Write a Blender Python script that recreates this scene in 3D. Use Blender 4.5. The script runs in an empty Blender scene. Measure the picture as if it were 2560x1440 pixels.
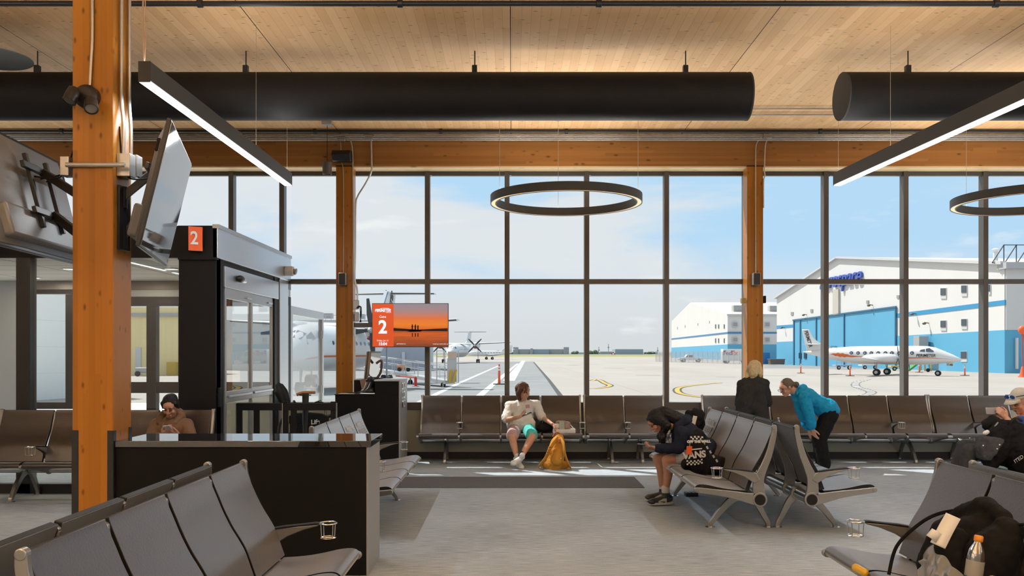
import bpy, bmesh, math, random
from math import sin, cos, pi, radians, sqrt, atan2
from mathutils import Vector as V, Matrix, Quaternion
random.seed(7)
C = bpy.context.scene.collection
# ---- camera geometry: horizontal view axis along +Y, metres, floor z=0, apron outside lower
F, H, VX, VY, GZ = 2150.0, 1.65, 1280.0, 880.0, -0.7
def P(px, py, Y): return V(((px-VX)*Y/F, Y, H-(py-VY)*Y/F))
def FL(px, py, z=0.0): return P(px, py, (H-z)*F/(py-VY))
def G(px, py): return FL(px, py, GZ)

cam = bpy.data.cameras.new('camera'); co = bpy.data.objects.new('camera', cam); C.objects.link(co)
co.location = (0, 0, H); co.rotation_euler = (pi/2, 0, 0)
cam.sensor_width = 36; cam.lens = F/2560*36; cam.shift_y = (VY-720)/2560; cam.clip_end = 5000; cam.clip_start = .05
sc = bpy.context.scene; sc.camera = co
sc.view_settings.view_transform = 'Standard'; sc.view_settings.look = 'None'
sc.view_settings.exposure = 0.40; sc.view_settings.gamma = 1; sc.view_settings.use_curve_mapping = False
cy = sc.cycles
cy.use_denoising = True; cy.use_adaptive_sampling = True; cy.adaptive_threshold = .02; cy.max_bounces = 7; cy.diffuse_bounces = 4; cy.glossy_bounces = 3; cy.transmission_bounces = 6
cy.transparent_max_bounces = 12; cy.caustics_reflective = False; cy.caustics_refractive = False
cy.sample_clamp_indirect = 6.0

# ---------------------------------------------------------------- materials
def srgb(r, g, b):
    f = lambda c: (c/255/12.92) if c/255 <= .04045 else ((c/255+.055)/1.055)**2.4
    return (f(r), f(g), f(b), 1)
def lin(c): return (c[0], c[1], c[2], 1)
def nodes(m):
    m.use_nodes = True; nt = m.node_tree
    return nt, nt.nodes, nt.links, nt.nodes['Principled BSDF']
MC = {}
def mat(name, col, rough=.5, metal=0., spec=.5, var=0., vscale=8., bump=0., bscale=60., stretch=None, coat=0., alpha=1.):
    if name in MC: return MC[name]
    m = bpy.data.materials.new(name); nt, N, L, b = nodes(m); MC[name] = m
    b.inputs['Base Color'].default_value = lin(col); b.inputs['Roughness'].default_value = rough
    b.inputs['Metallic'].default_value = metal; b.inputs['Specular IOR Level'].default_value = spec
    b.inputs['Coat Weight'].default_value = coat
    if var or bump:
        tc = N.new('ShaderNodeTexCoord'); mp = N.new('ShaderNodeMapping'); L.new(tc.outputs['Object'], mp.inputs[0])
        if stretch: mp.inputs['Scale'].default_value = stretch
    if var:
        n = N.new('ShaderNodeTexNoise'); n.inputs['Scale'].default_value = vscale; n.inputs['Detail'].default_value = 4
        L.new(mp.outputs[0], n.inputs['Vector'])
        mx = N.new('ShaderNodeMix'); mx.data_type = 'RGBA'
        mx.inputs[6].default_value = lin([max(0, c*(1-var)) for c in col[:3]]); mx.inputs[7].default_value = lin([c*(1+var) for c in col[:3]])
        L.new(n.outputs['Fac'], mx.inputs[0]); L.new(mx.outputs[2], b.inputs['Base Color'])
    if bump:
        n2 = N.new('ShaderNodeTexNoise'); n2.inputs['Scale'].default_value = bscale; n2.inputs['Detail'].default_value = 4
        L.new(mp.outputs[0], n2.inputs['Vector'])
        bp = N.new('ShaderNodeBump'); bp.inputs['Strength'].default_value = bump; bp.inputs['Distance'].default_value = .01
        L.new(n2.outputs['Fac'], bp.inputs['Height']); L.new(bp.outputs[0], b.inputs['Normal'])
    return m
def emit(name, col, s):
    m = bpy.data.materials.new(name); nt, N, L, b = nodes(m)
    b.inputs['Base Color'].default_value = (0, 0, 0, 1); b.inputs['Emission Color'].default_value = lin(col)
    b.inputs['Emission Strength'].default_value = s; b.inputs['Roughness'].default_value = .4
    return m
def math_node(N, L, op, a, b=None, c=None):
    n = N.new('ShaderNodeMath'); n.operation = op
    for i, x in enumerate((a, b, c)):
        if x is None: continue
        if isinstance(x, (int, float)): n.inputs[i].default_value = x
        else: L.new(x, n.inputs[i])
    return n.outputs[0]
def wood(name, c1, c2, width, axis, along, gap=.02, knots=1., rough=.55, seams=None, kscale=7., kal=.45, blen=2.6):
    """boards lying side by side along `axis`, grain running along `along`"""
    m = bpy.data.materials.new(name); nt, N, L, b = nodes(m)
    b.inputs['Roughness'].default_value = rough; b.inputs['Specular IOR Level'].default_value = .3
    tc = N.new('ShaderNodeTexCoord'); sp = N.new('ShaderNodeSeparateXYZ'); L.new(tc.outputs['Object'], sp.inputs[0])
    a = sp.outputs[axis]; g = sp.outputs[along]
    q = math_node(N, L, 'DIVIDE', a, width); fl = math_node(N, L, 'FLOOR', q); fr = math_node(N, L, 'FRACT', q)
    wn = N.new('ShaderNodeTexWhiteNoise'); wn.noise_dimensions = '1D'; L.new(fl, wn.inputs['W'])
    off = math_node(N, L, 'MULTIPLY', wn.outputs['Value'], 7.)
    bl = math_node(N, L, 'FLOOR', math_node(N, L, 'DIVIDE', math_node(N, L, 'ADD', g, off), blen))
    wn2 = N.new('ShaderNodeTexWhiteNoise'); wn2.noise_dimensions = '2D'
    cb = N.new('ShaderNodeCombineXYZ'); L.new(fl, cb.inputs[0]); L.new(bl, cb.inputs[1]); L.new(cb.outputs[0], wn2.inputs['Vector'])
    mp = N.new('ShaderNodeMapping'); s = [22., 22., 22.]; s[along] = 1.2; mp.inputs['Scale'].default_value = s
    L.new(tc.outputs['Object'], mp.inputs[0])
    addv = N.new('ShaderNodeVectorMath'); addv.operation = 'ADD'; L.new(mp.outputs[0], addv.inputs[0]); L.new(wn2.outputs['Color'], addv.inputs[1])
    gn = N.new('ShaderNodeTexNoise'); gn.inputs['Scale'].default_value = 1.; gn.inputs['Detail'].default_value = 6; L.new(addv.outputs[0], gn.inputs['Vector'])
    f = math_node(N, L, 'ADD', math_node(N, L, 'MULTIPLY', wn2.outputs['Value'], .62), math_node(N, L, 'MULTIPLY', gn.outputs['Fac'], .45))
    mx = N.new('ShaderNodeMix'); mx.data_type = 'RGBA'; L.new(f, mx.inputs[0]); mx.inputs[6].default_value = lin(c1); mx.inputs[7].default_value = lin(c2)
    # knots
    mk = N.new('ShaderNodeMapping'); s = [kscale]*3; s[along] = kscale*kal; mk.inputs['Scale'].default_value = s; L.new(tc.outputs['Object'], mk.inputs[0])
    vo = N.new('ShaderNodeTexVoronoi'); vo.inputs['Scale'].default_value = 1.; L.new(mk.outputs[0], vo.inputs['Vector'])
    r = N.new('ShaderNodeMapRange'); r.inputs[1].default_value = .06; r.inputs[2].default_value = .19; r.inputs[3].default_value = .85*knots; r.inputs[4].default_value = 0
    L.new(vo.outputs['Distance'], r.inputs[0])
    mx2 = N.new('ShaderNodeMix'); mx2.data_type = 'RGBA'; L.new(r.outputs[0], mx2.inputs[0]); L.new(mx.outputs[2], mx2.inputs[6]); mx2.inputs[7].default_value = lin([c*.22 for c in c1])
    # joints
    e = math_node(N, L, 'LESS_THAN', fr, gap)
    e = math_node(N, L, 'MULTIPLY', e, .45)
    out = mx2.outputs[2]
    mx3 = N.new('ShaderNodeMix'); mx3.data_type = 'RGBA'; L.new(e, mx3.inputs[0]); L.new(out, mx3.inputs[6]); mx3.inputs[7].default_value = lin([c*.35 for c in c1])
    out = mx3.outputs[2]
    if seams:
        sf = math_node(N, L, 'FRACT', math_node(N, L, 'DIVIDE', math_node(N, L, 'ADD', a, seams[1]), seams[0]))
        se = math_node(N, L, 'LESS_THAN', sf, seams[2])
        mx4 = N.new('ShaderNodeMix'); mx4.data_type = 'RGBA'; L.new(se, mx4.inputs[0]); L.new(out, mx4.inputs[6]); mx4.inputs[7].default_value = (.012, .01, .008, 1)
        out = mx4.outputs[2]
    L.new(out, b.inputs['Base Color'])
    return m
def glass(name, tint=(.97, .985, .98), refl=.08, rough=0.):
    m = bpy.data.materials.new(name); nt, N, L, b = nodes(m); N.remove(b)
    t = N.new('ShaderNodeBsdfTransparent'); t.inputs[0].default_value = lin(tint)
    g = N.new('ShaderNodeBsdfGlossy'); g.inputs['Roughness'].default_value = rough
    lw = N.new('ShaderNodeLayerWeight'); lw.inputs[0].default_value = .25
    f = math_node(N, L, 'ADD', math_node(N, L, 'MULTIPLY', lw.outputs['Fresnel'], refl*3), refl*.3)
    mx = N.new('ShaderNodeMixShader'); L.new(f, mx.inputs[0]); L.new(t.outputs[0], mx.inputs[1]); L.new(g.outputs[0], mx.inputs[2])
    L.new(mx.outputs[0], N['Material Output'].inputs[0])
    return m

M = {}
M['ceiling'] = wood('ceiling spruce boards', (.74, .44, .205), (.93, .61, .325), .095, 0, 1, .035, .8, .6, (2.58, 2.58*10+.02, .0035), 6.5, 2.3, .9)
M['glulam_x'] = wood('glulam beam', (.27, .112, .026), (.40, .18, .05), .042, 2, 0, .02, .85, .45, None, 9.)
M['lit_underside'] = wood('window-lit beam underside', (.66, .46, .24), (.82, .62, .36), .09, 1, 0, .02, .6, .5, None, 6.)
M['glulam_z'] = wood('glulam column', (.30, .115, .010), (.47, .19, .024), .042, 0, 2, .02, .8, .32, None, 13.)
M['glulam_y'] = wood('glulam joist', (.55, .27, .08), (.74, .40, .15), .042, 2, 1, .02, .85, .45, None, 6.)
M['black'] = mat('matt black paint', (.008, .008, .009), .55, 0, .2)
M['blackmetal'] = mat('black steel', (.015, .015, .016), .38, 0, .5)
M['duct'] = mat('black fabric duct', (.0085, .0085, .009), .6, 0, .3, .3, 30, .2, 200)
M['ductcap'] = mat('grey duct end', (.05, .05, .05), .7, 0, .3)
M['fixture'] = mat('charcoal powder coat', (.062, .070, .078), .5, 0, .4)
M['fixture2'] = mat('black powder coat', (.02, .02, .022), .45, 0, .4)
M['mullion'] = mat('bronze anodised aluminium', (.10, .092, .086), .42, .35, .5)
M['alu'] = mat('brushed aluminium', (.55, .57, .60), .32, .85, .5, .06, 3, 0, 1, (1, 1, 30))
M['alupaint'] = mat('satin aluminium', (.42, .43, .44), .38, .7, .5)
M['steel'] = mat('galvanised conduit', (.56, .56, .55), .33, .9, .5, .1, 20)
M['chairmetal'] = mat('cast aluminium', (.34, .335, .32), .36, .85, .5, .05, 20)
M['chrome'] = mat('polished aluminium', (.62, .62, .61), .2, .95, .5)
M['shell'] = mat('silver painted shell', (.28, .29, .30), .35, .5, .5)
M['leather'] = mat('dark brown leather', (.016, .0085, .0085), .30, 0, .5, .35, 6, .10, 90, None, .25)
M['leather'].node_tree.nodes['Principled BSDF'].inputs['IOR'].default_value = 1.7
M['leather'].node_tree.nodes['Principled BSDF'].inputs['Sheen Weight'].default_value = .7
M['leather'].node_tree.nodes['Principled BSDF'].inputs['Sheen Roughness'].default_value = .35
M['leather'].node_tree.nodes['Principled BSDF'].inputs['Coat Roughness'].default_value = .38
M['leatheredge'] = mat('black piping', (.008, .008, .008), .6, 0, .3)
M['rubber'] = mat('black rubber', (.012, .012, .012), .7, 0, .2)
M['gloss'] = mat('polished dark stone', (.016, .016, .018), .02, 0, .5)
M['gloss'].node_tree.nodes['Principled BSDF'].inputs['IOR'].default_value = 2.2
M['laminate'] = mat('black laminate', (.0055, .0055, .006), .6, 0, .15, .25, 40)
M['greypanel'] = mat('grey laminate', (.33, .335, .33), .45, .2, .4)
M['lowwall'] = mat('sage grey paint', (.44, .45, .38), .6, 0, .3)
M['baseb'] = mat('black vinyl base', (.015, .015, .017), .5, 0, .4)
M['white'] = mat('white paint', (.78, .78, .78), .5)
M['wallpaint'] = mat('pale wall paint', (.5, .5, .48), .7)
M['paper'] = mat('white paper', (.75, .75, .73), .7)
M['glass'] = glass('clear glazing', (.97, .985, .98), .0)
M['doorglass'] = glass('door glass', (.93, .95, .94), .3)
M['frost'] = glass('dusty glass', (.80, .82, .82), .6, .25)
M['strip'] = emit('cool diffuser', (1, .98, .96), 7.)
M['added_upglow'] = emit('added warm upglow', (1, .93, .84), 30.)
M['warm'] = emit('warm diffuser', (1, .66, .34), .75)
M['orange'] = mat('orange sign face', srgb(235, 92, 22)[:3], .5)

# ---------------------------------------------------------------- mesh helper
def basis(d, up=V((0, 0, 1))):
    d = V(d).normalized()
    if abs(d.dot(up)) > .98: up = V((0, 1, 0)) if abs(d.y) < .9 else V((1, 0, 0))
    a = up.cross(d).normalized(); b = d.cross(a).normalized()
    return a, b, d
def catmull(pts, n=6):
    pts = [V(p) for p in pts]; out = []
    for i in range(len(pts)-1):
        p0 = pts[max(i-1, 0)]; p1 = pts[i]; p2 = pts[i+1]; p3 = pts[min(i+2, len(pts)-1)]
        for k in range(n):
            t = k/n
            out.append(.5*((2*p1)+(p2-p0)*t+(2*p0-5*p1+4*p2-p3)*t*t+(3*p1-p0-3*p2+p3)*t*t*t))
    out.append(pts[-1]); return out
def resample(vals, n):
    out = []
    for i in range(len(vals)-1):
        for k in range(n): out.append(vals[i]+(vals[i+1]-vals[i])*k/n)
    out.append(vals[-1]); return out
def wloc(o):
    v = V((0, 0, 0))
    while o is not None: v = v+V(o.location); o = o.parent
    return v
class MB:
    def __init__(s): s.v = []; s.f = []; s.m = []; s.mi = 0
    def add(s, vs, fs, mats=None):
        o = len(s.v); s.v += [tuple(v) for v in vs]; s.f += [tuple(i+o for i in f) for f in fs]
        s.m += mats if mats else [s.mi]*len(fs); return s
    def box(s, a, b):
        e = .0006*((len(s.v)//8) % 7)      # no two boxes of one mesh share a plane
        x0, y0, z0 = [min(a[i], b[i])+e for i in range(3)]; x1, y1, z1 = [max(a[i], b[i])-e for i in range(3)]
        return s.add([(x0, y0, z0), (x1, y0, z0), (x1, y1, z0), (x0, y1, z0), (x0, y0, z1), (x1, y0, z1), (x1, y1, z1), (x0, y1, z1)],
                     [(0, 3, 2, 1), (4, 5, 6, 7), (0, 1, 5, 4), (1, 2, 6, 5), (2, 3, 7, 6), (3, 0, 4, 7)])
    def obox(s, c, sx, sy, sz, ax=None, ay=None, az=None):
        c = V(c); ax = V(ax or (1, 0, 0)).normalized(); ay = V(ay or (0, 1, 0)).normalized(); az = V(az).normalized() if az else ax.cross(ay)
        vs = [c+ax*(i*sx/2)+ay*(j*sy/2)+az*(k*sz/2) for k in (-1, 1) for i, j in ((-1, -1), (1, -1), (1, 1), (-1, 1))]
        return s.add(vs, [(0, 3, 2, 1), (4, 5, 6, 7), (0, 1, 5, 4), (1, 2, 6, 5), (2, 3, 7, 6), (3, 0, 4, 7)])
    def bar(s, p0, p1, w, h, up=V((0, 0, 1))):
        p0 = V(p0); p1 = V(p1); a, b, d = basis(p1-p0, up)
        return s.obox((p0+p1)/2, w, h, (p1-p0).length, a, b, d)
    def prism(s, poly, ext, mats=None, capm=None):
        n = len(poly); ext = V(ext); poly = [V(p) for p in poly]
        fs = [tuple(range(n))[::-1], tuple(range(n, 2*n))]+[(i, (i+1) % n, (i+1) % n+n, i+n) for i in range(n)]
        return s.add(poly+[p+ext for p in poly], fs, ([capm or 0]*2+mats) if mats else None)
    def tube(s, pts, r, n=10, cap=True, flat=1., up=V((0, 0, 1))):
        pts = [V(p) for p in pts]; m = len(pts)
        if not isinstance(r, (list, tuple)): r = [r]*m
        vs = []; a = None
        for i, p in enumerate(pts):
            d = (pts[min(i+1, m-1)]-pts[max(i-1, 0)])
            if d.length < 1e-9: d = V((0, 0, 1))
            d.normalize()
            if a is None: a, b, _ = basis(d, up)
            else:
                a = a-d*a.dot(d)
                if a.length < 1e-6: a, b, _ = basis(d, up)
                a.normalize(); b = d.cross(a)
            for k in range(n):
                t = 2*pi*k/n; vs.append(p+a*(cos(t)*r[i]*flat)+b*(sin(t)*r[i]))
        fs = [(i*n+k, i*n+(k+1) % n, (i+1)*n+(k+1) % n, (i+1)*n+k) for i in range(m-1) for k in range(n)]
        if cap: fs += [tuple(range(n))[::-1], tuple(range((m-1)*n, m*n))]
        return s.add(vs, fs)
    def cyl(s, p0, p1, r, n=12, r2=None): return s.tube([p0, p1], [r, r if r2 is None else r2], n)
    def rc(s, p0, r0, p1, r1, n=12, flat=1., up=V((0, 0, 1))):
        p0 = V(p0); p1 = V(p1); d = p1-p0
        if d.length < 1e-6: return s.ell(p0, (r0,)*3)
        d = d.normalized(); pts = []; rr = []
        for t in (90, 65, 40, 18): pts.append(p0-d*r0*sin(radians(t))); rr.append(max(r0*cos(radians(t)), 1e-4))
        pts += [p0, p1]; rr += [r0, r1]
        for t in (18, 40, 65, 90): pts.append(p1+d*r1*sin(radians(t))); rr.append(max(r1*cos(radians(t)), 1e-4))
        return s.tube(pts, rr, n, True, flat, up)
    def chain(s, pts, rs, n=12, flat=1., up=V((0, 0, 1))):
        for i in range(len(pts)-1): s.rc(pts[i], rs[i], pts[i+1], rs[i+1], n, flat, up)
        return s
    def ell(s, c, r, ax=None, az=None, n=16, m=10):
        c = V(c); r = (r, r, r) if isinstance(r, (int, float)) else r
        ax = V(ax or (1, 0, 0)).normalized(); az = V(az or (0, 0, 1)).normalized(); ay = az.cross(ax)
        vs = [c+az*r[2]]
        for i in range(1, m):
            t = pi*i/m
            for k in range(n):
                p = 2*pi*k/n; vs.append(c+ax*(r[0]*sin(t)*cos(p))+ay*(r[1]*sin(t)*sin(p))+az*(r[2]*cos(t)))
        vs.append(c-az*r[2]); e = len(vs)-1
        fs = [(0, 1+k, 1+(k+1) % n) for k in range(n)]
        for i in range(m-2): fs += [(1+i*n+k, 1+(i+1)*n+k, 1+(i+1)*n+(k+1) % n, 1+i*n+(k+1) % n) for k in range(n)]
        fs += [(e, 1+(m-2)*n+(k+1) % n, 1+(m-2)*n+k) for k in range(n)]
        return s.add(vs, fs)
    def lathe(s, c, prof, axis=V((0, 0, 1)), n=24):
        a, b, d = basis(axis); c = V(c); m = len(prof)
        vs = [c+d*h+a*(max(r, 1e-4)*cos(2*pi*k/n))+b*(max(r, 1e-4)*sin(2*pi*k/n)) for r, h in prof for k in range(n)]
        fs = [(i*n+k, i*n+(k+1) % n, (i+1)*n+(k+1) % n, (i+1)*n+k) for i in range(m-1) for k in range(n)]
        return s.add(vs, fs)
    def grid(s, rows, closed=False):
        m = len(rows); n = len(rows[0]); vs = [p for r in rows for p in r]
        return s.add(vs, [(i*n+k, i*n+(k+1) % n, (i+1)*n+(k+1) % n, (i+1)*n+k) for i in range(m-1) for k in range(n if closed else n-1)])
    def loft(s, rows):
        s.grid(rows, True); n = len(rows[0])
        return s.add(rows[0], [tuple(range(n))]).add(rows[-1], [tuple(range(n))])
    def build(s, name, m, parent=None, local=False, bevel=0., seg=2, smooth=True, angle=35, solid=0., sub=0, xf=None):
        me = bpy.data.meshes.new(name)
        off = V((0, 0, 0)) if (local or parent is None) else wloc(parent)
        me.from_pydata([tuple(V(v)-off) for v in s.v], [], s.f)
        bm = bmesh.new(); bm.from_mesh(me); bmesh.ops.recalc_face_normals(bm, faces=bm.faces); bm.to_mesh(me); bm.free()
        ms = m if isinstance(m, (list, tuple)) else [m]
        for x in ms: me.materials.append(x)
        if len(ms) > 1 and len(s.m) == len(me.polygons): me.polygons.foreach_set('material_index', s.m)
        o = bpy.data.objects.new(name, me); C.objects.link(o); o.parent = parent
        if solid:
            md = o.modifiers.new('s', 'SOLIDIFY'); md.thickness = solid; md.offset = 0
        if bevel:
            md = o.modifiers.new('b', 'BEVEL'); md.width = bevel; md.segments = seg; md.limit_method = 'ANGLE'; md.angle_limit = radians(40)
        if sub:
            md = o.modifiers.new('u', 'SUBSURF'); md.levels = md.render_levels = sub
        if smooth:
            me.polygons.foreach_set('use_smooth', [True]*len(me.polygons))
            try: me.set_sharp_from_angle(angle=radians(angle))
            except Exception: pass
        return o
    def organic(s, name, m, parent=None, voxel=.008, sm=4, disp=0., dscale=.08, local=False, fac=.5):
        """one continuous skin around all the overlapping volumes"""
        o = s.build(name, m, parent, local, smooth=False)
        md = o.modifiers.new('r', 'REMESH'); md.mode = 'VOXEL'; md.voxel_size = voxel; md.use_smooth_shade = True
        if sm:
            md = o.modifiers.new('m', 'SMOOTH'); md.iterations = sm; md.factor = fac
        if disp:
            t = bpy.data.textures.new(name, 'CLOUDS'); t.noise_scale = dscale; t.noise_depth = 2
            md = o.modifiers.new('d', 'DISPLACE'); md.texture = t; md.strength = disp; md.mid_level = .5; md.texture_coords = 'LOCAL'
        dg = bpy.context.evaluated_depsgraph_get(); dg.update()
        me = bpy.data.meshes.new_from_object(o.evaluated_get(dg)); old = o.data; o.modifiers.clear(); o.data = me; me.name = name
        bpy.data.meshes.remove(old); me.polygons.foreach_set('use_smooth', [True]*len(me.polygons))
        return o
def empty(name, loc=(0, 0, 0), rz=0.):
    o = bpy.data.objects.new(name, None); C.objects.link(o); o.location = loc; o.rotation_euler = (0, 0, rz); o.empty_display_size = .1
    return o
def tag(o, label=None, cat=None, group=None, kind=None):
    if label: o['label'] = label
    if cat: o['category'] = cat
    if group: o['group'] = group
    if kind: o['kind'] = kind
    return o
def thing(name, label, cat, loc=(0, 0, 0), rz=0., group=None): return tag(empty(name, loc, rz), label, cat, group)
def struct(o, label=None, cat=None): return tag(o, label, cat, None, 'structure')
def text(body, size, m, parent, org, right, up, name='lettering', ext=.001, align='CENTER', shear=0., bold=0., sx=1., local=False):
    cu = bpy.data.curves.new('t', 'FONT'); cu.body = body; cu.size = size; cu.align_x = align; cu.align_y = 'CENTER'; cu.extrude = ext; cu.shear = shear; cu.offset = bold
    o = bpy.data.objects.new('t', cu); C.objects.link(o)
    dg = bpy.context.evaluated_depsgraph_get(); dg.update()
    me = bpy.data.meshes.new_from_object(o.evaluated_get(dg)); bpy.data.objects.remove(o); bpy.data.curves.remove(cu)
    right = V(right).normalized(); up = V(up).normalized(); n = right.cross(up)
    off = V((0, 0, 0)) if (local or parent is None) else wloc(parent); org = V(org)
    for v in me.vertices: v.co = org+right*(v.co.x*sx)+up*v.co.y+n*v.co.z-off
    me.materials.clear(); me.materials.append(m)
    r = bpy.data.objects.new(name, me); C.objects.link(r); r.parent = parent
    return r
# ---------------------------------------------------------------- sky, sun
w = bpy.data.worlds.new('sky'); sc.world = w; w.use_nodes = True
nt = w.node_tree; N = nt.nodes; L = nt.links
bg = N['Background']
tc = N.new('ShaderNodeTexCoord'); sp = N.new('ShaderNodeSeparateXYZ'); L.new(tc.outputs['Generated'], sp.inputs[0])
mp = N.new('ShaderNodeMapping'); mp.inputs['Scale'].default_value = (2.4, 1.6, 9.5); mp.inputs['Location'].default_value = (3.1, .4, 1.7); mp.inputs['Rotation'].default_value = (0, .16, 0)
L.new(tc.outputs['Generated'], mp.inputs[0])
n1 = N.new('ShaderNodeTexNoise'); n1.inputs['Scale'].default_value = 1.25; n1.inputs['Detail'].default_value = 7; n1.inputs['Roughness'].default_value = .52; n1.inputs['Distortion'].default_value = .5
L.new(mp.outputs[0], n1.inputs['Vector'])
# bluer to the right (+X) and higher up
xb = math_node(N, L, 'MULTIPLY', sp.outputs[0], .26)
fac = math_node(N, L, 'ADD', n1.outputs['Fac'], xb)
r = N.new('ShaderNodeMapRange'); r.interpolation_type = 'SMOOTHSTEP'; r.inputs[1].default_value = .44; r.inputs[2].default_value = .68; L.new(fac, r.inputs[0])
rz = N.new('ShaderNodeMapRange'); rz.interpolation_type = 'SMOOTHSTEP'; rz.inputs[1].default_value = .035; rz.inputs[2].default_value = .13; L.new(sp.outputs[2], rz.inputs[0])
bf = math_node(N, L, 'MULTIPLY', r.outputs[0], rz.outputs[0])
mx = N.new('ShaderNodeMix'); mx.data_type = 'RGBA'; L.new(bf, mx.inputs[0])
mx.inputs[6].default_value = (.73, .765, .80, 1); mx.inputs[7].default_value = (.45, .68, .90, 1)
# haze near the horizon
hz = N.new('ShaderNodeMapRange'); hz.interpolation_type = 'SMOOTHSTEP'; hz.inputs[1].default_value = .0; hz.inputs[2].default_value = .10; L.new(sp.outputs[2], hz.inputs[0])
mx2 = N.new('ShaderNodeMix'); mx2.data_type = 'RGBA'; L.new(hz.outputs[0], mx2.inputs[0]); mx2.inputs[6].default_value = (.66, .69, .71, 1); L.new(mx.outputs[2], mx2.inputs[7])
# a few bright puffs low over the horizon
mp2 = N.new('ShaderNodeMapping'); mp2.inputs['Scale'].default_value = (7, 7, 26); mp2.inputs['Location'].default_value = (.3, 0, .8); L.new(tc.outputs['Generated'], mp2.inputs[0])
n2 = N.new('ShaderNodeTexNoise'); n2.inputs['Scale'].default_value = 1.; n2.inputs['Detail'].default_value = 6; L.new(mp2.outputs[0], n2.inputs['Vector'])
r2 = N.new('ShaderNodeMapRange'); r2.interpolation_type = 'SMOOTHSTEP'; r2.inputs[1].default_value = .60; r2.inputs[2].default_value = .74; r2.inputs[4].default_value = .8; L.new(n2.outputs['Fac'], r2.inputs[0])
mx3 = N.new('ShaderNodeMix'); mx3.data_type = 'RGBA'; L.new(r2.outputs[0], mx3.inputs[0]); L.new(mx2.outputs[2], mx3.inputs[6]); mx3.inputs[7].default_value = (.86, .88, .89, 1)
L.new(mx3.outputs[2], bg.inputs[0]); bg.inputs[1].default_value = .80
sl = bpy.data.lights.new('sun', 'SUN'); sl.energy = 4.35; sl.angle = radians(.6); sl.color = (1, .96, .9)
so = bpy.data.objects.new('sun', sl); C.objects.link(so); so.rotation_euler = V((.52, -.44, -1)).to_track_quat('-Z', 'Y').to_euler(); so.location = (-20, 40, 60)

# ---------------------------------------------------------------- room shell
CZ, YW = 4.95, 13.3          # ceiling height, window wall
XL, XR, YB = -9.0, 12.0, -6.0
def carpet():
    m = bpy.data.materials.new('grey loop carpet'); nt, N, L, b = nodes(m)
    b.inputs['Roughness'].default_value = .95; b.inputs['Specular IOR Level'].default_value = .1
    tc = N.new('ShaderNodeTexCoord')
    def noise(scale, st, det=4):
        mp = N.new('ShaderNodeMapping'); mp.inputs['Scale'].default_value = st; L.new(tc.outputs['Object'], mp.inputs[0])
        n = N.new('ShaderNodeTexNoise'); n.inputs['Scale'].default_value = scale; n.inputs['Detail'].default_value = det; L.new(mp.outputs[0], n.inputs['Vector']); return n.outputs['Fac']
    a = noise(1., (6, 125, 1), 5); c = noise(1.1, (1, 1, 1), 3); d = noise(160, (1, 1, 1), 2)
    f = math_node(N, L, 'ADD', math_node(N, L, 'MULTIPLY', a, .75), math_node(N, L, 'ADD', math_node(N, L, 'MULTIPLY', c, .22), math_node(N, L, 'MULTIPLY', d, .4)))
    r = N.new('ShaderNodeMapRange'); r.inputs[1].default_value = .48; r.inputs[2].default_value = .90; L.new(f, r.inputs[0])
    mx = N.new('ShaderNodeMix'); mx.data_type = 'RGBA'; L.new(r.outputs[0], mx.inputs[0]); mx.inputs[6].default_value = (.20, .236, .272, 1); mx.inputs[7].default_value = (.54, .63, .715, 1)
    L.new(mx.outputs[2], b.inputs['Base Color'])
    bp = N.new('ShaderNodeBump'); bp.inputs['Strength'].default_value = .35; bp.inputs['Distance'].default_value = .01; L.new(d, bp.inputs['Height']); L.new(bp.outputs[0], b.inputs['Normal'])
    return m
struct(MB().box((XL, YB, -.15), (XR, YW+.1, 0)).build('floor', carpet(), smooth=False))
struct(MB().box((XL, YB, CZ), (XR, YW+.35, CZ+.3)).build('ceiling', M['ceiling'], smooth=False))
b = MB(); b.box((XL-.2, YB, 0), (XL, 10.0, CZ)); struct(b.build('wall_left', M['wallpaint'], smooth=False))
b = MB()   # right wall with glazed openings
b.box((XR, YB, 0), (XR+.2, YW, .35)); b.box((XR, YB, 4.5), (XR+.2, YW, CZ))
for y in (-6, -2, 2, 6, 10, 13): b.box((XR, y, .35), (XR+.2, y+.2, 4.5))
struct(b.build('wall_right', M['wallpaint'], smooth=False))
b = MB()
b.box((XL, YB-.2, 0), (XR, YB, CZ))
struct(b.build('wall_back', M['wallpaint'], smooth=False))
# low wall under the glazing, base and floor grille
ZS0, ZS1, ZH = .753, .87, 4.467
XV = -3.452                                  # side face of the gate vestibule
struct(MB().box((XV, YW, 0), (XR, YW+.2, ZS0)).build('wall_front', M['lowwall'], smooth=False))
struct(MB().box((XV, YW-.012, 0), (XR, YW, .105)).build('baseboard_front', M['baseb'], smooth=False))
b = MB(); b.box((XV, YW-.30, 0), (XR, YW-.14, .006)); struct(b.build('trim_1', M['alupaint'], smooth=False), 'pale metal floor grille below the window wall')
# timber beam above the glazing
struct(MB().box((XL-1, 13.02, ZH), (XR, 13.40, 4.85)).build('wall_header_front', M['glulam_x'], smooth=False))
struct(MB().box((XL-1, 13.025, ZH-.022), (XR, 13.32, ZH-.001)).build('trim_1', M['lit_underside'], smooth=False), 'pale board added under the long timber beam, window light put into its colour')  # added board, paler than the beam so its underside looks window-lit
struct(MB().box((XL-1, 13.12, 4.85), (XR, 13.40, CZ)).build('wall_top_front', M['wallpaint'], smooth=False))
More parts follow.
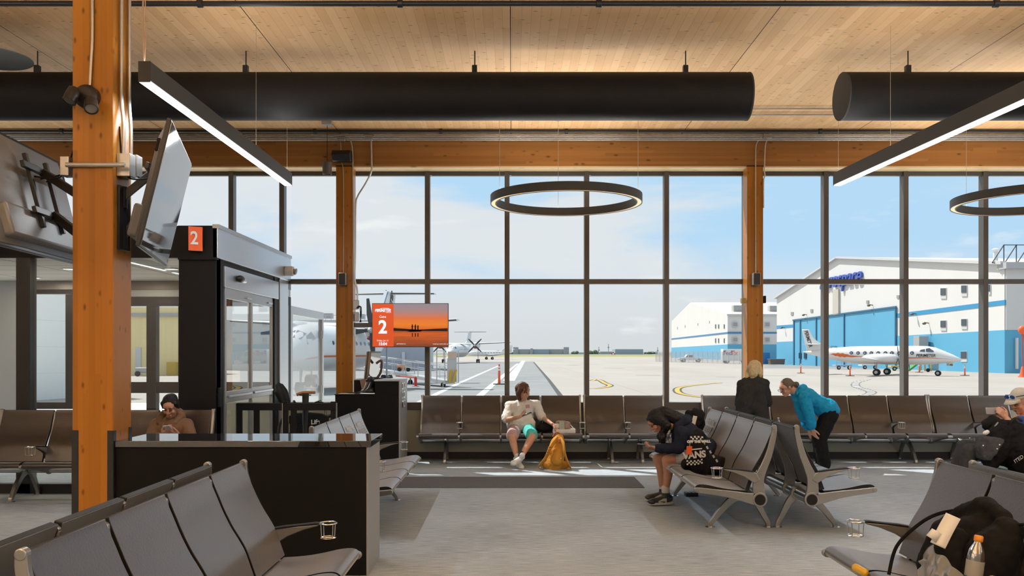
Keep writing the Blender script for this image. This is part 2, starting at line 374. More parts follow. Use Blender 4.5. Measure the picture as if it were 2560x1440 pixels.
# mullions, transom, sill, head
MX = [378, 577, 704]+[1068+199.6*k for k in (-1, 0, 1, 2, 3, 4, 5, 6, 7, 8, 9)]
mxw = [P(p, 0, YW).x for p in MX]
b0 = .038
k = 2
for i, x in enumerate(mxw):
    z0 = 3.12 if x < XV-.05 else ZS0
    struct(MB().box((x-b0, YW, z0), (x+b0, YW+.15, ZH)).build('trim_%d' % k, M['mullion'], bevel=.004, smooth=False)); k += 1
x0w, x1w = -9.0, XR
struct(MB().box((XV, YW-.01, ZS0), (x1w, YW+.15, ZS1)).build('trim_%d' % k, M['mullion'], bevel=.004, smooth=False), 'dark sill rail under the tall windows'); k += 1
struct(MB().box((XV, YW+.005, 2.703), (x1w, YW+.145, 2.778)).build('trim_%d' % k, M['mullion'], smooth=False), 'dark transom rail across the tall windows'); k += 1
struct(MB().box((x0w, YW+.03, ZH-.075), (x1w, YW+.15, ZH)).build('trim_%d' % k, M['mullion'], smooth=False), 'dark head rail above the tall windows'); k += 1
# window bays: panes and roller shade cassette
edges = [x0w]+[x for x in mxw]+[x1w]
for i in range(len(edges)-1):
    xa, xb = edges[i]+b0, edges[i+1]-b0
    if xb-xa < .1: continue
    e = tag(empty('window_%d' % (i+1), ((xa+xb)/2, YW+.1, ZS1 if xa > XV-.1 else 3.12)), 'window bay', None, None, 'structure')
    if xa > XV-.1 or xb > XV+.4:
        for z0, z1 in ((ZS1, 2.703), (2.778, ZH-.05)):
            MB().add([(max(xa, XV+.02), YW+.10, z0), (xb, YW+.10, z0), (xb, YW+.10, z1), (max(xa, XV+.02), YW+.10, z1)], [(0, 1, 2, 3)]).build('pane', M['glass'], e, smooth=False)
    else:
        MB().add([(xa, YW+.10, 3.12), (xb, YW+.10, 3.12), (xb, YW+.10, ZH-.05), (xa, YW+.10, ZH-.05)], [(0, 1, 2, 3)]).build('pane', M['glass'], e, smooth=False)
    MB().box((xa+.03, YW+.035, ZH-.085), (xb-.01, YW+.085, ZH-.03)).build('shade_cassette', M['mullion'], e, smooth=False)
# timber columns against the glazing
def struct_col(name, pa, pb, Y, dep, z1, m, lab):
    xa, xb = P(pa, 0, Y).x, P(pb, 0, Y).x
    return struct(MB().box((xa, Y, 0), (xb, Y+dep, z1)).build(name, m, bevel=.004, seg=1, smooth=False), lab)
struct_col('column_centre', 840, 882, 13.0, .24, ZH, M['glulam_z'], 'timber column in the window wall beside the gate screen')
struct_col('column_right', 1868, 1908, 13.0, .24, ZH, M['glulam_z'], 'timber column in the window wall behind the blonde person')
YC = 6.32
cl = struct_col('column_left', 181, 283, YC, .30, CZ, M['glulam_z'], 'large timber column in front of the counter')
xa, xb = P(181, 0, YC).x, P(283, 0, YC).x
b = MB(); t = .004; wd = .045
for sx, x in ((1, xa), (-1, xb)):
    for sy, y in ((1, YC), (-1, YC+.30)):
        b.box((x-sx*t, y-sy*t, 0), (x+sx*wd, y, 1.075)); b.box((x-sx*t, y-sy*t, 0), (x, y+sy*wd, 1.075))
g = b.build('corner_guard', M['blackmetal'], cl, smooth=False)
# head caps of the window columns
for pa, pb in ((840, 882), (1868, 1908)):
    struct(MB().box((P(pa, 0, 13).x-.002, 12.995, ZH-.012), (P(pb, 0, 13).x+.002, 13.24, ZH)).build('trim_%d' % k, M['black'], smooth=False)); k += 1

# ---------------------------------------------------------------- gate vestibule on the left
YV, XP, ZF, ZT = 10.03, -3.886, 2.755, 3.12
struct(MB().box((XP, YV, 0), (XV, YV+.16, ZF)).build('wall_pier', M['black'], smooth=False), 'black end panel of the gate vestibule')
b = MB(); b.box((XP, YV-.03, ZF-.03), (XV+.02, YV+.03, ZT)); struct(b.build('trim_%d' % k, M['black'], smooth=False), 'black header end of the gate vestibule'); k += 1
b = MB(); b.box((XL, YV, ZF-.005), (XP, YV+.05, ZT)); struct(b.build('wall_fascia', M['black'], smooth=False))
struct(MB().box((XL, YV+.03, ZT-.03), (XV+.03, YW+.03, ZT)).build('ceiling_vestibule_top', M['alu'], smooth=False))
b = MB(); b.box((XV-.03, YV-.03, ZF-.01), (XV+.03, YW+.02, ZT)); struct(b.build('trim_%d' % k, M['alu'], bevel=.006, smooth=False), 'brushed metal header over the gate door'); k += 1
b = MB(); b.box((XV-.03, YV-.035, ZT-.03), (XV+.045, YW+.02, ZT+.015)); struct(b.build('trim_%d' % k, M['alupaint'], smooth=False)); k += 1
YD = lambda px: -XV*F/(VX-px)
# tiled soffit with grid lines
def tiles():
    m = bpy.data.materials.new('acoustic tile ceiling'); nt, N, L, b = nodes(m); b.inputs['Roughness'].default_value = .9
    tc = N.new('ShaderNodeTexCoord'); sp = N.new('ShaderNodeSeparateXYZ'); L.new(tc.outputs['Object'], sp.inputs[0])
    e = None
    for ax, wd in ((0, 1.22), (1, .61)):
        f = math_node(N, L, 'LESS_THAN', math_node(N, L, 'FRACT', math_node(N, L, 'DIVIDE', sp.outputs[ax], wd)), .018/wd)
        e = f if e is None else math_node(N, L, 'MAXIMUM', e, f)
    mx = N.new('ShaderNodeMix'); mx.data_type = 'RGBA'; L.new(e, mx.inputs[0]); mx.inputs[6].default_value = (.74, .69, .62, 1); mx.inputs[7].default_value = (.06, .055, .05, 1)
    L.new(mx.outputs[2], b.inputs['Base Color']); return m
struct(MB().box((XL, YV+.05, ZF), (XV-.03, YW, ZF+.03)).build('ceiling_vestibule', tiles(), smooth=False))
gl = None
for px, py in ((428, 672), (175, 672), (85, 694), (300, 690)):
    Y = (ZF-H)*F/(VY-py); x = P(px, 0, Y).x
    e = thing('downlight', ['round recessed downlight in the tiled soffit beside the gate sign', 'round recessed downlight in the tiled soffit left of the big timber column',
              'round recessed downlight in the tiled soffit beyond the leftmost dark post', 'round recessed downlight in the tiled soffit hidden behind the timber column'][[428, 175, 85, 300].index(px)], 'downlight', (x, Y, ZF-.012), 0, 'soffit downlights')
    MB().lathe((x, Y, ZF-.012), [(.10, .012), (.115, .012), (.115, .004), (.10, 0), (.085, .006)]).build('trim_ring', M['white'], e)
    MB().lathe((x, Y, ZF-.004), [(.0, 0), (.09, 0)]).build('lens', emit('downlight lens', (1, .8, .6), 5), e)
    ld = bpy.data.lights.new('downlight_lamp', 'AREA'); ld.shape = 'DISK'; ld.size = .15; ld.energy = 10; ld.color = (1, .85, .65)
    lo = bpy.data.objects.new('downlight_lamp', ld); C.objects.link(lo); lo.parent = e; lo.location = (0, 0, -.02)
# glazed front of the corridor: post, base rail, glass
xq0, xq1 = P(40, 0, 10.03).x, P(75, 0, 10.03).x
struct(MB().box((xq0, YV, 0), (xq1, YV+.14, ZF)).build('trim_%d' % k, M['blackmetal'], smooth=False), 'black post of the glazed corridor'); k += 1
struct(MB().box((XL, YV, 0), (XP, YV+.10, .11)).build('trim_%d' % k, M['blackmetal'], smooth=False)); k += 1
e = tag(empty('window_20', ((XL+XP)/2, YV+.05, .11)), 'corridor glass front', None, None, 'structure')
for a, c in ((XL, xq0), (xq1, XP)):
    MB().add([(a, YV+.05, .11), (c, YV+.05, .11), (c, YV+.05, ZF), (a, YV+.05, ZF)], [(0, 1, 2, 3)]).build('pane', M['doorglass'], e, smooth=False)
# corridor back wall and its openings (in the line of the window wall)
XB = lambda px: P(px, 0, YW).x
ZB = lambda py: P(0, py, YW).z
b = MB()
b.box((XL, YW, 0), (XB(70), YW+.12, ZF)); b.box((XL, YW, ZB(724)), (XV, YW+.12, ZF))
struct(b.build('wall_corridor', M['greypanel'], smooth=False))
b = MB(); b.box((XB(70), YW-.03, ZB(724)), (XV, YW+.13, ZB(702))); struct(b.build('trim_%d' % k, M['mullion'], smooth=False)); k += 1
e = tag(empty('window_21', (XB(120), YW+.05, ZB(1006))), 'corridor window', None, None, 'structure')
b = MB(); b.box((XB(70), YW-.02, ZB(1022)), (XB(185), YW+.12, ZB(1006))); b.box((XB(70), YW-.02, ZB(1006)), (XB(76), YW+.12, ZB(724))); b.box((XB(165), YW-.02, ZB(1022)), (XB(185), YW+.12, ZB(736))); b.box((XB(70), YW, ZB(735)), (XB(185), YW+.12, ZB(724)))
b.box((XB(70), YW, 0), (XB(185), YW+.12, .12)); b.build('frame', M['black'], e, smooth=False)
MB().box((XB(70), YW+.02, .12), (XB(185), YW+.1, ZB(1022))).build('lower_pane', M['frost'], e, smooth=False)
MB().add([(XB(76), YW+.06, ZB(1006)), (XB(165), YW+.06, ZB(1006)), (XB(165), YW+.06, ZB(735)), (XB(76), YW+.06, ZB(735))], [(0, 1, 2, 3)]).build('pane', M['glass'], e, smooth=False)
e = tag(empty('door_2', (XB(380), YW+.05, 0)), 'double glass door to the apron', None, None, 'structure')
b = MB(); b.box((XB(185), YW-.03, ZB(765)), (XV, YW+.13, ZB(742))); b.box((XB(185), YW, ZB(742)), (XB(200), YW+.12, ZB(724))); b.box((XB(185), YW, 0), (XB(212), YW+.12, ZB(742)))
b.box((XB(367), YW-.02, 0), (XB(391), YW+.12, ZB(765))); b.box((XB(212), YW, ZB(983)), (XV, YW+.1, ZB(955))); b.box((XB(212), YW, 0), (XV, YW+.1, .2)); b.box((XB(446), YW-.02, 0), (XB(470), YW+.12, ZB(765))); b.box((XB(700), YW-.02, 0), (XV, YW+.12, ZB(765)))
b.box((XB(290), YW, 0), (XB(305), YW+.1, ZB(765)))
b.build('frame', M['black'], e, smooth=False)
MB().box((XB(212), YW, ZB(742)), (XV, YW+.1, ZB(724))).build('transom_panel', M['greypanel'], e, smooth=False)
for a, c in ((212, 290), (305, 367), (391, 446), (470, 700)):
    if a == 470: MB().box((XB(a), YW+.03, .2), (XB(c), YW+.09, ZB(983)-.001)).build('lower_panel', M['lowwall'], e, smooth=False)
    for z0, z1 in ((ZB(955), ZB(765)), (.2, ZB(983)))[:1 if a == 470 else 2]:
        MB().add([(XB(a), YW+.06, z0), (XB(c), YW+.06, z0), (XB(c), YW+.06, z1), (XB(a), YW+.06, z1)], [(0, 1, 2, 3)]).build('pane', M['glass'], e, smooth=False)
# gate door in the side face of the vestibule
e = tag(empty('door_1', (XV, 11.5, 0)), 'sliding glass gate door', None, None, 'structure')
b = MB(); b.box((XV-.05, YD(541), 0), (XV, YD(552), ZF)); b.box((XV-.05, YD(700), 0), (XV, YW, ZF)); b.build('jamb', M['alu'], e, bevel=.004, smooth=False)
b = MB(); b.box((XV-.07, YD(552), 0), (XV-.02, YD(563), ZF)); b.box((XV-.07, YD(690), 0), (XV-.02, YD(700), ZF)); b.box((XV-.07, YD(563), ZF-.07), (XV-.03, YD(700), ZF)); b.build('reveal', M['black'], e, smooth=False)
b = MB(); b.box((XV-.09, YD(563), 2.43), (XV+.0, YD(697), ZF-.07)); b.build('operator_header', M['alu'], e, bevel=.005, smooth=False)
for (pa, pb, dx) in ((565, 634, -.03), (634, 690, -.06)):
    ya, yb = YD(pa), YD(pb); x0, x1 = XV+dx-.02, XV+dx+.02; sw = .055
    b = MB(); b.box((x0, ya, .02), (x1, ya+sw, 2.43)); b.box((x0, yb-sw, .02), (x1, yb, 2.43)); b.box((x0, ya, 2.30), (x1, yb, 2.43)); b.box((x0, ya, 1.03), (x1, yb, 1.17)); b.box((x0, ya, .02), (x1, yb, .22))
    lf = b.build('leaf', M['alupaint'], e, bevel=.003, smooth=False)
    xm = XV+dx
    for z0, z1 in ((1.17, 2.30), (.22, 1.03)):
        MB().add([(xm, ya+sw, z0), (xm, yb-sw, z0), (xm, yb-sw, z1), (xm, ya+sw, z1)], [(0, 1, 2, 3)]).build('pane', M['doorglass'], lf, smooth=False)
    MB().box((x1, ya+.1, 1.09), (x1+.03, yb-.1, 1.12)).build('push_bar', M['alu'], lf, bevel=.005, smooth=False)
    MB().box((x1, yb-.3, 2.34), (x1+.02, yb-.1, 2.36)).build('guide', M['alu'], lf, smooth=False)
s = thing('door_sensor', 'small black motion sensor on the header of the sliding gate door', 'sensor', (XV+.02, YD(598), 2.56))
MB().ell((XV+.03, YD(595), 2.57), (.05, .10, .045)).build('eye', M['blackmetal'], s); MB().ell((XV+.02, YD(603), 2.555), (.035, .14, .03)).build('shell', M['alu'], s)
s = thing('wall_camera', 'white drum shaped camera on the brushed metal gate header', 'camera', (XV+.03, YD(708), 2.86))
c0 = V((XV+.03, YD(708), 2.87)); MB().cyl(c0, c0+V((.13, 0, 0)), .075, 20).build('body', M['white'], s, bevel=.01); MB().cyl(c0+V((.13, 0, 0)), c0+V((.17, 0, -.01)), .05, 16).build('lens_housing', M['greypanel'], s, bevel=.008)
s = thing('access_panel', 'small black reader on the metal jamb of the gate door', 'card reader', P(545, 1000, YD(545)))
MB().box((XV, YD(542), 1.0), (XV+.03, YD(550), 1.23)).build('reader', M['black'], s, bevel=.01)
# folded orange gate sign on the black header
a = P(480, 566, 9.95); 
zt, zb = P(0, 568, 9.95).z, P(0, 628, 9.95).z
x0, x1 = P(480, 0, 9.97).x, P(508, 0, 9.97).x
s = thing('gate_sign', 'bent orange projecting sign with white numeral 2 on the black gate header', 'sign', (x0, 10.0, zb))
pl = [V((x0-.01, 9.84, 0)), V((x0+.004, 9.84, 0)), V((x1+.004, 9.995, 0)), V((x1-.01, 10.0, 0))]
b = MB(); b.prism([V((p.x, p.y, zb)) for p in [V((x0, 9.86)).to_3d(), V((x0+.045, 9.90, 0)), V((x0+.11, 9.93, 0)), V((x1, 9.94, 0)), V((x1, 9.955, 0)), V((x0+.11, 9.945, 0)), V((x0+.04, 9.915, 0)), V((x0-.004, 9.87, 0))]], (0, 0, zt-zb)); b.build('plate', M['orange'], s, smooth=False)
MB().box((x0+.10, 9.95, zb+.05), (x1, 10.0, zt-.05)).build('bracket', M['black'], s, smooth=False)
text('2', .21, M['white'], s, (x0+.055, 9.893, (zt+zb)/2), (1, .45, 0), (0, 0, 1), 'numeral', .001, 'CENTER', 0, .004, .85)
# outside light post row on the floor grille etc. is not visible from here
# ---------------------------------------------------------------- overhead services
def pipe_thing(name, lab, cat, pts, r, m, group=None, n=10):
    o = MB().tube(pts, r, n).build(name, m); 
    return tag(o, lab, cat, group)
DY, DZ, DR = 9.43, 4.45, .255
def duct(xa, xb, lab, rods):
    t = thing('air_duct', lab, 'duct', (xa, DY, DZ), 0, 'black fabric ducts')
    x0, x1 = xa, xb
    MB().tube([(x0, DY, DZ), (x1, DY, DZ)], DR, 48, False).build('sleeve', M['duct'], t)
    for x, s in ((x0, -1), (x1, 1)):
        MB().lathe((x, DY, DZ), [(DR, 0), (DR+.004, .004), (DR+.004, .02), (DR-.01, .022), (0, .022)], V((s, 0, 0)), 48).build('end_cap', M['ductcap'], t)
    MB().box((x0, DY-.012, DZ+DR-.004), (x1, DY+.012, DZ+DR+.012)).build('rail', M['blackmetal'], t)
    for px in rods:
        x = P(px, 0, DY).x
        MB().cyl((x, DY, DZ+DR), (x, DY, CZ), .007, 8).build('hanger_rod', M['blackmetal'], t)
        MB().box((x-.03, DY-.03, DZ+DR), (x+.025, DY+.03, DZ+DR+.085)).build('hanger_clamp', M['blackmetal'], t, bevel=.004)
duct(-6.6, P(1866, 0, DY).x, 'long black fabric air duct hanging across the left and middle of the ceiling', (94, 615, 1187, 1714))
duct(P(2107, 0, DY).x, 8.4, 'shorter black fabric air duct with a grey end hanging at right', (2270, 2760))
# sprinkler pipes
def sprinkler(Y, py, r, lab, clamps):
    z = P(0, py, Y).z
    t = thing('sprinkler_pipe', lab, 'pipe', (0, Y, z), 0, 'black sprinkler pipes')
    MB().cyl((XL, Y, z), (XR, Y, z), r, 14).build('pipe', M['blackmetal'], t)
    for px in clamps:
        x = P(px, 0, Y).x
        MB().cyl((x-.025, Y, z), (x+.025, Y, z), r+.012, 14).build('coupling', M['blackmetal'], t, bevel=.005)
        MB().tube([(x, Y, z+r), (x, Y, CZ)], .008, 8).build('hanger', M['blackmetal'], t)
sprinkler(7.75, 9, .024, 'black sprinkler pipe along the very top of the picture', (500, 1000, 1497, 2490))
sprinkler(12.72, 328, .024, 'black sprinkler pipe running just in front of the timber beam', (154, 787, 1102, 1416, 2051))
for i, (py, lb) in enumerate(((337, 'topmost'), (341.5, 'second from the top'), (346, 'third from the top'), (350, 'lowest'))):
    z = P(0, py, 12.97).z
    pipe_thing('conduit', 'long horizontal metal conduit on the timber beam, %s of the bundle' % lb, 'conduit', [(XL, 12.985, z), (XR, 12.985, z)], .0125, M['steel'], 'conduits along the top of the beam')
for py, lb in ((272, 'higher'), (287, 'lower')):
    Y = 3.27*F/(VY-py); pipe_thing('conduit', 'thin metal conduit under the ceiling behind the ducts, the %s of two' % lb, 'conduit', [(XL+4, Y, 4.92), (XR, Y, 4.92)], .011, M['steel'], 'thin conduits under the ceiling')
# conduits on the columns
def px_pipe(lab, pts, Y, r, group='conduits on the timber columns', m=None):
    return pipe_thing('conduit', lab, 'conduit', catmull([P(a, b_, Y) for a, b_ in pts], 5), r, m or M['steel'], group)
px_pipe('bent metal conduit dropping beside the window column with the gate screen', [(928, 345), (929, 400), (928, 430), (912, 462), (894, 492), (889, 520), (888, 640), (887, 698), (893, 725), (893, 770)], 12.97, .014)
px_pipe('straight metal conduit on the edge of the window column beside the gate screen', [(872, 343), (879, 360), (882, 400), (883, 560), (883, 690), (883, 752)], 12.975, .010)
px_pipe('thin conduit down the middle of the window column beside the gate screen', [(847, 343), (852, 360), (853, 400), (858, 430), (859, 560), (858, 684)], 12.985, .006)
px_pipe('metal conduit curving from the beam onto the window column behind the blonde person', [(1905, 343), (1891, 360), (1889, 400), (1889, 560), (1889, 684)], 12.985, .008)
px_pipe('metal conduit curving past the right edge of the window column at right', [(1925, 343), (1914, 360), (1911, 420), (1912, 440), (1909, 455), (1909, 520)], 12.985, .010)
for a, c, lb in ((853, 348, 'small metal junction box on the beam left of the bent conduit'), (922, 343, 'small metal junction box on the beam above the bent conduit'), (1918, 341, 'small metal junction box on the beam above the right window column')):
    p = P(a, c, 12.97); o = MB().box(p-V((.06, .03, .035)), p+V((.06, .04, .035))).build('junction_box', M['steel'], bevel=.005); tag(o, lb, 'junction box', 'junction boxes on the beam')
p = P(893, 780, 12.95)
for c, h in ((762, 22), (792, 20)):
    p = P(891, c, 12.95); tag(MB().box(p-V((.05, .03, .07)), p+V((.04, .03, .07))).build('junction_box', M['alupaint'], bevel=.008), 'grey outlet box beside the gate screen, the %s of two' % ('upper' if c < 780 else 'lower'), 'junction box', 'outlet boxes beside the gate screen')
# beam speaker, wall speakers, sensor
p = P(855, 387, 12.92)
s = thing('loudspeaker', 'black angular loudspeaker on the beam above the window column', 'speaker', p)
x0, x1 = P(831, 0, 12.9).x, P(877, 0, 12.9).x; z0, z1 = P(0, 403, 12.9).z, P(0, 372, 12.9).z
MB().prism([(x0, 13.0, z1-.01), (x0, 12.86, z1-.03), (x0, 12.80, z0+.08), (x0, 12.88, z0), (x0, 13.0, z0)], (x1-x0, 0, 0)).build('cabinet', M['fixture2'], s, bevel=.008)
MB().box((x0+.1, 13.0, z0+.05), (x1-.1, 13.03, z1-.05)).build('bracket', M['black'], s)
for a, lb in ((857, 'small dark box on the window column left of the gate screen'), (1890, 'small dark box on the window column behind the blonde person')):
    p = P(a, 698, 12.93); t = thing('wall_speaker', lb, 'wall speaker', p, 0, 'dark boxes on the window columns')
    MB().box(p-V((.055, .055, .09)), p+V((.055, .07, .09))).build('housing', M['alupaint'], t, bevel=.004); MB().box(p-V((.048, .062, .085)), p+V((.048, -.05, .085))).build('grille', M['fixture2'], t, bevel=.004)
p = P(1858, 752, 13.05); tag(MB().box(p-V((.03, .05, .04)), p+V((.03, .05, .04))).build('brass_switch_box', mat('aged brass', (.30, .20, .06), .4, .6), bevel=.005), 'brass coloured switch box on the left side of the right window column', 'switch box')
p = P(1911, 749, 13.06); tag(MB().box(p-V((.02, .05, .055)), p+V((.012, .05, .055))).build('card_reader', M['black'], bevel=.004), 'thin black reader on the right side of the right window column', 'card reader')
# small pendant spotlight on a cord
t = thing('pendant_spot', 'small dark cylindrical pendant spotlight on a black cord near the beam', 'pendant light', P(818, 436, 12.3))
p1 = P(818, 406, 12.3); p0 = P(818, 436, 12.3); zc = CZ
MB().lathe(p0, [(.0, .02), (.055, .02), (.062, 0), (.066, .0), (.066, (p1-p0).length), (.0, (p1-p0).length+.004)]).build('shade', M['mullion'], t)
MB().tube([p1, (p1.x, p1.y, CZ-.06)], .004, 6).build('cord', M['black'], t)
MB().box((p1.x-.07, p1.y-.05, CZ-.06), (p1.x+.07, p1.y+.05, CZ)).build('canopy', M['alupaint'], t, bevel=.006)
# disc diffuser at the far left
Y = 8.6; c0 = P(-18, 146, Y)
t = thing('disc_diffuser', 'flat grey round disc on a stem under the ceiling at far left', 'ceiling diffuser', c0)
MB().lathe(c0, [(0, -.012), (.34, -.012), (.362, 0), (.362, .008), (.05, .03), (0, .03)], n=48).build('disc', mat('mid grey paint', (.16, .17, .18), .5), t)
MB().cyl(c0-V((0, 0, .25)), c0-V((0, 0, .01)), .045, 20).build('stem', M['alupaint'], t); MB().cyl(c0+V((0, 0, .02)), V((c0.x, c0.y, CZ-.002)), .02, 12).build('rod', M['fixture'], t)
# linear pendants
def bar_light(p0, p1, lab, cables, w=.085, h=.15, energy=34, up_e=11):
    p0 = V(p0); p1 = V(p1); d = (p1-p0).normalized(); side = V((0, 0, 1)).cross(d).normalized(); up = V((0, 0, 1))
    t = thing('linear_pendant', lab, 'pendant light', (p0+p1)/2, 0, 'charcoal linear pendant lights')
    c = (p0+p1)/2+up*h/2; Ln = (p1-p0).length
    b = MB(); b.obox(c+up*.006, w, Ln, h-.012, side, d, up); b.build('housing', M['fixture'], t, bevel=.003)
    MB().obox((p0+p1)/2+up*.004, w-.008, Ln-.01, .006, side, d, up).build('diffuser', M['strip'], t, smooth=False)
    for s_, pe in ((-1, p0), (1, p1)):
        MB().obox(pe+up*h/2-d*s_*0, w+.002, .006, h, side, d, up).build('end_cap', M['fixture2'], t, bevel=.001)
    for u in cables:
        q = p0+d*(u*Ln)+up*h; MB().cyl(q, (q.x, q.y, CZ), .0022, 6).build('cable', M['steel'], t)
        MB().cyl(q, q+up*.02, .008, 8).build('gripper', M['steel'], t)
    ld = bpy.data.lights.new('lamp', 'AREA'); ld.shape = 'RECTANGLE'; ld.size = w-.02; ld.size_y = Ln-.05; ld.energy = energy; ld.color = (.86, .94, 1)
    lo = bpy.data.objects.new('lamp', ld); C.objects.link(lo); lo.parent = t
    lo.matrix_local = Matrix.Translation(-up*.003) @ Matrix((side, d, up)).transposed().to_4x4()
    lu = bpy.data.lights.new('added_uplight', 'AREA'); lu.shape = 'RECTANGLE'; lu.size = w-.03; lu.size_y = Ln-.1; lu.energy = up_e; lu.color = (1, .97, .93)  # added upward lamp that brightens the ceiling above the bar
    lo2 = bpy.data.objects.new('added_uplight', lu); C.objects.link(lo2); lo2.parent = t
    lo2.matrix_local = Matrix.Translation(up*(h+.004)) @ Matrix((-side, d, -up)).transposed().to_4x4()
    return t
ZL = 3.57
def at_z(px, Y, z=ZL): return V((P(px, 0, Y).x, Y, z))
lb = bar_light(at_z(361, 6.12), at_z(721, 9.95), 'charcoal linear pendant light hanging beside the big timber column', (.68, .985))
q = at_z(361, 6.2, ZL+.15)
MB().tube(catmull([q, q+V((-.012, 0, .35)), q+V((.006, 0, .8)), (q.x, q.y, CZ)], 6), .006, 8).build('feed_cable', mat('tan cable', (.45, .30, .2), .6), lb)
MB().tube(catmull([q, q+V((.010, 0, .3)), q+V((-.008, 0, .85)), (q.x-.01, q.y, CZ)], 6), .004, 8).build('feed_cable', mat('tan cable', (.45, .30, .2), .6), lb)
bar_light(V((3.98, 5.9, ZL)), at_z(2092, 9.95), 'charcoal linear pendant light crossing the upper right corner', (.1, .69, .99))
OTHER_LAMPS = []
for x in (-8.2, -2.45, 3.98, 10.3):  # unseen pendants added as fill light for room and ceiling
    for y in ((-4.5, -.6), (-.2, 3.4)):
        bar_light(V((x, y[0], ZL)), V((x, y[1], ZL)), 'charcoal linear pendant light added unseen behind the viewer as fill light', (.1, .9), energy=9, up_e=150)
bar_light(V((10.3, 5.9, ZL)), V((10.3, 9.95, ZL)), 'charcoal linear pendant light added out of view near the right wall as fill light', (.1, .9))
# ring pendants
def ring_light(px, lab, cables, at=None):
    Y = at[1] if at else 11.2; R = .985; zb = 3.575; hh = .107; tw = .075; c = V((at[0] if at else P(px, 0, Y).x, Y, zb))
    t = thing('ring_pendant', lab, 'pendant light', c, 0, 'ring pendant lights')
    pr = [(R, 0), (R, hh), (R-tw, hh), (R-tw, 0), (R-tw+.012, 0), (R-tw+.012, .012), (R-.012, .012), (R-.012, 0), (R, 0)]
    o = MB().lathe(c, pr, n=96).build('hoop', M['fixture'], t, angle=30)
    MB().lathe(c+V((0, 0, .006)), [(R-tw+.013, 0), (R-.013, 0)], n=96).build('diffuser', M['warm'], t)
    MB().lathe(c+V((0, 0, hh-.004)), [(R-tw+.008, .005), (R-.008, .005)], n=96).build('added_upglow_strip', M['added_upglow'], t)  # added upward glow for the ceiling, hidden from below
    for ang in cables:
        x, y = c.x+(R-tw/2)*cos(ang), c.y+(R-tw/2)*sin(ang)
        MB().cyl((x, y, zb+hh), (x, y, CZ-.03), .0025, 6).build('cable', M['steel'], t); 
        MB().lathe((x, y, CZ-.03), [(0, 0), (.05, 0), (.055, .01), (.055, .03)]).build('canopy', M['alupaint'], t)
ring_light(1415, 'charcoal ring pendant light hanging in the middle of the window wall', (radians(93), radians(205), radians(-20)))
for x_, y_ in ((.70, 2.9), (6.8, 2.9)): ring_light(0, 'charcoal ring pendant light added out of view to brighten the ceiling', (.5, 2.6, 4.7), (x_, y_))  # out-of-view rings added for their upward glow
ring_light(2586, 'charcoal ring pendant light cut by the right edge of the picture', (radians(118), radians(238), radians(-2)))

# ---------------------------------------------------------------- column spotlights, conduits, televisions
t = thing('twin_spotlight', 'black twin emergency spotlight on the front of the big timber column', 'spotlight', P(232, 245, YC-.05))
c0 = P(222, 245, YC); MB().lathe(c0, [(.088, 0), (.085, .05), (.06, .075), (0, .08)], V((0, -1, 0)), 28).build('base', M['blackmetal'], t)
def head(a, d, s=1.):
    d = V(d).normalized(); hd = MB().lathe(a, [(0, -.055), (.028, -.05), (.044, -.02), (.047, .03), (.047, .07), (.042, .07), (.04, .058), (0, .056)], d, 24).build('lamp_head', M['blackmetal'], t)
    MB().lathe(a+d*.062, [(0, 0), (.04, 0)], d, 20).build('lens', mat('spot lens', (.35, .35, .36), .1, .6), hd)
p = P(228, 258, YC-.13); head(p, (.18, -.35, -.5)); MB().cyl(c0+V((0, -.06, 0)), p, .016, 10).build('arm', M['blackmetal'], t)
p = P(181, 235, YC-.14); head(p, (-.10, -.25, -.6)); MB().tube(catmull([c0+V((-.03, -.06, .02)), c0+V((-.09, -.09, .05)), p], 5), .014, 10).build('arm', M['blackmetal'], t)
px_pipe('thin conduit feeding the twin spotlight on the big timber column', [(231, -20), (231, 95), (228, 150), (225, 213)], YC-.015, .011, m=M['steel'])
XCR = P(283, 0, YC).x
def col_pipe(lab, y, pts, r): return pipe_thing('conduit', lab, 'conduit', catmull([(XCR+.02+dx, y+dy, z) for dx, dy, z in pts], 5), r, M['steel'], 'conduits on the timber columns')
za = P(0, 395, YC+.1).z
col_pipe('metal conduit on the side of the big timber column, the nearer of two', YC+.09, [(0, 0, CZ), (0, 0, 4.0), (0, 0, 3.55), (.015, .0, 3.35), (.015, 0, za)], .014)
col_pipe('metal conduit on the side of the big timber column, the farther of two', YC+.22, [(0, 0, CZ), (0, 0, 4.0), (0, 0, 3.55), (.012, .0, 3.35), (.012, 0, za+.02)], .014)
for a, c, y in ((316, 415, YC+.1), (332, 418, YC+.22)):
    p = V((XCR+.05, y, P(0, c, y).z)); tag(MB().box(p-V((.05, .05, .085)), p+V((.05, .05, .085))).build('junction_box', M['steel'], bevel=.004), 'metal junction box on the column side at the %s conduit' % ('nearer' if a < 320 else 'farther'), 'junction box', 'junction boxes on the big column')
p = P(168, 418, YC+.05); tag(MB().box(p-V((.03, .05, .07)), p+V((.035, .05, .07))).build('junction_box', M['steel'], bevel=.004), 'metal junction box on the left side of the big column', 'junction box', 'junction boxes on the big column')
pipe_thing('conduit', 'short horizontal conduit across the front of the big timber column', 'conduit', [P(165, 412, YC-.02), P(312, 412, YC-.02)], .017, M['steel'], 'conduits on the timber columns', 14)

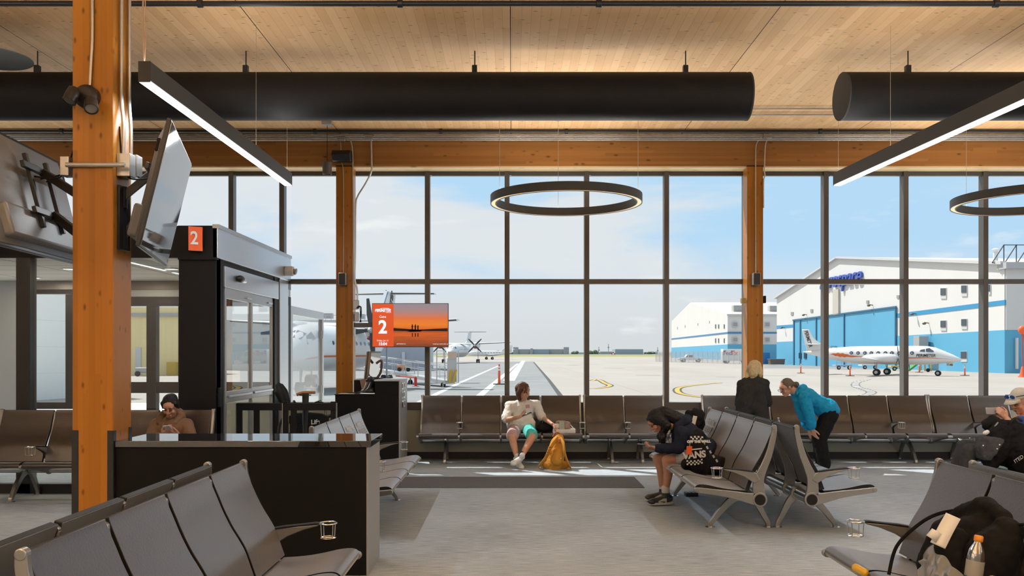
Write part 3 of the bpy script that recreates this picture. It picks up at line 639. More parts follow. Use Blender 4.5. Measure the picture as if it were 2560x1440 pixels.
SCR = mat('switched off screen', (.02, .02, .022), .03, 0, .5); SCR.node_tree.nodes['Principled BSDF'].inputs['IOR'].default_value = 3.4
def tv(near_top, far_top, near_bot, lab, back_sign):
    nt_, ft, nb = V(near_top), V(far_top), V(near_bot); wv = (ft-nt_); hv = (nb-nt_); n = wv.cross(hv).normalized()
    if n.x*back_sign > 0: n = -n          # n points out of the screen
    n = V(n); wn_ = wv.normalized(); hn = (hv-wn_*hv.dot(wn_)).normalized(); W_, Hh = wv.length, hv.length
    c = nt_+wn_*W_/2+hn*Hh/2
    t = thing('television', lab, 'television', c, 0, 'televisions on the big column')
    MB().obox(c-n*.02, W_, Hh, .03, wn_, hn, n).build('bezel', M['blackmetal'], t, bevel=.004)
    MB().obox(c-n*.003, W_-.03, Hh-.03, .006, wn_, hn, n).build('screen', SCR, t, smooth=False)
    r0 = [c-n*.035+wn_*(i*W_*.48)+hn*(j*Hh*.48) for i, j in ((-1, -1), (1, -1), (1, 1), (-1, 1))]; r1 = [c-n*.085+wn_*(i*W_*.40)+hn*(j*Hh*.36) for i, j in ((-1, -1), (1, -1), (1, 1), (-1, 1))]
    MB().add(r0+r1, [(0, 1, 2, 3), (4, 5, 6, 7), (0, 1, 5, 4), (1, 2, 6, 5), (2, 3, 7, 6), (3, 0, 4, 7)]).build('back_cover', mat('tv back plastic', (.09, .09, .095), .45), t, bevel=.01)
    MB().obox(c-n*.08+hn*Hh*.30, W_*.86, Hh*.26, .09, wn_, hn, n).build('electronics_bulge', mat('tv back plastic', (.09, .09, .095), .45), t, bevel=.02)
    MB().obox(c-n*.062-hn*Hh*.30, W_*.9, .09, .03, wn_, hn, n).build('vent_band', M['black'], t, bevel=.005)
    return t, c, n, wn_, hn, W_, Hh
def mount(tvx, xcol, lab):
    t, c, n, wn_, hn, W_, Hh = tvx
    m = thing('tv_mount', lab, 'wall bracket', c-n*.12, 0, 'television brackets')
    q = c-n*.14
    for s in (-1, 1):
        MB().obox(q+wn_*(s*.17), .04, Hh*.62, .03, wn_, hn, n).build('upright', M['blackmetal'], m, bevel=.004)
        MB().obox(q+hn*(s*.17)-n*.02, .62, .05, .03, wn_, hn, n).build('rail', M['blackmetal'], m, bevel=.004)
    yc_ = YC+.15
    MB().box((xcol-.02, yc_-.09, c.z-.40), (xcol+.02, yc_+.09, c.z+.08)).build('wall_plate', M['blackmetal'], m, bevel=.004)
    for dz in (-.30, .0):
        a = V((xcol, yc_, c.z+dz)); e2 = q+hn*(-(dz+.15)*1.1)-n*.03
        MB().bar(a, e2, .05, .06).build('arm', M['blackmetal'], m, bevel=.005)
        MB().cyl(a+V((0, 0, -.08)), a+V((0, 0, .08)), .035, 14).build('pivot', M['blackmetal'], m)
    for i in range(3):
        s0 = q+wn_*(-.1+.1*i)-hn*.12; mid = (s0+V((xcol, yc_, c.z+.5)))/2-n*(.06+.03*i)+V((0, -.05, -.18+.05*i))
        MB().tube(catmull([s0, mid, V((xcol, yc_-.05, c.z+.52))], 8), .006, 8).build('cable', M['rubber'], m)
    return m
T1 = tv(P(431, 297, 5.9), P(481, 410, 7.35), P(354, 618, 5.9), 'large dark television tilted down on the right side of the big column', -1)
mount(T1, XCR, 'black bracket holding the television right of the column')
dxn = .0
T2 = tv(V((-3.72, 5.75, 3.25)), V((-3.86, 7.25, 3.25)), V((-3.50, 5.75, 2.37)), 'large television left of the big column seen from its grey back', 1)
for ch in T2[0].children:
    if ch.name.startswith(('back_cover', 'electronics')): ch.data.materials[0] = mat('grey tv back', (.20, .20, .205), .4, .2)
mount(T2, P(181, 0, YC).x, 'black bracket holding the television left of the column')
# ================================================================ outside: apron, hangars, aircraft
def apron_mat():
    m = bpy.data.materials.new('apron concrete'); nt, N, L, b = nodes(m); b.inputs['Roughness'].default_value = .85; b.inputs['Specular IOR Level'].default_value = .2
    tc = N.new('ShaderNodeTexCoord')
    def noise(scale, st, det=5):
        mp = N.new('ShaderNodeMapping'); mp.inputs['Scale'].default_value = st; L.new(tc.outputs['Object'], mp.inputs[0])
        n = N.new('ShaderNodeTexNoise'); n.inputs['Scale'].default_value = scale; n.inputs['Detail'].default_value = det; L.new(mp.outputs[0], n.inputs['Vector']); return n.outputs['Fac']
    a = noise(.12, (1, .25, 1)); c = noise(1.5, (.3, 1, 1))
    sp = N.new('ShaderNodeSeparateXYZ'); L.new(tc.outputs['Object'], sp.inputs[0])
    f = math_node(N, L, 'ADD', math_node(N, L, 'MULTIPLY', a, .7), math_node(N, L, 'MULTIPLY', c, .3))
    r = N.new('ShaderNodeMapRange'); r.inputs[1].default_value = .3; r.inputs[2].default_value = .7; L.new(f, r.inputs[0])
    mx = N.new('ShaderNodeMix'); mx.data_type = 'RGBA'; L.new(r.outputs[0], mx.inputs[0]); mx.inputs[6].default_value = (.335, .305, .275, 1); mx.inputs[7].default_value = (.405, .375, .34, 1)
    e = None
    for ax, wd in ((0, 7.5), (1, 7.5)):
        k_ = math_node(N, L, 'LESS_THAN', math_node(N, L, 'FRACT', math_node(N, L, 'DIVIDE', sp.outputs[ax], wd)), .010)
        e = k_ if e is None else math_node(N, L, 'MAXIMUM', e, k_)
    e = math_node(N, L, 'MULTIPLY', e, .4)
    mx2 = N.new('ShaderNodeMix'); mx2.data_type = 'RGBA'; L.new(e, mx2.inputs[0]); L.new(mx.outputs[2], mx2.inputs[6]); mx2.inputs[7].default_value = (.16, .155, .15, 1)
    L.new(mx2.outputs[2], b.inputs['Base Color']); return m
struct(MB().box((-60, YW+.21, GZ-.3), (60, 39.5, GZ+.004)).build('ground_bounce_strip', mat('added pale bounce ground', (.86, .84, .79), .8, 0, .2, .04, .5), smooth=False), 'added unseen pale ground strip bouncing sunlight up to the ceiling')  # added out of view as a reflector, throws sunlight onto the ceiling
gr = struct(MB().box((-900, YW+.21, GZ-.3), (900, 430, GZ)).build('ground', apron_mat(), smooth=False))
struct(MB().box((-1600, 430, GZ-.3), (1600, 640, GZ)).build('ground_grass', mat('dry airfield grass', (.30, .29, .12), .9, 0, .1, .35, .05), smooth=False))
struct(MB().box((-3000, 640, GZ-.3), (3000, 2500, GZ)).build('ground_far', mat('far airfield', (.22, .235, .20), .9, 0, .1, .3, .01), smooth=False))
MK = dict(white=mat('white line paint', (.62, .62, .60), .7), yellow=mat('yellow line paint', (.50, .33, .05), .7), dark=mat('dark asphalt', (.255, .26, .262), .9, 0, .1, .2, .4), black=mat('tar joint', (.06, .06, .06), .9),
          stain=mat('tyre and oil stain', (.20, .19, .18), .9))
def strip(pts, w, m, name='painted_line', z=.004, px=True):
    q = [G(*p) if px else V(p) for p in pts]; rows = []
    for i, p in enumerate(q):
        d = (q[min(i+1, len(q)-1)]-q[max(i-1, 0)]).normalized(); n = V((-d.y, d.x, 0))*w/2; u = V((0, 0, z)); rows.append([p-n+u, p+n+u])
    return MB().grid(rows).build(name, m, gr, smooth=False)
def region(pts, m, name='surface_patch', z=.002):
    return MB().add([G(*p)+V((0, 0, z)) for p in pts], [tuple(range(len(pts)))]).build(name, m, gr, smooth=False)
region([(600, 1012), (1418, 1012), (1333, 904), (1150, 904), (600, 915)], MK['dark'])
region([(1278, 951), (1366, 947), (1358, 940), (1283, 943)], mat('sealed patch', (.205, .21, .212), .9), z=.005)
strip([(1418, 1012), (1372, 950), (1334, 905)], .28, MK['black'], z=.008)
strip([(1309, 902), (1272, 952)], .95, MK['white'], z=.008); strip([(1294, 909), (1236, 958), (1180, 1006)], .42, MK['white'], z=.008)
strip([(1250, 913), (1150, 957), (1040, 1010)], .35, MK['white'], z=.008)
for a in ([(1480, 952), (1490, 949), (1500, 951), (1512, 958), (1525, 964), (1510, 969), (1480, 972)], [(1800, 957), (1740, 963), (1700, 969), (1693, 977), (1705, 985), (1745, 992), (1800, 998)]):
    q = catmull([V((x, y, 0)) for x, y in a], 8); strip([(p.x, p.y) for p in q], .55, MK['black'], z=.006); strip([(p.x, p.y) for p in q], .30, MK['yellow'], z=.010)
q = catmull([V((x, y, 0)) for x, y in ((2168, 949), (2142, 956), (2140, 966), (2160, 973), (2178, 980), (2168, 987), (2130, 994))], 7)
for i in range(0, len(q)-1, 2): strip([(q[i].x, q[i].y), (q[i+1].x, q[i+1].y)], .62, MK['black'], z=.006)
for i in range(0, len(q)-1, 2): strip([(q[i].x, q[i].y), (q[i+1].x*.8+q[i].x*.2, q[i+1].y*.8+q[i].y*.2)], .44, MK['white'], z=.012)
for x0, x1, y, wd in ((1450, 1900, 946, .16), (2080, 2560, 967, .18), (1900, 2560, 926, .4), (2100, 2440, 972, .2), (1320, 1440, 945.5, .14)):
    strip([(x0, y), (x1, y+2)], wd, MK['white'], z=.006)
for x0, x1, y, wd in ((1590, 1650, 938, .9), (1510, 1560, 920, 1.2), (1790, 1840, 942, .5), (1900, 1990, 939, .6), (1420, 1450, 913, 1.5)): strip([(x0, y), (x1, y+.6)], wd, MK['stain'], 'stain', .005)
for y in (925, 931, 944, 953, 957, 962, 967, 972, 979, 984, 991): strip([(1150+(y*37) % 120, y), (1330-(y*53) % 60, y+.5)], .10+.08*((y*7) % 3), MK['stain'], 'stain', .005)
region([(1910, 921), (2560, 925), (2560, 918), (2350, 913), (1910, 913)], MK['dark'], z=.003)

SIDE = dict(white=mat('white cladding', (.66, .66, .65), .55, 0, .3, .05, .2, .25, 6, (1, 1, .01)), blue=mat('sky blue cladding', (.11, .38, .58), .5, 0, .3, .06, .2), band=mat('blue band', (.04, .27, .50), .5),
            door=mat('blue hangar door', (.11, .37, .57), .5, 0, .3, .10, .15), trim=mat('pale trim', (.55, .56, .57), .5), win=mat('dark window', (.05, .07, .09), .1, 0, .8), wall=mat('grey hoarding', (.42, .43, .45), .6))
class Wall:
    def __init__(s, A, B):
        s.A, s.B = V(A), V(B); s.m = (s.B.x-s.A.x)/(s.B.y-s.A.y); d = (s.B-s.A).normalized(); s.n = V((-d.y, d.x, 0))
        if s.n.x > 0: s.n = -s.n
    def Y(s, px): return (s.A.x-s.m*s.A.y)/((px-VX)/F-s.m)
    def p(s, px, py, off=0.): return P(px, py, s.Y(px))+s.n*off
    def g(s, px, z, off=0.):
        q = s.p(px, VY, off); return V((q.x, q.y, z))
    def quad(s, mb, px0, px1, t0, t1, b0=None, b1=None, off=.05, th=.12):
        lo = [s.g(px1, GZ, off) if b1 is None else s.p(px1, b1, off), s.g(px0, GZ, off) if b0 is None else s.p(px0, b0, off)]
        return mb.prism([s.p(px0, t0, off), s.p(px1, t1, off)]+lo, -s.n*th)
def shed(name, lab, wl, gable, depth, mm):
    t = thing(name, lab, 'hangar', wl.g(gable[0][0], GZ))
    poly = [wl.g(gable[0][0], GZ)]+[wl.p(*g_) for g_ in gable]+[wl.g(gable[-1][0], GZ)]
    MB().prism(poly, -wl.n*depth).build('walls', mm, t, smooth=False)
    return t
W1 = Wall((50.2, 163, 0), (54.4, 95, 0))
hg = shed('hangar', 'big white and blue hangar filling the right windows behind the parked aircraft', W1, [(1942, 745), (2095, 643), (2511, 656)], 70, SIDE['white'])
b = MB(); W1.quad(b, 1942, 1986, 855, 853); W1.quad(b, 2242, 2511, 840, 825)
y95 = W1.B.y-.06
z825, z750, z762 = P(0, 825, 95).z, P(0, 750, 95).z, P(0, 762, 95).z
b.box((W1.B.x-.05, y95-.06, GZ), (W1.B.x+40, y95+.1, z825)); b.build('blue_base', SIDE['blue'], hg, smooth=False)
b = MB(); W1.quad(b, 1942, 1986, 814, 811, 822, 818); W1.quad(b, 2242, 2511, 784, 750, 794, 762); b.box((W1.B.x-.05, y95-.06, z762), (W1.B.x+40, y95+.1, z750)); b.build('blue_band', SIDE['band'], hg, smooth=False)
b = MB(); W1.quad(b, 1987, 2242, 801, 767, off=.12, th=.2); b.build('hangar_door', SIDE['door'], hg, smooth=False)
b = MB()
for px in (1987, 2003, 2043, 2113, 2242): W1.quad(b, px-1.2, px+1.2, 801-(px-1987)*.133, 801-(px-1987)*.133, off=.25, th=.1)
W1.quad(b, 1985, 2244, 799, 765, 802.5, 769, off=.3, th=.2); b.build('door_post', mat('dark blue steel', (.03, .14, .25), .5), hg, smooth=False)
b = MB(); W1.quad(b, 2086, 2100, 724, 723, 788, 786, off=.3, th=.4); b.build('door_chimney', mat('cream panel', (.50, .48, .42), .6), hg, smooth=False)
b = MB(); W1.quad(b, 1940, 2096, 743.5, 641.5, 747.5, 645.5, off=.5, th=.6); W1.quad(b, 2095, 2512, 641.5, 653, 646, 661, off=.5, th=.6); b.build('roof_trim', SIDE['trim'], hg, smooth=False)
for px0, px1, t, bt in ((2354, 2366, 721, 746), (2406, 2418, 714, 740), (2354, 2366, 802, 826), (2406, 2418, 798, 822), (2405, 2418, 879, 904), (2354, 2366, 879, 890), (2473, 2477, 712, 736)):
    b = MB(); W1.quad(b, px0-1, px1+1, t-1, t-1.3, bt+1, bt+.7, off=.10, th=.1); f_ = b.build('window_frame', SIDE['trim'], hg, smooth=False)
    b = MB(); W1.quad(b, px0, px1, t, t-.3, bt-(bt-t)*.32, bt-(bt-t)*.32, off=.16, th=.1); b.build('window_pane', SIDE['win'], f_, smooth=False)
for px0, px1 in ((2000, 2006), (2013, 2019)):
    b = MB(); W1.quad(b, px0, px1, 882, 882, 896, 896, off=.25, th=.1); b.build('window_pane', SIDE['win'], hg, smooth=False)
for px, py in ((1981, 784), (2030, 777), (2170, 755), (2246, 742)):
    b = MB(); W1.quad(b, px-3, px+3, py-4, py-4, py+4, py+4, off=.1, th=.1); b.build('wall_vent', mat('vent grey', (.3, .3, .3), .6), hg, smooth=False)
for px, py in ((1962, 819), (2017, 787), (2182, 763), (2291, 785), (2322, 808)):
    q = W1.p(px, py, .2); MB().ell(q+V((-.4, 0, -.05)), (.26, .2, .15)).cyl(q+V((.2, 0, 0)), q+V((-.4, 0, .1)), .06, 8).build('flood_lamp', mat('lamp bronze', (.12, .10, .07), .5), hg)
text('aerospace', 3.6, mat('sign blue', (.05, .10, .42), .4), hg, W1.p(2103, 698, .25), W1.B-W1.A, (0, 0, 1), 'lettering', .15, 'CENTER', .25, .03)
# front corner: downpipe, roof rail, side yard fence
b = MB(); x = W1.B.x
for dx in (1.0, 2.4): b.box((x+dx, y95-.5, -.2), (x+dx+.22, y95-.25, 6 if dx > 2 else 3.2))
b.build('downpipe', mat('pale pipe', (.62, .62, .62), .5), hg, smooth=False)
MB().box((x-.3, y95-.8, 10.8), (x+40, y95+1, 11.5)).build('eave_fascia', SIDE['wall'], hg, smooth=False)
MB().box((x+.1, y95-.10, z825+.0), (x+40, y95+.05, 10.8)).build('shaded_side', mat('white cladding greyed as shade', (.60, .60, .60), .6), hg, smooth=False)  # white cladding made greyer here, its shade put into the colour
b = MB()
for i in range(5):
    xx = x-.8+i*1.4; b.bar((xx, 96, 11.6), (xx+1.3, 96, 13.6), .09, .09); b.bar((xx+1.3, 96, 11.6), (xx+1.3, 96, 13.6), .09, .09)
b.bar((x+.5, 96, 13.6), (x+8, 96, 13.6), .09, .09); b.bar((x-.8, 96, 11.6), (x+8, 96, 11.6), .09, .09); b.build('roof_rail', mat('dark rail', (.09, .10, .12), .5), hg, smooth=False)
MB().cyl(P(2489, 655, 110), P(2489, 627, 110), .28, 12).lathe(P(2489, 630, 110), [(.3, 0), (.5, .3), (.3, .45), (0, .5)]).build('roof_flue', SIDE['trim'], hg)
b = MB(); zz = P(0, 855, 93).z
for i in range(5): b.bar((W1.B.x+2.2+i*3, 92, GZ), (W1.B.x+2.2+i*3, 92, 3.5), .16, .16)
for z in (1.2, 2.9): b.bar((W1.B.x+2.2, 92, z), (W1.B.x+16, 92, z), .10, .10)
o = b.build('yard_gate', mat('pale pipe', (.62, .62, .62), .5), None, smooth=False); tag(o, 'pale tubular yard gate beside the corner of the big hangar', 'gate')
W2 = Wall((65, 350, 0), (62.7, 250, 0))
fh = shed('hangar', 'distant white hangar with blue bands left of the right window column', W2, [(1679, 803), (1726, 756), (1819, 786)], 60, SIDE['white'])
zz = lambda py: P(0, py, 250).z
b = MB(); W2.quad(b, 1679, 1819, 869, 861, off=.1); b.box((62.6, 249.7, GZ), (123, 250.1, zz(861))); b.build('blue_base', SIDE['blue'], fh, smooth=False)
b = MB(); W2.quad(b, 1679, 1819, 846, 830, 849, 834, off=.1); b.box((62.6, 249.7, zz(834)), (123, 250.1, zz(830))); b.build('blue_band', mat('dusty blue band', (.05, .20, .42), .5), fh, smooth=False)
b = MB(); b.box((62.4, 249.4, zz(789)), (123, 250, zz(785))); b.build('eave_trim', SIDE['trim'], fh, smooth=False)
for px in (1838, 1918):
    for t, bt in ((805, 818), (843, 856)):
        x = P(px, 0, 249.6).x; f_ = MB().box((x-.75, 249.5, zz(bt)), (x+.75, 249.9, zz(t))).build('window_frame', SIDE['trim'], fh, smooth=False)
        MB().box((x-.62, 249.45, zz(bt-2)), (x+.62, 249.8, zz(t+1.5))).build('window_pane', mat('grey blind', (.30, .31, .32), .3), f_, smooth=False)
for px in (1789.5, 1797, 1811):
    for t, bt in ((811, 821), (846, 857)):
        b = MB(); W2.quad(b, px-1, px+1, t, t, bt, bt, off=.15); b.build('window_pane', SIDE['win'], fh, smooth=False)
for px, py in ((1694, 820), (1713, 816), (1745, 811), (1774, 805)):
    b = MB(); W2.quad(b, px-.4, px+.4, py-3, py-3, py+3, py+3, off=.15); b.build('wall_slot', SIDE['wall'], fh, smooth=False)
for px, py in ((1842, 772), (1932, 773)):
    q = P(px, py, 262); b = MB().box(q-V((1.3, 1.2, 1.0)), q+V((1.3, 1.2, 1.0))); tag(b.build('roof_unit', mat('rooftop unit', (.38, .37, .34), .5), fh, smooth=False))
    MB().box(q-V((.9, 1.35, .6)), q+V((.9, -1.1, .7))).build('roof_grille', mat('vent grey', (.3, .3, .3), .6), fh, smooth=False)
# chain link fence before the far hangar
def linkmat():
    m = bpy.data.materials.new('chain link'); nt, N, L, b = nodes(m); b.inputs['Base Color'].default_value = (.30, .31, .33, 1)
    t = N.new('ShaderNodeBsdfTransparent'); mx = N.new('ShaderNodeMixShader'); mx.inputs[0].default_value = .42
    L.new(t.outputs[0], mx.inputs[1]); L.new(b.outputs[0], mx.inputs[2]); L.new(mx.outputs[0], N['Material Output'].inputs[0]); return m
t = thing('chain_link_fence', 'grey chain link fence with barbed wire arms before the distant hangar', 'fence', G(1800, 908))
fa, fb = G(1640, 904.5), G(1893, 911.5)
b = MB(); h = 2.45
MB().add([fa, fb, fb+V((0, 0, h)), fa+V((0, 0, h))], [(0, 1, 2, 3)]).build('netting', linkmat(), t, smooth=False)
for i in range(22):
    q = fa.lerp(fb, i/21); MB().cyl(q, q+V((0, 0, h)), .045, 8).bar(q+V((0, 0, h)), q+V((-.25, -.2, .4)), .05, .05).build('post', SIDE['trim'], t)
# vehicles
def wheel(mb, c, r, w, ax=V((0, 1, 0))): mb.tube([V(c)-ax*w/2, V(c)-ax*w*.4, V(c)+ax*w*.4, V(c)+ax*w/2], [r*.86, r, r, r*.86], 20); return mb
TY = mat('tyre', (.02, .02, .02), .8); HUB = mat('wheel hub', (.45, .45, .45), .4, .5)
def truck(name, lab, cat, loc, rz, kind, col, s=1.):
    t = thing(name, lab, cat, loc, rz); c = mat(lab[:24], col, .4, 0, .5)
    if kind == 'van':
        MB().box((-2.6, -1.05, .55), (1.3, 1.05, 2.95)).build('cargo_box', c, t, True, bevel=.05)
        MB().prism([(1.3, -1, .5), (2.9, -1, .5), (2.95, -1, 1.35), (2.2, -1, 1.6), (1.8, -1, 2.6), (1.3, -1, 2.7)], (0, 2, 0)).build('cab', c, t, True, bevel=.05)
        MB().prism([(2.1, -1.02, 1.55), (1.75, -1.02, 2.4), (1.45, -1.02, 2.4), (1.45, -1.02, 1.55)], (0, 2.04, 0)).build('side_window', SIDE['win'], t, True, smooth=False)
        MB().box((2.9, -1, .4), (3.02, 1, .7)).build('bumper', HUB, t, True)
        xs, r = (-1.7, 1.95), .42
    else:
        MB().prism([(-2.7, -.9, .5), (2.7, -.9, .5), (2.75, -.9, 1.0), (1.5, -.9, 1.12), (1.0, -.9, 1.75), (-.35, -.9, 1.78), (-.6, -.9, 1.1), (-2.7, -.9, 1.1)], (0, 1.8, 0)).build('body', c, t, True, bevel=.06)
        MB().prism([(1.3, -.92, 1.14), (.93, -.92, 1.66), (-.28, -.92, 1.68), (-.42, -.92, 1.14)], (0, 1.84, 0)).build('side_window', SIDE['win'], t, True, smooth=False)
        MB().box((2.7, -.85, .45), (2.85, .85, .7)).build('bumper', HUB, t, True)
        xs, r = (-1.65, 1.75), .40
    for x in xs:
        for y in (-.85, .85):
            wo = wheel(MB(), (x, y, r), r, .28).build('wheel', TY, t, True); wheel(MB(), (x, y*1.06, r), r*.5, .22).build('hub', HUB, wo, True)
    t.scale = (s, s, s); return t
q = G(1846, 909); q.z = GZ
v = truck('delivery_van', 'white delivery van with purple and red lettering behind the fence', 'van', q+V((0, 3, 0)), 0, 'van', (.70, .70, .69))
text('Fed', 1.25, mat('purple lettering', (.10, .03, .22), .4), v, (-1.7, -1.07, 2.1), (1, 0, 0), (0, 0, 1), 'lettering', .01, 'CENTER', 0, .03, 1, True)
text('Ex', 1.25, mat('red lettering', (.65, .07, .03), .4), v, (-.25, -1.07, 2.1), (1, 0, 0), (0, 0, 1), 'lettering', .01, 'CENTER', 0, .03, 1, True)
truck('pickup_truck', 'white pickup truck behind the fence left of the delivery van', 'truck', G(1727, 905.5), pi, 'pickup', (.66, .66, .66))
truck('pickup_truck', 'dark blue pickup truck on the apron below the gate screen', 'truck', G(1031, 903), 0, 'pickup', (.035, .05, .085))
q = G(1912, 912); t = thing('skip_container', 'blue steel storage container beside the right window column', 'container', q)
MB().box(q+V((-1.6, 0, .1)), q+V((.95, 2.4, 2.25))).build('body', mat('container blue', (.02, .17, .45), .5), t, bevel=.03)
b = MB()
for i in range(6): b.box(q+V((-1.5+i*.45, -.05, .2)), q+V((-1.42+i*.45, .02, 2.15)))
b.build('ribs', mat('container blue light', (.03, .22, .52), .5), t, smooth=False)
q = G(1944, 912.5); t = thing('dumpster', 'low brown open dumpster at the foot of the big hangar', 'dumpster', q)
b = MB(); b.prism([q+V((-1.25, 0, .1)), q+V((1.25, 0, .1)), q+V((1.35, 0, 1.05)), q+V((-1.35, 0, 1.05))], (0, 1.6, 0)); b.build('bin', mat('brown steel', (.13, .11, .10), .6), t, bevel=.02); MB().box(q+V((-1.4, -.08, 1.0)), q+V((1.4, 1.68, 1.1))).build('rim', mat('brown steel rim', (.2, .18, .17), .6), t)
# delineator posts
OR = mat('safety orange', (.80, .13, .04), .5); WR = mat('reflective band', (.75, .75, .74), .4)
for i, (px, py, lab) in enumerate(((1248, 961, 'orange delineator post on the apron left of the seated person'), (2002, 933, 'orange delineator post under the tail of the parked aircraft'), (2125, 940, 'orange delineator post left of the main wheels of the parked aircraft'),
                     (2298, 931, 'orange delineator post behind the nose of the parked aircraft'), (2412, 939, 'orange delineator post in front of the nose of the parked aircraft'))):
    q = G(px, py); t = thing('delineator_post', lab, 'traffic post', q, 0, 'orange delineator posts on the apron')
    s = 1.35 if i == 0 else 1.
    MB().lathe(q+V((0, 0, .04)), [(0.075*s, 0), (.06*s, .75*s), (.05*s, 1.05*s), (.0, 1.07*s)], n=16).build('tube', OR, t)
    MB().lathe(q+V((0, 0, .74*s)), [(.066*s, 0), (.063*s, .09*s)], n=16).build('band', WR, t); MB().lathe(q+V((0, 0, .89*s)), [(.062*s, 0), (.060*s, .09*s)], n=16).build('band', WR, t)
    MB().box(q-V((.32*s, .32*s, 0)), q+V((.32*s, .32*s, .05))).build('base', M['rubber'], t, bevel=.01)
q = G(2557, 943); t = thing('hoist_stand', 'orange topped hoist stand with thin struts at the far right edge', 'stand', q)
MB().lathe(q, [(.42, 0), (.40, .1), (.3, .12), (.1, 1.0), (0, 1.02)], n=16).build('cone', OR, t); MB().cyl(q+V((0, 0, .5)), q+V((-.1, 0, 4.3)), .05, 8).cyl(q+V((.5, 0, 0)), q+V((0, 0, 4.3)), .04, 8).build('strut', mat('red steel', (.5, .08, .04), .5), t)
MB().ell(q+V((0, 0, 4.4)), (.42, .3, .42)).build('drum', OR, t)
# ---------------------------------------------------------------- aircraft
AW = mat('aircraft white', (.68, .68, .68), .3, 0, .5); AO = mat('aircraft orange', (.62, .13, .03), .4); AB = mat('boot black', (.035, .035, .04), .5); AGW = mat('cabin window', (.04, .06, .09), .1, 0, .8); AG = mat('aircraft grey', (.35, .36, .38), .4)
class Fus:
    def __init__(s, L, D, zc, prof): s.L, s.D, s.zc, s.prof = L, D, zc, prof
    def at(s, x):
        t = max(0., min(1., (x+s.L/2)/s.L)); pr = s.prof          # t: 0 tail .. 1 nose ; entries (t, radius, z offset)
        for i in range(len(pr)-1):
            if pr[i][0] <= t <= pr[i+1][0]:
                u = (t-pr[i][0])/(pr[i+1][0]-pr[i][0]); return pr[i][1]+(pr[i+1][1]-pr[i][1])*u, pr[i][2]+(pr[i+1][2]-pr[i][2])*u
        return pr[-1][1], pr[-1][2]
    def pt(s, x, a, k=1.):        # angle from +y (port) round over the top
        r, dz = s.at(x); r = max(r, .004)*s.D/2*k; return V((x, cos(a)*r, s.zc+dz*s.D+sin(a)*r))
    def mesh(s, n=28, m=60):
        return MB().loft([[s.pt(-s.L/2+s.L*i/m, 2*pi*k/n) for k in range(n)] for i in range(m+1)])
    def patch(s, outline, k=1.012):
        return MB().add([s.pt(x, a, k) for x, a in outline], [tuple(range(len(outline)))])
    def band(s, x0, x1, a0, a1, n=24, k=1.01, f=None):
        rows = []
        for i in range(n+1):
            x = x0+(x1-x0)*i/n; q = f(i/n) if f else (a0, a1); rows.append([s.pt(x, q[0]+(q[1]-q[0])*j/4, k) for j in range(5)])
        return MB().grid(rows)
def wing(mb, r0, c0, r1, c1, th=.12):
    """tapered aerofoil from root leading edge r0 (chord c0) to tip leading edge r1 (chord c1); chord runs to -x"""
    pr = [(0, 0), (.05, .45), (.25, 1), (.6, .7), (1, .03), (.6, -.35), (.25, -.5), (.05, -.3)]; rows = []
    for le, c in ((r0, c0), (V(r0).lerp(V(r1), .5), (c0+c1)/2), (r1, c1)): rows.append([V(le)+V((-x*c, 0, z*c*th*.6)) for x, z in pr])
    return mb.loft(rows)
def fin(mb, poly, th): return mb.prism([V((x, -th/2, z)) for x, z in poly], (0, th, 0))
def prop(t, c, r, n, ang=0., chord=.2):
    pb = MB()
    for k in range(n):
        a = 2*pi*k/n+ang; d = V((0, cos(a), sin(a))); e = V((0, -sin(a), cos(a)))
        pb.prism([V(c)+d*.1-e*chord*.25, V(c)+d*r*.5-e*chord*.5, V(c)+d*r-e*chord*.25, V(c)+d*r+e*chord*.25, V(c)+d*r*.5+e*chord*.5, V(c)+d*.1+e*chord*.25], (.04, 0, 0))
    po = pb.build('propeller', AB, t, True, smooth=False)
    MB().lathe(c, [(.22, -.1), (.2, .1), (.12, .32), (0, .42)], V((1, 0, 0)), 16).build('spinner', AG, po, True)
def gear(t, c, r, strut_top, pair=.2, tw=.18):
    g = MB().cyl((c[0], c[1], r), strut_top, .06, 10).bar((c[0]-.3, c[1], strut_top[2]-.05), (c[0], c[1], r+.15), .05, .05).build('landing_gear', AG, t, True)
    for s in (-1, 1):
        wo = wheel(MB(), (c[0], c[1]+s*pair, r), r, tw).build('wheel', TY, g, True); wheel(MB(), (c[0], c[1]+s*(pair+tw*.12), r), r*.5, tw).build('hub', HUB, g, True)
MET = [(0, .02, .18), (.05, .22, .14), (.12, .42, .10), (.22, .70, .06), (.32, .92, .02), (.40, 1, 0), (.74, 1, 0), (.80, .98, 0), (.85, .88, -.03), (.90, .66, -.10), (.95, .42, -.17), (.985, .2, -.22), (1, .03, -.24)]
NM, TM = V((43.4, 83, 0)), V((31.1, 92, 0)); dv = (NM-TM); LM = dv.length; yaw = atan2(dv.y, dv.x)
ca = (NM+TM)/2; fz = P(0, 888, 87).z-GZ
t = thing('propeller_aircraft', 'white commuter aircraft with orange feather stripe parked before the big hangar', 'aircraft', (ca.x, ca.y, GZ), yaw, 'aircraft on the apron')
fu = Fus(LM, 1.86, fz, MET); fu.mesh().build('fuselage', AW, t, True, angle=60)
wl_ = Wall(TM, NM)
def lx(px): q = wl_.p(px, VY); return (V((q.x, q.y, 0))-ca).dot(dv.normalized())
cw = [lx(p) for p in (2134, 2151, 2168, 2184, 2201, 2219, 2235, 2253, 2270, 2285)]
for i, x in enumerate(cw):
    for sgn, name in ((1, 'cabin_window'), (0, 'cabin_window')):
        ol = [(x+.19*cos(u*pi/5), (pi-.24 if sgn else .24)+(-1 if sgn else 1)*(.20*sin(u*pi/5))) for u in range(10)]
        fu.patch(ol).build(name, AGW, t, True, smooth=False)
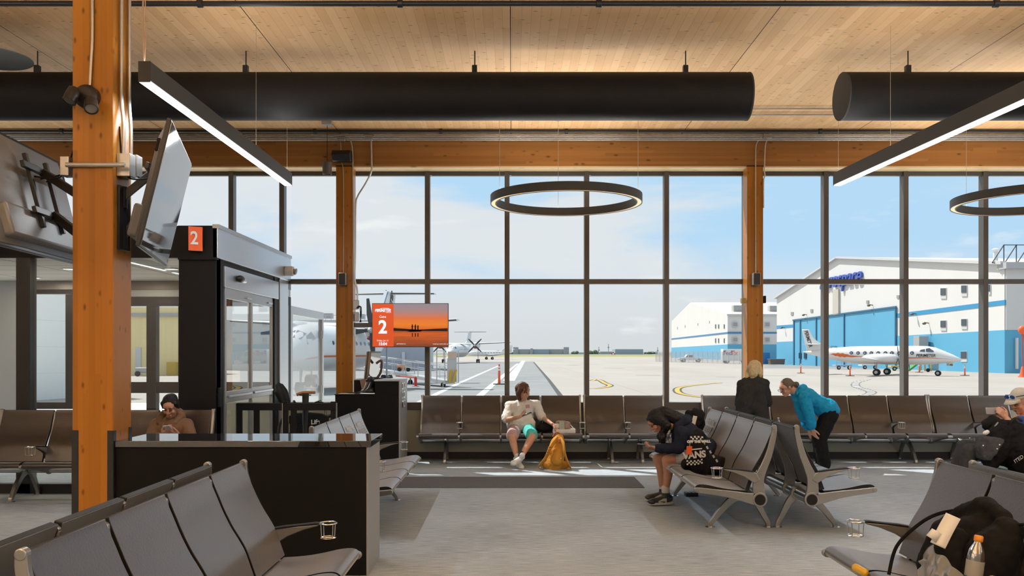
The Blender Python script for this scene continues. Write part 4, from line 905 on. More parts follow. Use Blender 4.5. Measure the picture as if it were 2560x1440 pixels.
for sgn in (0, 1):
    mir = (lambda a: pi-a) if sgn else (lambda a: a)
    fu.band(lx(2118), lx(2386), 0, 0, 40, 1.012, lambda u: (mir(-.24-.10*sin(u*pi)), mir(-.24-.10*sin(u*pi)+(.16*(1-u)**.6)*1.2))).build('stripe', AO, t, True)
    x0, x1 = lx(2080), lx(2132); fx = lambda u: x0+(x1-x0)*u
    if True: fu.band(x0, x1, 0, 0, 34, 1.025, lambda u: (mir(-.02-.10*u-.30*(1-abs(2*u-1)**2.2)*(.62+.38*abs(((u*4.2) % 1)-.5)*2)), mir(-.02-.10*u+.30*(1-abs(2*u-1)**2.2)*(.62+.38*abs(((u*4.2+.4) % 1)-.5)*2)))).build('feather_emblem', AO, t, True)
    fo = [(0, .18), (.12, .27), (.2, .20), (.34, .36), (.42, .25), (.58, .36), (.66, .18), (.85, .05), (1, -.08), (1, -.22), (.8, -.22), (.68, -.30), (.6, -.42), (.5, -.28), (.36, -.42), (.28, -.22), (.15, -.26), (.2, -.08)]
    ws = [(lx(2303), .42), (lx(2306), .62), (lx(2316), .72), (lx(2317), .38)]
    fu.patch([(x, mir(a)) for x, a in ws], 1.02).build('cockpit_window', AGW, t, True, smooth=False)
    ws = [(lx(2319), .40), (lx(2318), .76), (lx(2326), .95), (lx(2338), .60), (lx(2337), .45)]
    fu.patch([(x, mir(a)) for x, a in ws], 1.03).build('cockpit_window', AGW, t, True, smooth=False)
    yw = -1 if sgn else 1
    b = MB(); wing(b, (.9, yw*.6, fz-.62), 2.0, (.15, yw*7.0, fz-.20), .9); b.build('wing', AW, t, True)
    en = MB().lathe((-.9, yw*2.2, fz-.28), [(.05, -.2), (.30, .2), (.44, 1.0), (.46, 2.2), (.36, 3.0), (.2, 3.2), (0, 3.2)], V((1, 0, 0)), 18).build('engine', AW, t, True)
    prop(en, (2.4, yw*2.2, fz-.28), 1.25, 4, .4)
    b = MB(); wing(b, (lx(2050), yw*.05, P(0, 861, 91).z-GZ), 1.35, (lx(2040), yw*2.5, P(0, 861, 91).z-GZ), .8); b.build('tailplane', AW, t, True)
    gear(t, (lx(2205), yw*2.2, 0), .33, (lx(2205), yw*2.2, fz-.3), .17)
zt = lambda py: P(0, py, 91).z-GZ
b = MB(); fin(b, [(lx(2005), zt(823)), (lx(2022), zt(823)), (lx(2032), zt(842)), (lx(2046), zt(856)), (lx(2070), zt(867)), (lx(2095), zt(870)), (lx(2030), zt(882)), (lx(2018), zt(880))], .16); fo_ = b.build('fin', AW, t, True, bevel=.05)
gear(t, (lx(2345), 0, 0), .27, (lx(2345), 0, fz-.75), .13, .14)
hd = dv.normalized()
text('PERIMETER', .40, AB, t, (lx(2319), -.955, fz-.03), (1, 0, 0), (0, 0, 1), 'lettering', .006, 'CENTER', .2, .006, .9, True)
text('PERIMETER', .52, AB, t, ((lx(2015)+lx(2033))/2-.12, -.095, (zt(831)+zt(863))/2), (.30, 0, -1), (1, 0, .30), 'lettering', .006, 'CENTER', .1, .012, .72, True)
text('C-GYVH', .26, AB, t, (lx(2084), -.40, zt(867.5)), (1, 0, 0), (0, 0, 1), 'lettering', .006, 'CENTER', 0, .006, 1, True)
MB().box((lx(2366), -.03, fz-1.05), (lx(2383), .03, fz-.72)).build('gear_door', AW, t, True, smooth=False)
text('714B', .26, AB, t, (lx(2374.5), -.04, fz-.93), (1, 0, 0), (0, 0, 1), 'lettering', .004, 'CENTER', 0, .008, 1, True)
# large high wing aircraft at the left, nose to the gate
def highwing(lab, nose, tail, D, dec, decor=True, scale=1., span=None):
    N_, T_ = V(nose), V(tail); d = N_-T_; L_ = d.length; c = (N_+T_)/2
    t = thing('propeller_aircraft', lab, 'aircraft', (c.x, c.y, GZ), atan2(d.y, d.x), 'aircraft on the apron')
    zc = .95*D; pr = [(0, .05, .38), (.08, .25, .30), (.2, .6, .18), (.32, .92, .05), (.40, 1, 0), (.83, 1, 0), (.88, .95, -.01), (.93, .76, -.08), (.97, .48, -.16), (.99, .25, -.21), (1, .04, -.23)]
    fu = Fus(L_, D, zc, pr); fu.mesh(32, 60).build('fuselage', AW, t, True, angle=60); hl = L_/2
    for sgn in (0, 1):
        mir = (lambda a: pi-a) if sgn else (lambda a: a)
        for i in range(14): fu.patch([(hl*.62-i*L_*.042+.16*cos(u*pi/5), mir(.20+.09*sin(u*pi/5))) for u in range(10)], 1.01).build('cabin_window', AGW, t, True, smooth=False)
        fu.band(-hl*.4, hl*.9, mir(-.42), mir(-.34), 30, 1.01).build('stripe', AO, t, True)
        fu.patch([(hl*.81, mir(.55)), (hl*.80, mir(.95)), (hl*.86, mir(.90)), (hl*.885, mir(.5))], 1.02).build('cockpit_window', AGW, t, True, smooth=False)
        fu.patch([(hl*.84, mir(1.02)), (hl*.835, mir(1.53)), (hl*.90, mir(1.53)), (hl*.895, mir(1.0))], 1.03).build('cockpit_window', AGW, t, True, smooth=False)
        y = -1 if sgn else 1; zw = zc+D*.52; sp_ = span or L_*.58
        b = MB(); wing(b, (L_*.08, 0, zw), L_*.13, (L_*.055, y*sp_, zw+.35), L_*.065); b.build('wing', AW, t, True)
        b = MB(); wing(b, (L_*.082, y*sp_*.3, zw-.02), L_*.02, (L_*.057, y*sp_, zw+.34), L_*.012, .5); b.build('deicing_boot', AB, t, True)
        ey = y*(L_*.17 if not dec else 2.6); en = MB().lathe((-L_*.06, ey, zw-D*.12), [(.05, -.2), (D*.16, .4), (D*.24, 1.8), (D*.24, L_*.17), (D*.17, L_*.20), (D*.08, L_*.205)], V((1, 0, 0)), 20).build('engine', AW, t, True)
        MB().ell((L_*.145, ey, zw-D*.30), (.12, D*.11, D*.055)).build('intake', mat('intake red', (.35, .04, .04), .5), en, True)
        prop(en, (L_*.15, ey, zw-D*.12), D*.72, 4, pi/4 if not dec else .1, .34)
        gear(t, (-L_*.02, ey, 0), .42, (-L_*.02, ey, zw-D*.2), .22, .25)
        zf = zc+D*1.56
        b = MB(); wing(b, (-hl*1.0+L_*.02, 0, zf), L_*.075, (-hl*1.02, y*L_*.165, zf), L_*.05); b.build('tailplane', AW, t, True)
        b = MB(); wing(b, (-hl*1.0+L_*.022, y*.2, zf), L_*.012, (-hl*1.02+.03, y*L_*.165, zf), L_*.01, .5); b.build('deicing_boot', AB, t, True)
    b = MB(); fin(b, [(-hl*.45, zc+D*.5), (-hl*.70, zc+D*.85), (-hl*.90, zc+D*1.62), (-hl*1.14, zc+D*1.65), (-hl*1.02, zc+D*.35)], .24); b.build('fin', AW, t, True, bevel=.06)
    b = MB(); fin(b, [(-hl*.69, zc+D*.86), (-hl*.895, zc+D*1.61), (-hl*.925, zc+D*1.61), (-hl*.725, zc+D*.86)], .26); b.build('fin_boot', mat('fin blue grey', (.22, .27, .34), .4), t, True)
    gear(t, (hl*.78, 0, 0), .32, (hl*.78, 0, zc-D*.4), .17, .16)
    if decor:
        for s_, r_ in ((1, (-1, 0, 0)), (-1, (1, 0, 0))):
            text('PERIMETER', 1.0, AB, t, (-hl*.98, s_*.14, zc+D*1.1), (r_[0]*.42 if s_ < 0 else .42*r_[0], 0, 1 if s_ < 0 else 1), (-r_[0]*1, 0, .42), 'lettering', .01, 'CENTER', .1, .02, .66, True)
        text('195', .55, AB, t, (hl*.97, -.35, zc-D*.45), (.5, .85, 0), (0, 0, 1), 'lettering', .01, 'CENTER', 0, .02, 1, True)
    return t
highwing('big white high wing aircraft parked nose in beyond the gate door', (-12.3, 46.5, 0), (-9.6, 67.5, 0), 2.75, True, True, 1., 7.6)
highwing('white twin propeller aircraft seen head on beside the gate screen', (-12.6, 174, 0), (-9.6, 196, 0), 2.75, False, False, 1., 11.)
sm_ = Fus(17, 1.7, 1.9, MET)
q = G(1222, 899); t = thing('propeller_aircraft', 'small white airliner far off at the edge of the grass', 'aircraft', (q.x, q.y, GZ), pi+.5, 'aircraft on the apron')
sm_.mesh(16, 30).build('fuselage', AW, t, True)
for i in range(8):
    for a in (.22, pi-.22): sm_.patch([(3.6-i*1.0+.16*cos(u*pi/4), a+.12*sin(u*pi/4)) for u in range(8)], 1.02).build('cabin_window', AGW, t, True, smooth=False)
for y in (-1, 1):
    b = MB(); wing(b, (1, y*.5, 1.4), 2.2, (.2, y*8, 1.9), 1); b.build('wing', AW, t, True); b = MB(); wing(b, (-7, 0, 3.2), 1.3, (-7.6, y*2.6, 3.2), .8); b.build('tailplane', AW, t, True); gear(t, (-.2, y*2.0, 0), .4, (-.2, y*2., 1.3), .2)
b = MB(); fin(b, [(-4, 2.5), (-6.5, 4.4), (-8.4, 4.5), (-8, 2.3)], .15); b.build('fin', AW, t, True)
# ---------------------------------------------------------------- boarding ramp and apron equipment
RW = mat('ramp aluminium', (.50, .51, .52), .4, .4); YL = mat('machine yellow', (.62, .36, .03), .5); RD = mat('machine red', (.55, .04, .04), .5)
t = thing('boarding_ramp', 'long aluminium boarding ramp with handrails rising to the big aircraft', 'ramp', G(1110, 968))
A = P(1112, 952, 57); B = P(886, 914, 72); A2 = A+V((.5, 1.2, 0)); B2 = B+V((.5, 1.3, 0))
MB().prism([A, B, B2, A2], (0, 0, -.22)).build('deck', RW, t, smooth=False)
for a_, b_ in ((A, B), (A2, B2)):
    for h_, r_ in ((.95, .03), (.52, .02)):
        MB().cyl(a_+V((0, 0, h_)), b_+V((0, 0, h_)), r_, 8).build('handrail', RW, t)
    for i in range(9):
        p_ = a_.lerp(b_, i/8); MB().cyl(p_, p_+V((0, 0, .95)), .025, 8).build('post', RW, t)
for px in (1108, 1026):
    q = P(px, 952-(1112-px)*.168, 57+(1112-px)*.066); b = MB(); b.cyl((q.x, q.y, GZ), q, .06, 8); b.build('jack_leg', RW, t); w_ = wheel(MB(), (q.x, q.y, GZ+.17), .17, .08, V((.3, .95, 0))).build('caster', TY, t)
b = MB()
for px in (1092, 1112, 1146): 
    q = P(px, 968, 57.4); b.cyl(V((q.x, q.y, GZ+.3)), P(px, 876, 57.4), .035, 8)
for py in (877, 892, 920, 940): b.cyl(P(1092, py, 57.4), P(1115, py, 57.4), .025, 8)
b.build('tower_frame', RW, t)
MB().box(P(1120, 896, 57.4), P(1142, 879, 57.6)).build('canopy_panel', mat('peach panel', (.62, .45, .36), .6), t, smooth=False)
b = MB(); b.cyl(P(1124, 957, 57.2), P(1127, 924, 57.2), .09, 10).cyl(P(1133, 957, 57.2), P(1140, 924, 57.2), .09, 10); b.build('hydraulic_ram', YL, t)
MB().box(P(1118, 955, 57.5), P(1142, 896, 57.9)).build('mast_panel', mat('pale panel', (.55, .55, .53), .5), t, smooth=False)
t = thing('tow_bar_stand', 'red jack stand with a tow bar in front of the boarding ramp', 'stand', G(1039, 966)); q = G(1039, 966)
MB().cyl(q, q+V((0, 0, .62)), .10, 12).build('post', RD, t); MB().lathe(q, [(.24, 0), (.24, .03), (.1, .05), (0, .05)]).build('foot', RD, t); MB().cyl(q+V((0, 0, .62)), P(990, 940, 62), .04, 8).build('bar', RD, t)
t = thing('baggage_tug', 'orange and grey baggage tug seen through the ramp handrails', 'tug', G(1010, 929)); q = G(1010, 929)
MB().box(q+V((-.85, 0, .25)), q+V((.1, 1.2, .8))).build('hood', mat('tug orange', (.65, .22, .05), .5), t, bevel=.04); MB().box(q+V((.1, 0, .25)), q+V((.8, 1.2, 1.05))).build('seat_back', AG, t, bevel=.04)
for dx in (-.55, .5):
    wheel(MB(), q+V((dx, 0, .25)), .25, .2).build('wheel', TY, t)
# terminal wing beyond the big aircraft
t = thing('service_building', 'low grey service building with roof equipment behind the big aircraft', 'building', P(930, 905, 110)); z0 = GZ
MB().box((P(560, 0, 110).x, 110, z0), (P(1062, 0, 110).x, 122, P(0, 800, 110).z)).build('walls', mat('pale grey cladding', (.50, .52, .54), .6), t, smooth=False)
MB().box((P(945, 0, 110).x, 109.8, z0), (P(1062, 0, 110).x, 110, P(0, 862, 110).z)).build('blue_grey_wall', mat('blue grey cladding', (.34, .38, .45), .6), t, smooth=False)
MB().box((P(1003, 0, 109).x, 109.6, z0), (P(1011, 0, 109).x, 109.8, P(0, 880, 109).z)).build('door', mat('pale door', (.55, .57, .6), .5), t, smooth=False)
b = MB()
for px in range(800, 930, 14): b.cyl(P(px, 800, 110), P(px, 788, 110), .04, 6)
b.bar(P(800, 788, 110), P(930, 788, 110), .06, .06); b.build('roof_rail', RW, t); MB().box(P(806, 796, 111), P(834, 784, 112)).build('roof_unit', AG, t, smooth=False)
MB().box(P(892, 797, 111), P(914, 786, 112)).build('roof_unit', AG, t, smooth=False)
# equipment under the parked aircraft
for px, py, col, lab in ((2110, 924, (.40, .38, .42), 'grey baggage cart frame behind the tail of the parked aircraft'), (2175, 923, (.62, .62, .62), 'white baggage cart behind the wing of the parked aircraft'), (2250, 927, (.62, .40, .05), 'yellow ground power cart behind the parked aircraft')):
    q = G(px, py); t = thing('baggage_cart', lab, 'cart', q, 0, 'carts behind the parked aircraft'); mm = mat('cart %d' % px, col, .5)
    MB().box(q+V((-1.1, 0, .45)), q+V((1.1, 1.3, .62))).build('bed', mm, t, bevel=.02)
    b = MB()
    for dx in (-1.0, -.35, .35, 1.0): b.cyl(q+V((dx, 0, .6)), q+V((dx, 0, 1.25)), .04, 6)
    b.bar(q+V((-1.0, 0, 1.25)), q+V((1.0, 0, 1.25)), .05, .05).bar(q+V((-1.0, 0, .95)), q+V((1.0, 0, .95)), .04, .04); b.build('rail', mm, t)
    for dx in (-.7, .7):
        wo = wheel(MB(), q+V((dx, 0, .26)), .26, .14).build('wheel', TY, t); wheel(MB(), q+V((dx, -.03, .26)), .13, .14).build('hub', HUB, wo)
q = G(2300, 930); t = thing('boarding_stairs', 'green and yellow wheeled maintenance steps behind the nose of the parked aircraft', 'steps', q)
MB().prism([q+V((-1.4, 0, .2)), q+V((.6, 0, 1.7)), q+V((.6, 0, 1.5)), q+V((-1.2, 0, .1))], (0, 1., 0)).build('stringer', mat('machine green', (.05, .25, .08), .5), t, smooth=False)
b = MB(); b.bar(q+V((-1.4, 0, 1.1)), q+V((.6, 0, 2.6)), .06, .06)
for u in (0, .33, .66, 1): b.bar(q+V((-1.4+2*u, 0, .2+1.5*u)), q+V((-1.4+2*u, 0, 1.1+1.5*u)), .05, .05)
b.build('handrail', YL, t, smooth=False); b = MB()
for dx in (0., .6, 1.3): b.bar(q+V((dx, 0, .1)), q+V((dx, 0, 1.6)), .12, .12)
b.build('frame', YL, t, smooth=False); wheel(MB(), q+V((.9, -.1, .22)), .22, .12).build('wheel', TY, t)
q = W1.p(2321, 860, 1.0); t = thing('air_handling_box', 'grey air handling box on the wall of the big hangar behind the nose', 'equipment box', q)
MB().box(q-V((.6, .8, 1.0)), q+V((.6, .8, 1.0))).build('casing', AG, t, bevel=.03); MB().cyl(q-V((0, 0, 1.0)), (q.x, q.y, GZ), .1, 8).build('leg', AG, t)
# yellow and white buildings seen through the corridor doors
q = G(330, 938)
t = thing('yellow_shed', 'yellow corrugated shed seen through the corridor doors', 'building', q)
yel = mat('yellow corrugated cladding', (.78, .66, .36), .6, 0, .3, .12, 1.2, .5, 5, (6, 1, .02))
MB().box((q.x-8, q.y, GZ), (P(470, 0, q.y).x, q.y+8, 6.2)).build('walls', yel, t, smooth=False)
MB().box(P(338, 940, q.y-.1), P(353, 868, q.y)).build('door', mat('pale door', (.55, .57, .6), .5), t, smooth=False)
MB().box(P(326, 791, q.y-.3), P(470, 783, q.y)).build('band', AG, t, smooth=False)
MB().box(P(416, 938, q.y-.9), P(448, 905, q.y)).build('ramp_block', mat('ochre panel', (.55, .36, .06), .6), t, smooth=False)
for px, h_, lab, col in ((391, 34, 'blue wheeled bin in front of the yellow shed', (.02, .08, .30)), (415, 30, 'darker blue wheeled bin beside the first one', (.015, .05, .2))):
    q2 = G(px, 936); t = thing('wheeled_bin', lab, 'bin', q2, 0, 'bins by the yellow shed'); hz_ = h_*q2.y/F
    MB().prism([q2+V((-.40, 0, .1)), q2+V((.40, 0, .1)), q2+V((.48, 0, hz_)), q2+V((-.48, 0, hz_))], (0, .8, 0)).build('body', mat('bin %d' % px, col, .5), t, bevel=.03); MB().box(q2+V((-.52, -.05, hz_)), q2+V((.52, .85, hz_+.1))).build('lid', mat('bin %d' % px, col, .5), t, bevel=.03)
q2 = G(360, 941); t = thing('luggage_cart', 'low grey covered cart on the apron by the yellow shed', 'cart', q2)
MB().box(q2+V((-.9, 0, .35)), q2+V((.9, 1, .85))).build('cover', mat('grey cover', (.35, .36, .37), .6), t, bevel=.1)
for dx in (-.6, .65): wheel(MB(), q2+V((dx, -.05, .25)), .25, .2).build('wheel', TY, t)
q2 = G(393, 944); t = thing('delineator_post', 'short red bollard in front of the blue bins', 'traffic post', q2, 0); MB().lathe(q2, [(.13, 0), (.12, 1.0), (.06, 1.2), (0, 1.22)], n=14).build('tube', RD, t); MB().lathe(q2+V((0, 0, .8)), [(.128, 0), (.126, .12)], n=14).build('band', WR, t)
t = thing('white_building', 'white panelled building wall filling the leftmost corridor window', 'building', G(75, 1003))
wa, wb = G(30, 1006), G(250, 990)
def panelmat():
    m = bpy.data.materials.new('white panels'); nt, N, L, b = nodes(m); tc = N.new('ShaderNodeTexCoord'); sp = N.new('ShaderNodeSeparateXYZ'); L.new(tc.outputs['Object'], sp.inputs[0])
    e = math_node(N, L, 'MAXIMUM', math_node(N, L, 'LESS_THAN', math_node(N, L, 'FRACT', math_node(N, L, 'DIVIDE', sp.outputs[0], .9)), .02), math_node(N, L, 'LESS_THAN', math_node(N, L, 'FRACT', math_node(N, L, 'DIVIDE', sp.outputs[2], 1.3)), .012))
    mx = N.new('ShaderNodeMix'); mx.data_type = 'RGBA'; L.new(e, mx.inputs[0]); mx.inputs[6].default_value = (.84, .82, .78, 1); mx.inputs[7].default_value = (.62, .61, .58, 1); L.new(mx.outputs[2], b.inputs['Base Color']); return m
MB().prism([wa, wb, wb+V((-9, 9, 0)), wa+V((-9, 9, 0))], (0, 0, 7)).build('walls', panelmat(), t, smooth=False)
# far side of the airfield
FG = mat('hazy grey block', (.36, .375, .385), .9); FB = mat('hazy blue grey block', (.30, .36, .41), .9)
def far_block(lab, rects, Y, m, base=893):
    t = thing('far_building', lab, 'building', P((rects[0][0]+rects[0][1])/2, base, Y))
    for i, (a, c, top, mm) in enumerate(rects): MB().box((P(a, 0, Y).x, Y-i*1.5, GZ), (P(c, 0, Y).x, Y+25+i*.3, P(0, top, Y).z)).build('block', mm or m, t, smooth=False)
    return t
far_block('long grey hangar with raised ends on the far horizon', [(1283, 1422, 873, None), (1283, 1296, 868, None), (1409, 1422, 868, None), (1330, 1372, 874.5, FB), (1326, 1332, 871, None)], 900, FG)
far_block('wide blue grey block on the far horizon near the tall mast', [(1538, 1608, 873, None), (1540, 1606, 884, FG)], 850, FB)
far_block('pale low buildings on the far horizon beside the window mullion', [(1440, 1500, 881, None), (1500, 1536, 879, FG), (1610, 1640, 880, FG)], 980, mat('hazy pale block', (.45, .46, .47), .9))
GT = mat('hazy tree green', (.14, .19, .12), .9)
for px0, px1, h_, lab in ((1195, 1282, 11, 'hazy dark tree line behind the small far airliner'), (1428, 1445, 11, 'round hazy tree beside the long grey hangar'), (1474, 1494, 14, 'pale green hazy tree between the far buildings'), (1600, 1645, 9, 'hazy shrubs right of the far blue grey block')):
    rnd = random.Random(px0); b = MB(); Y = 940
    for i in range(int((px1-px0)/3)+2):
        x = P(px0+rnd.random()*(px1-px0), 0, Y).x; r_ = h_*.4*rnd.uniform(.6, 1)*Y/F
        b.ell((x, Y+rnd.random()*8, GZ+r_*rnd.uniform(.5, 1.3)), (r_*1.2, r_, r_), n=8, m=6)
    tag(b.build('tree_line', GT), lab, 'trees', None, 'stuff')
for px, top, lab in ((1521, 860, 'tall thin mast on the far horizon'), (1497, 867, 'shorter thin mast on the far horizon'), (1644, 868, 'thin mast above the fence left of the distant hangar')):
    q = P(px, 890, 900); tag(MB().cyl((q.x, 900, GZ), P(px, top, 900), .35, 6).cyl(P(px, top+10, 900), P(px, top+7, 900), 1., 6).build('mast', FG), lab, 'mast')
b = MB(); q = P(1533, 892, 700); t = thing('marker_hut', 'red and white chequered marker hut at the edge of the grass', 'hut', (q.x, 700, GZ)); 
MB().box((q.x-1.8, 700, GZ), (q.x+1.8, 703, P(0, 886, 700).z)).build('walls', mat('hut white', (.7, .7, .7), .6), t, smooth=False)
for i in range(3):
    for j in range(2):
        if (i+j) % 2 == 0: MB().box((q.x-1.8+i*1.2, 699.9, GZ+.5+j*.9), (q.x-.6+i*1.2, 700, GZ+1.4+j*.9)).build('red_square', RD, t, smooth=False)
# ================================================================ beam seating
def stroke(pts, ws, n=5):
    """outline (in u,v) of a smooth band with given full widths"""
    c = catmull([V((a, b, 0)) for a, b in pts], n); w_ = resample(ws, n); Lh, Rh = [], []
    for i, p in enumerate(c):
        d = (c[min(i+1, len(c)-1)]-c[max(i-1, 0)]).normalized(); q = V((-d.y, d.x, 0))*w_[i]/2; Lh.append(p+q); Rh.append(p-q)
    return [(p.x, p.y) for p in Lh]+[(p.x, p.y) for p in Rh[::-1]]
HUBV = .324
BACK = [(-.128, .982), (-.118, .95), (-.084, .868), (-.051, .79), (-.008, .705), (.034, .637), (.068, .575), (.098, .492), (.125, .415)]
SEAT = [(.118, .402), (.25, .412), (.36, .430), (.46, .452), (.53, .458), (.566, .447), (.58, .425), (.572, .402)]
def loopuv(front, th, n=4):
    c = catmull([V((a, b, 0)) for a, b in front], n); off = []
    for i, p in enumerate(c):
        d = (c[min(i+1, len(c)-1)]-c[max(i-1, 0)]).normalized(); off.append(p+V((d.y, -d.x, 0))*th)
    return [(p.x, p.y) for p in c], [(p.x, p.y) for p in off[::-1]]
L3 = lambda u, v, w_: V((w_, -u, v))
def pad(name, front, th, w0, w1, t, shellmat=None):
    f_, b_ = loopuv(front, th)
    if front is BACK: b_ = [(u, v) for u, v in loopuv(front, -th)[1]] if loopuv(front, th)[1][0][0] > front[-1][0] else b_
    poly = [L3(u, v, w0) for u, v in f_+b_]; n = len(f_)
    mats = [0]*(n-1)+[2]+[1]*(len(b_)-1)+[2]
    return MB().prism(poly, (w1-w0, 0, 0), mats, 2).build(name, [M['leather'], shellmat or M['leatheredge'], M['leatheredge']], t, True, bevel=.012, seg=4, angle=50)
def bench(lab, loc, rz, n, pitch, arms=(), legs=None, group='rows of dark beam seats', decals=()):
    t = thing('beam_seat', lab, 'seating', loc, rz, group); t['kind'] = 'thing'; Ln = n*pitch
    MB().cyl((0.02, 0, HUBV), (Ln-.02, 0, HUBV), .052, 24).build('beam', M['chrome'], t, True)
    for i in range(n+1):
        end = i in (0, n); w_ = i*pitch; th = .030 if end else .022; m = M['chairmetal']
        b = MB()
        b.prism([L3(u, v, w_-th/2) for u, v in stroke(([(-.132, .975), (-.126, .90)] if end else [(-.140, .945), (-.134, .89)])+[(-.083, .735), (-.038, .62), (.0, .53), (.012, .44), (.0, .324)], [.042, .048, .060, .066, .085, .10, .12])], (th, 0, 0))
        b.prism([L3(u, v, w_-th/2) for u, v in stroke([(0, .324), (.10, .338), (.246, .368), (.412, .392), (.566, .412)], [.12, .092, .066, .052, .046])], (th, 0, 0))
        if end: b.cyl((w_-th*.62, .132, .975), (w_+th*.62, .132, .975), .021, 14)
        else: b.cyl((w_-th/2, .140, .945), (w_+th/2, .140, .945), .021, 14)
        b.cyl((w_-th*.62, -.566, .412), (w_+th*.62, -.566, .412), .023, 14)
        b.cyl((w_-th*.62, 0, HUBV), (w_+th*.62, 0, HUBV), .066, 28)
        fr = b.build('frame', m, t, True, bevel=.004, seg=2)
        if end: MB().cyl((w_-th*.72, 0, HUBV), (w_+th*.72, 0, HUBV), .049, 28).build('end_cap', M['rubber'], fr, True)
        if i in arms:
            b = MB(); b.prism([L3(u, v, w_-.02) for u, v in ((.0, .50), (.03, .565), (.10, .583), (.2, .592), (.325, .604), (.325, .592), (.24, .570), (.14, .53), (.05, .47))], (.04, 0, 0))
            a = b.build('armrest', m, t, True, bevel=.006)
            MB().prism([L3(u, v, w_-.024) for u, v in ((.05, .580), (.12, .592), (.22, .602), (.31, .613), (.332, .611), (.332, .602), (.2, .590), (.06, .570))], (.048, 0, 0)).build('arm_pad', M['leatheredge'], a, True, bevel=.006)
            cu = .384; cb = MB()
            ring = [L3(cu+.052*cos(k*pi/14), .607, w_+.052*sin(k*pi/14)) for k in range(29)]
            cb.tube(ring, .0048, 8, False)
            cb.tube([L3(cu+.046*cos(k*pi/10), .520, w_+.046*sin(k*pi/10)) for k in range(21)], .003, 6, False)
            for k in range(4): an = pi/4+k*pi/2; cb.cyl(L3(cu+.052*cos(an), .606, w_+.052*sin(an)), L3(cu+.046*cos(an), .518, w_+.046*sin(an)), .0032, 6)
            cb.cyl(L3(cu-.046, .52, w_), L3(cu+.046, .52, w_), .003, 6); cb.build('cup_holder', M['chrome'], a, True)
    g = .014
    for i in range(n):
        w0, w1 = i*pitch+g, (i+1)*pitch-g
        bk = pad('backrest', BACK, .036, w0, w1, t, M['shell'])
        pad('seat', SEAT, .034, w0, w1, t)
        if i in decals:
            wc = (w0+w1)/2; tx = 1
            o = L3(-.050, .80, wc); up = (L3(-.09, .88, 0)-L3(-.04, .77, 0)).normalized(); rt = V((1, 0, 0)); nn = rt.cross(up)
            dm = mat('white decal', (.62, .62, .62), .5)
            text('Priority Seat', .085, dm, bk, L3(-.072, .842, wc)+nn*.007, rt, up, 'lettering', .0005, 'CENTER', 0, .003, .85, True)
            for k in range(4):
                c0 = L3(-.036, .755, wc-.135+.09*k)+nn*.008
                MB().obox(c0, .072, .085, .001, rt, up, nn).build('pictogram', dm, bk, True, smooth=False)
                pk = MB(); pk.obox(c0+nn*.001+up*.006-rt*(.008*(k % 2)), .012, .036, .001, rt, up, nn).obox(c0+nn*.001-up*.022+rt*.006, .030, .010, .001, rt, up, nn).obox(c0+nn*.001+up*.031, .013, .013, .001, rt, up, nn).build('pictogram_figure', M['leatheredge'], bk, True, smooth=False)
    for w_ in (legs if legs is not None else ([.38, Ln-.38] if n > 1 else [pitch/2])):
        for pts, ws in (([(.02, .315), (.14, .268), (.25, .165), (.325, .070), (.352, .035), (.357, .006)], [.085, .07, .058, .046, .042, .04]), ([(-.01, .315), (-.08, .235), (-.145, .115), (-.183, .045), (-.189, .006)], [.085, .062, .048, .042, .04])):
            lg = MB().prism([L3(u, v, w_-.02) for u, v in stroke(pts, ws)], (.04, 0, 0)).build('leg', M['chairmetal'], t, True, bevel=.008, seg=2)
            MB().lathe(L3(pts[-1][0], 0, w_), [(0, 0), (.046, 0), (.046, .004), (.02, .010), (.0, .012)], n=20).build('foot', M['chrome'], lg, True)
        MB().cyl((w_-.03, 0, HUBV), (w_+.03, 0, HUBV), .064, 24).build('leg_clamp', M['chairmetal'], t, True, bevel=.004)
    return t
PX, MX_ = pi/2, -pi/2
bench('dark leather beam seats in the left foreground facing right toward the aisle', (-1.505, 2.877, 0), PX, 4, .591, (0, 4))
bench('dark beam seats in the left foreground of which only back tops show', (-1.946, 5.125, 0), MX_, 4, .575, ())
bench('dark beam seats behind the big timber column where the tan hoodie person sits', (-5.89, 9.81, 0), 0, 4, .61, (1,))
bench('dark beam seats just beyond the black counter with white priority decals', (-1.64, 7.60, 0), PX, 4, .59, (1, 4), None, 'rows of dark beam seats', (2, 3))
bench('dark beam seats facing left where the person in the dark hoodie sits', (2.225, 10.25, 0), MX_, 4, .63, (4,), None, 'rows of dark beam seats', (0,))
bench('dark beam seats facing right back to back with the dark hoodie row', (2.69, 7.73, 0), PX, 4, .63, (0,))
for lab, x0, n, arms in (('four dark beam seats under the window where the white shirt person sits', -1.378, 4, (1, 4)), ('pair of dark beam seats under the window right of the backpack', 1.108, 2, (1,)),
                         ('single dark beam seat under the window left of the right timber column', 2.923, 1, ()), ('four dark beam seats under the window behind the person in blue', 3.945, 4, (3,)),
                         ('pair of dark beam seats under the window at the far right', 6.40, 2, (1,))):
    bench(lab, (x0, 13.1, 0), 0, n, .605, arms)
bench('dark beam seats in the right foreground with the big black backpack on', (2.50, 5.30, 0), MX_, 4, .61, (0,))
bench('dark beam seats in the right foreground behind the big backpack row', (2.92, 2.76, 0), PX, 4, .61, (4,))
bench('beam seats at the right edge under the person with the cap', (5.50, 9.38, 0), MX_, 2, .60, ())

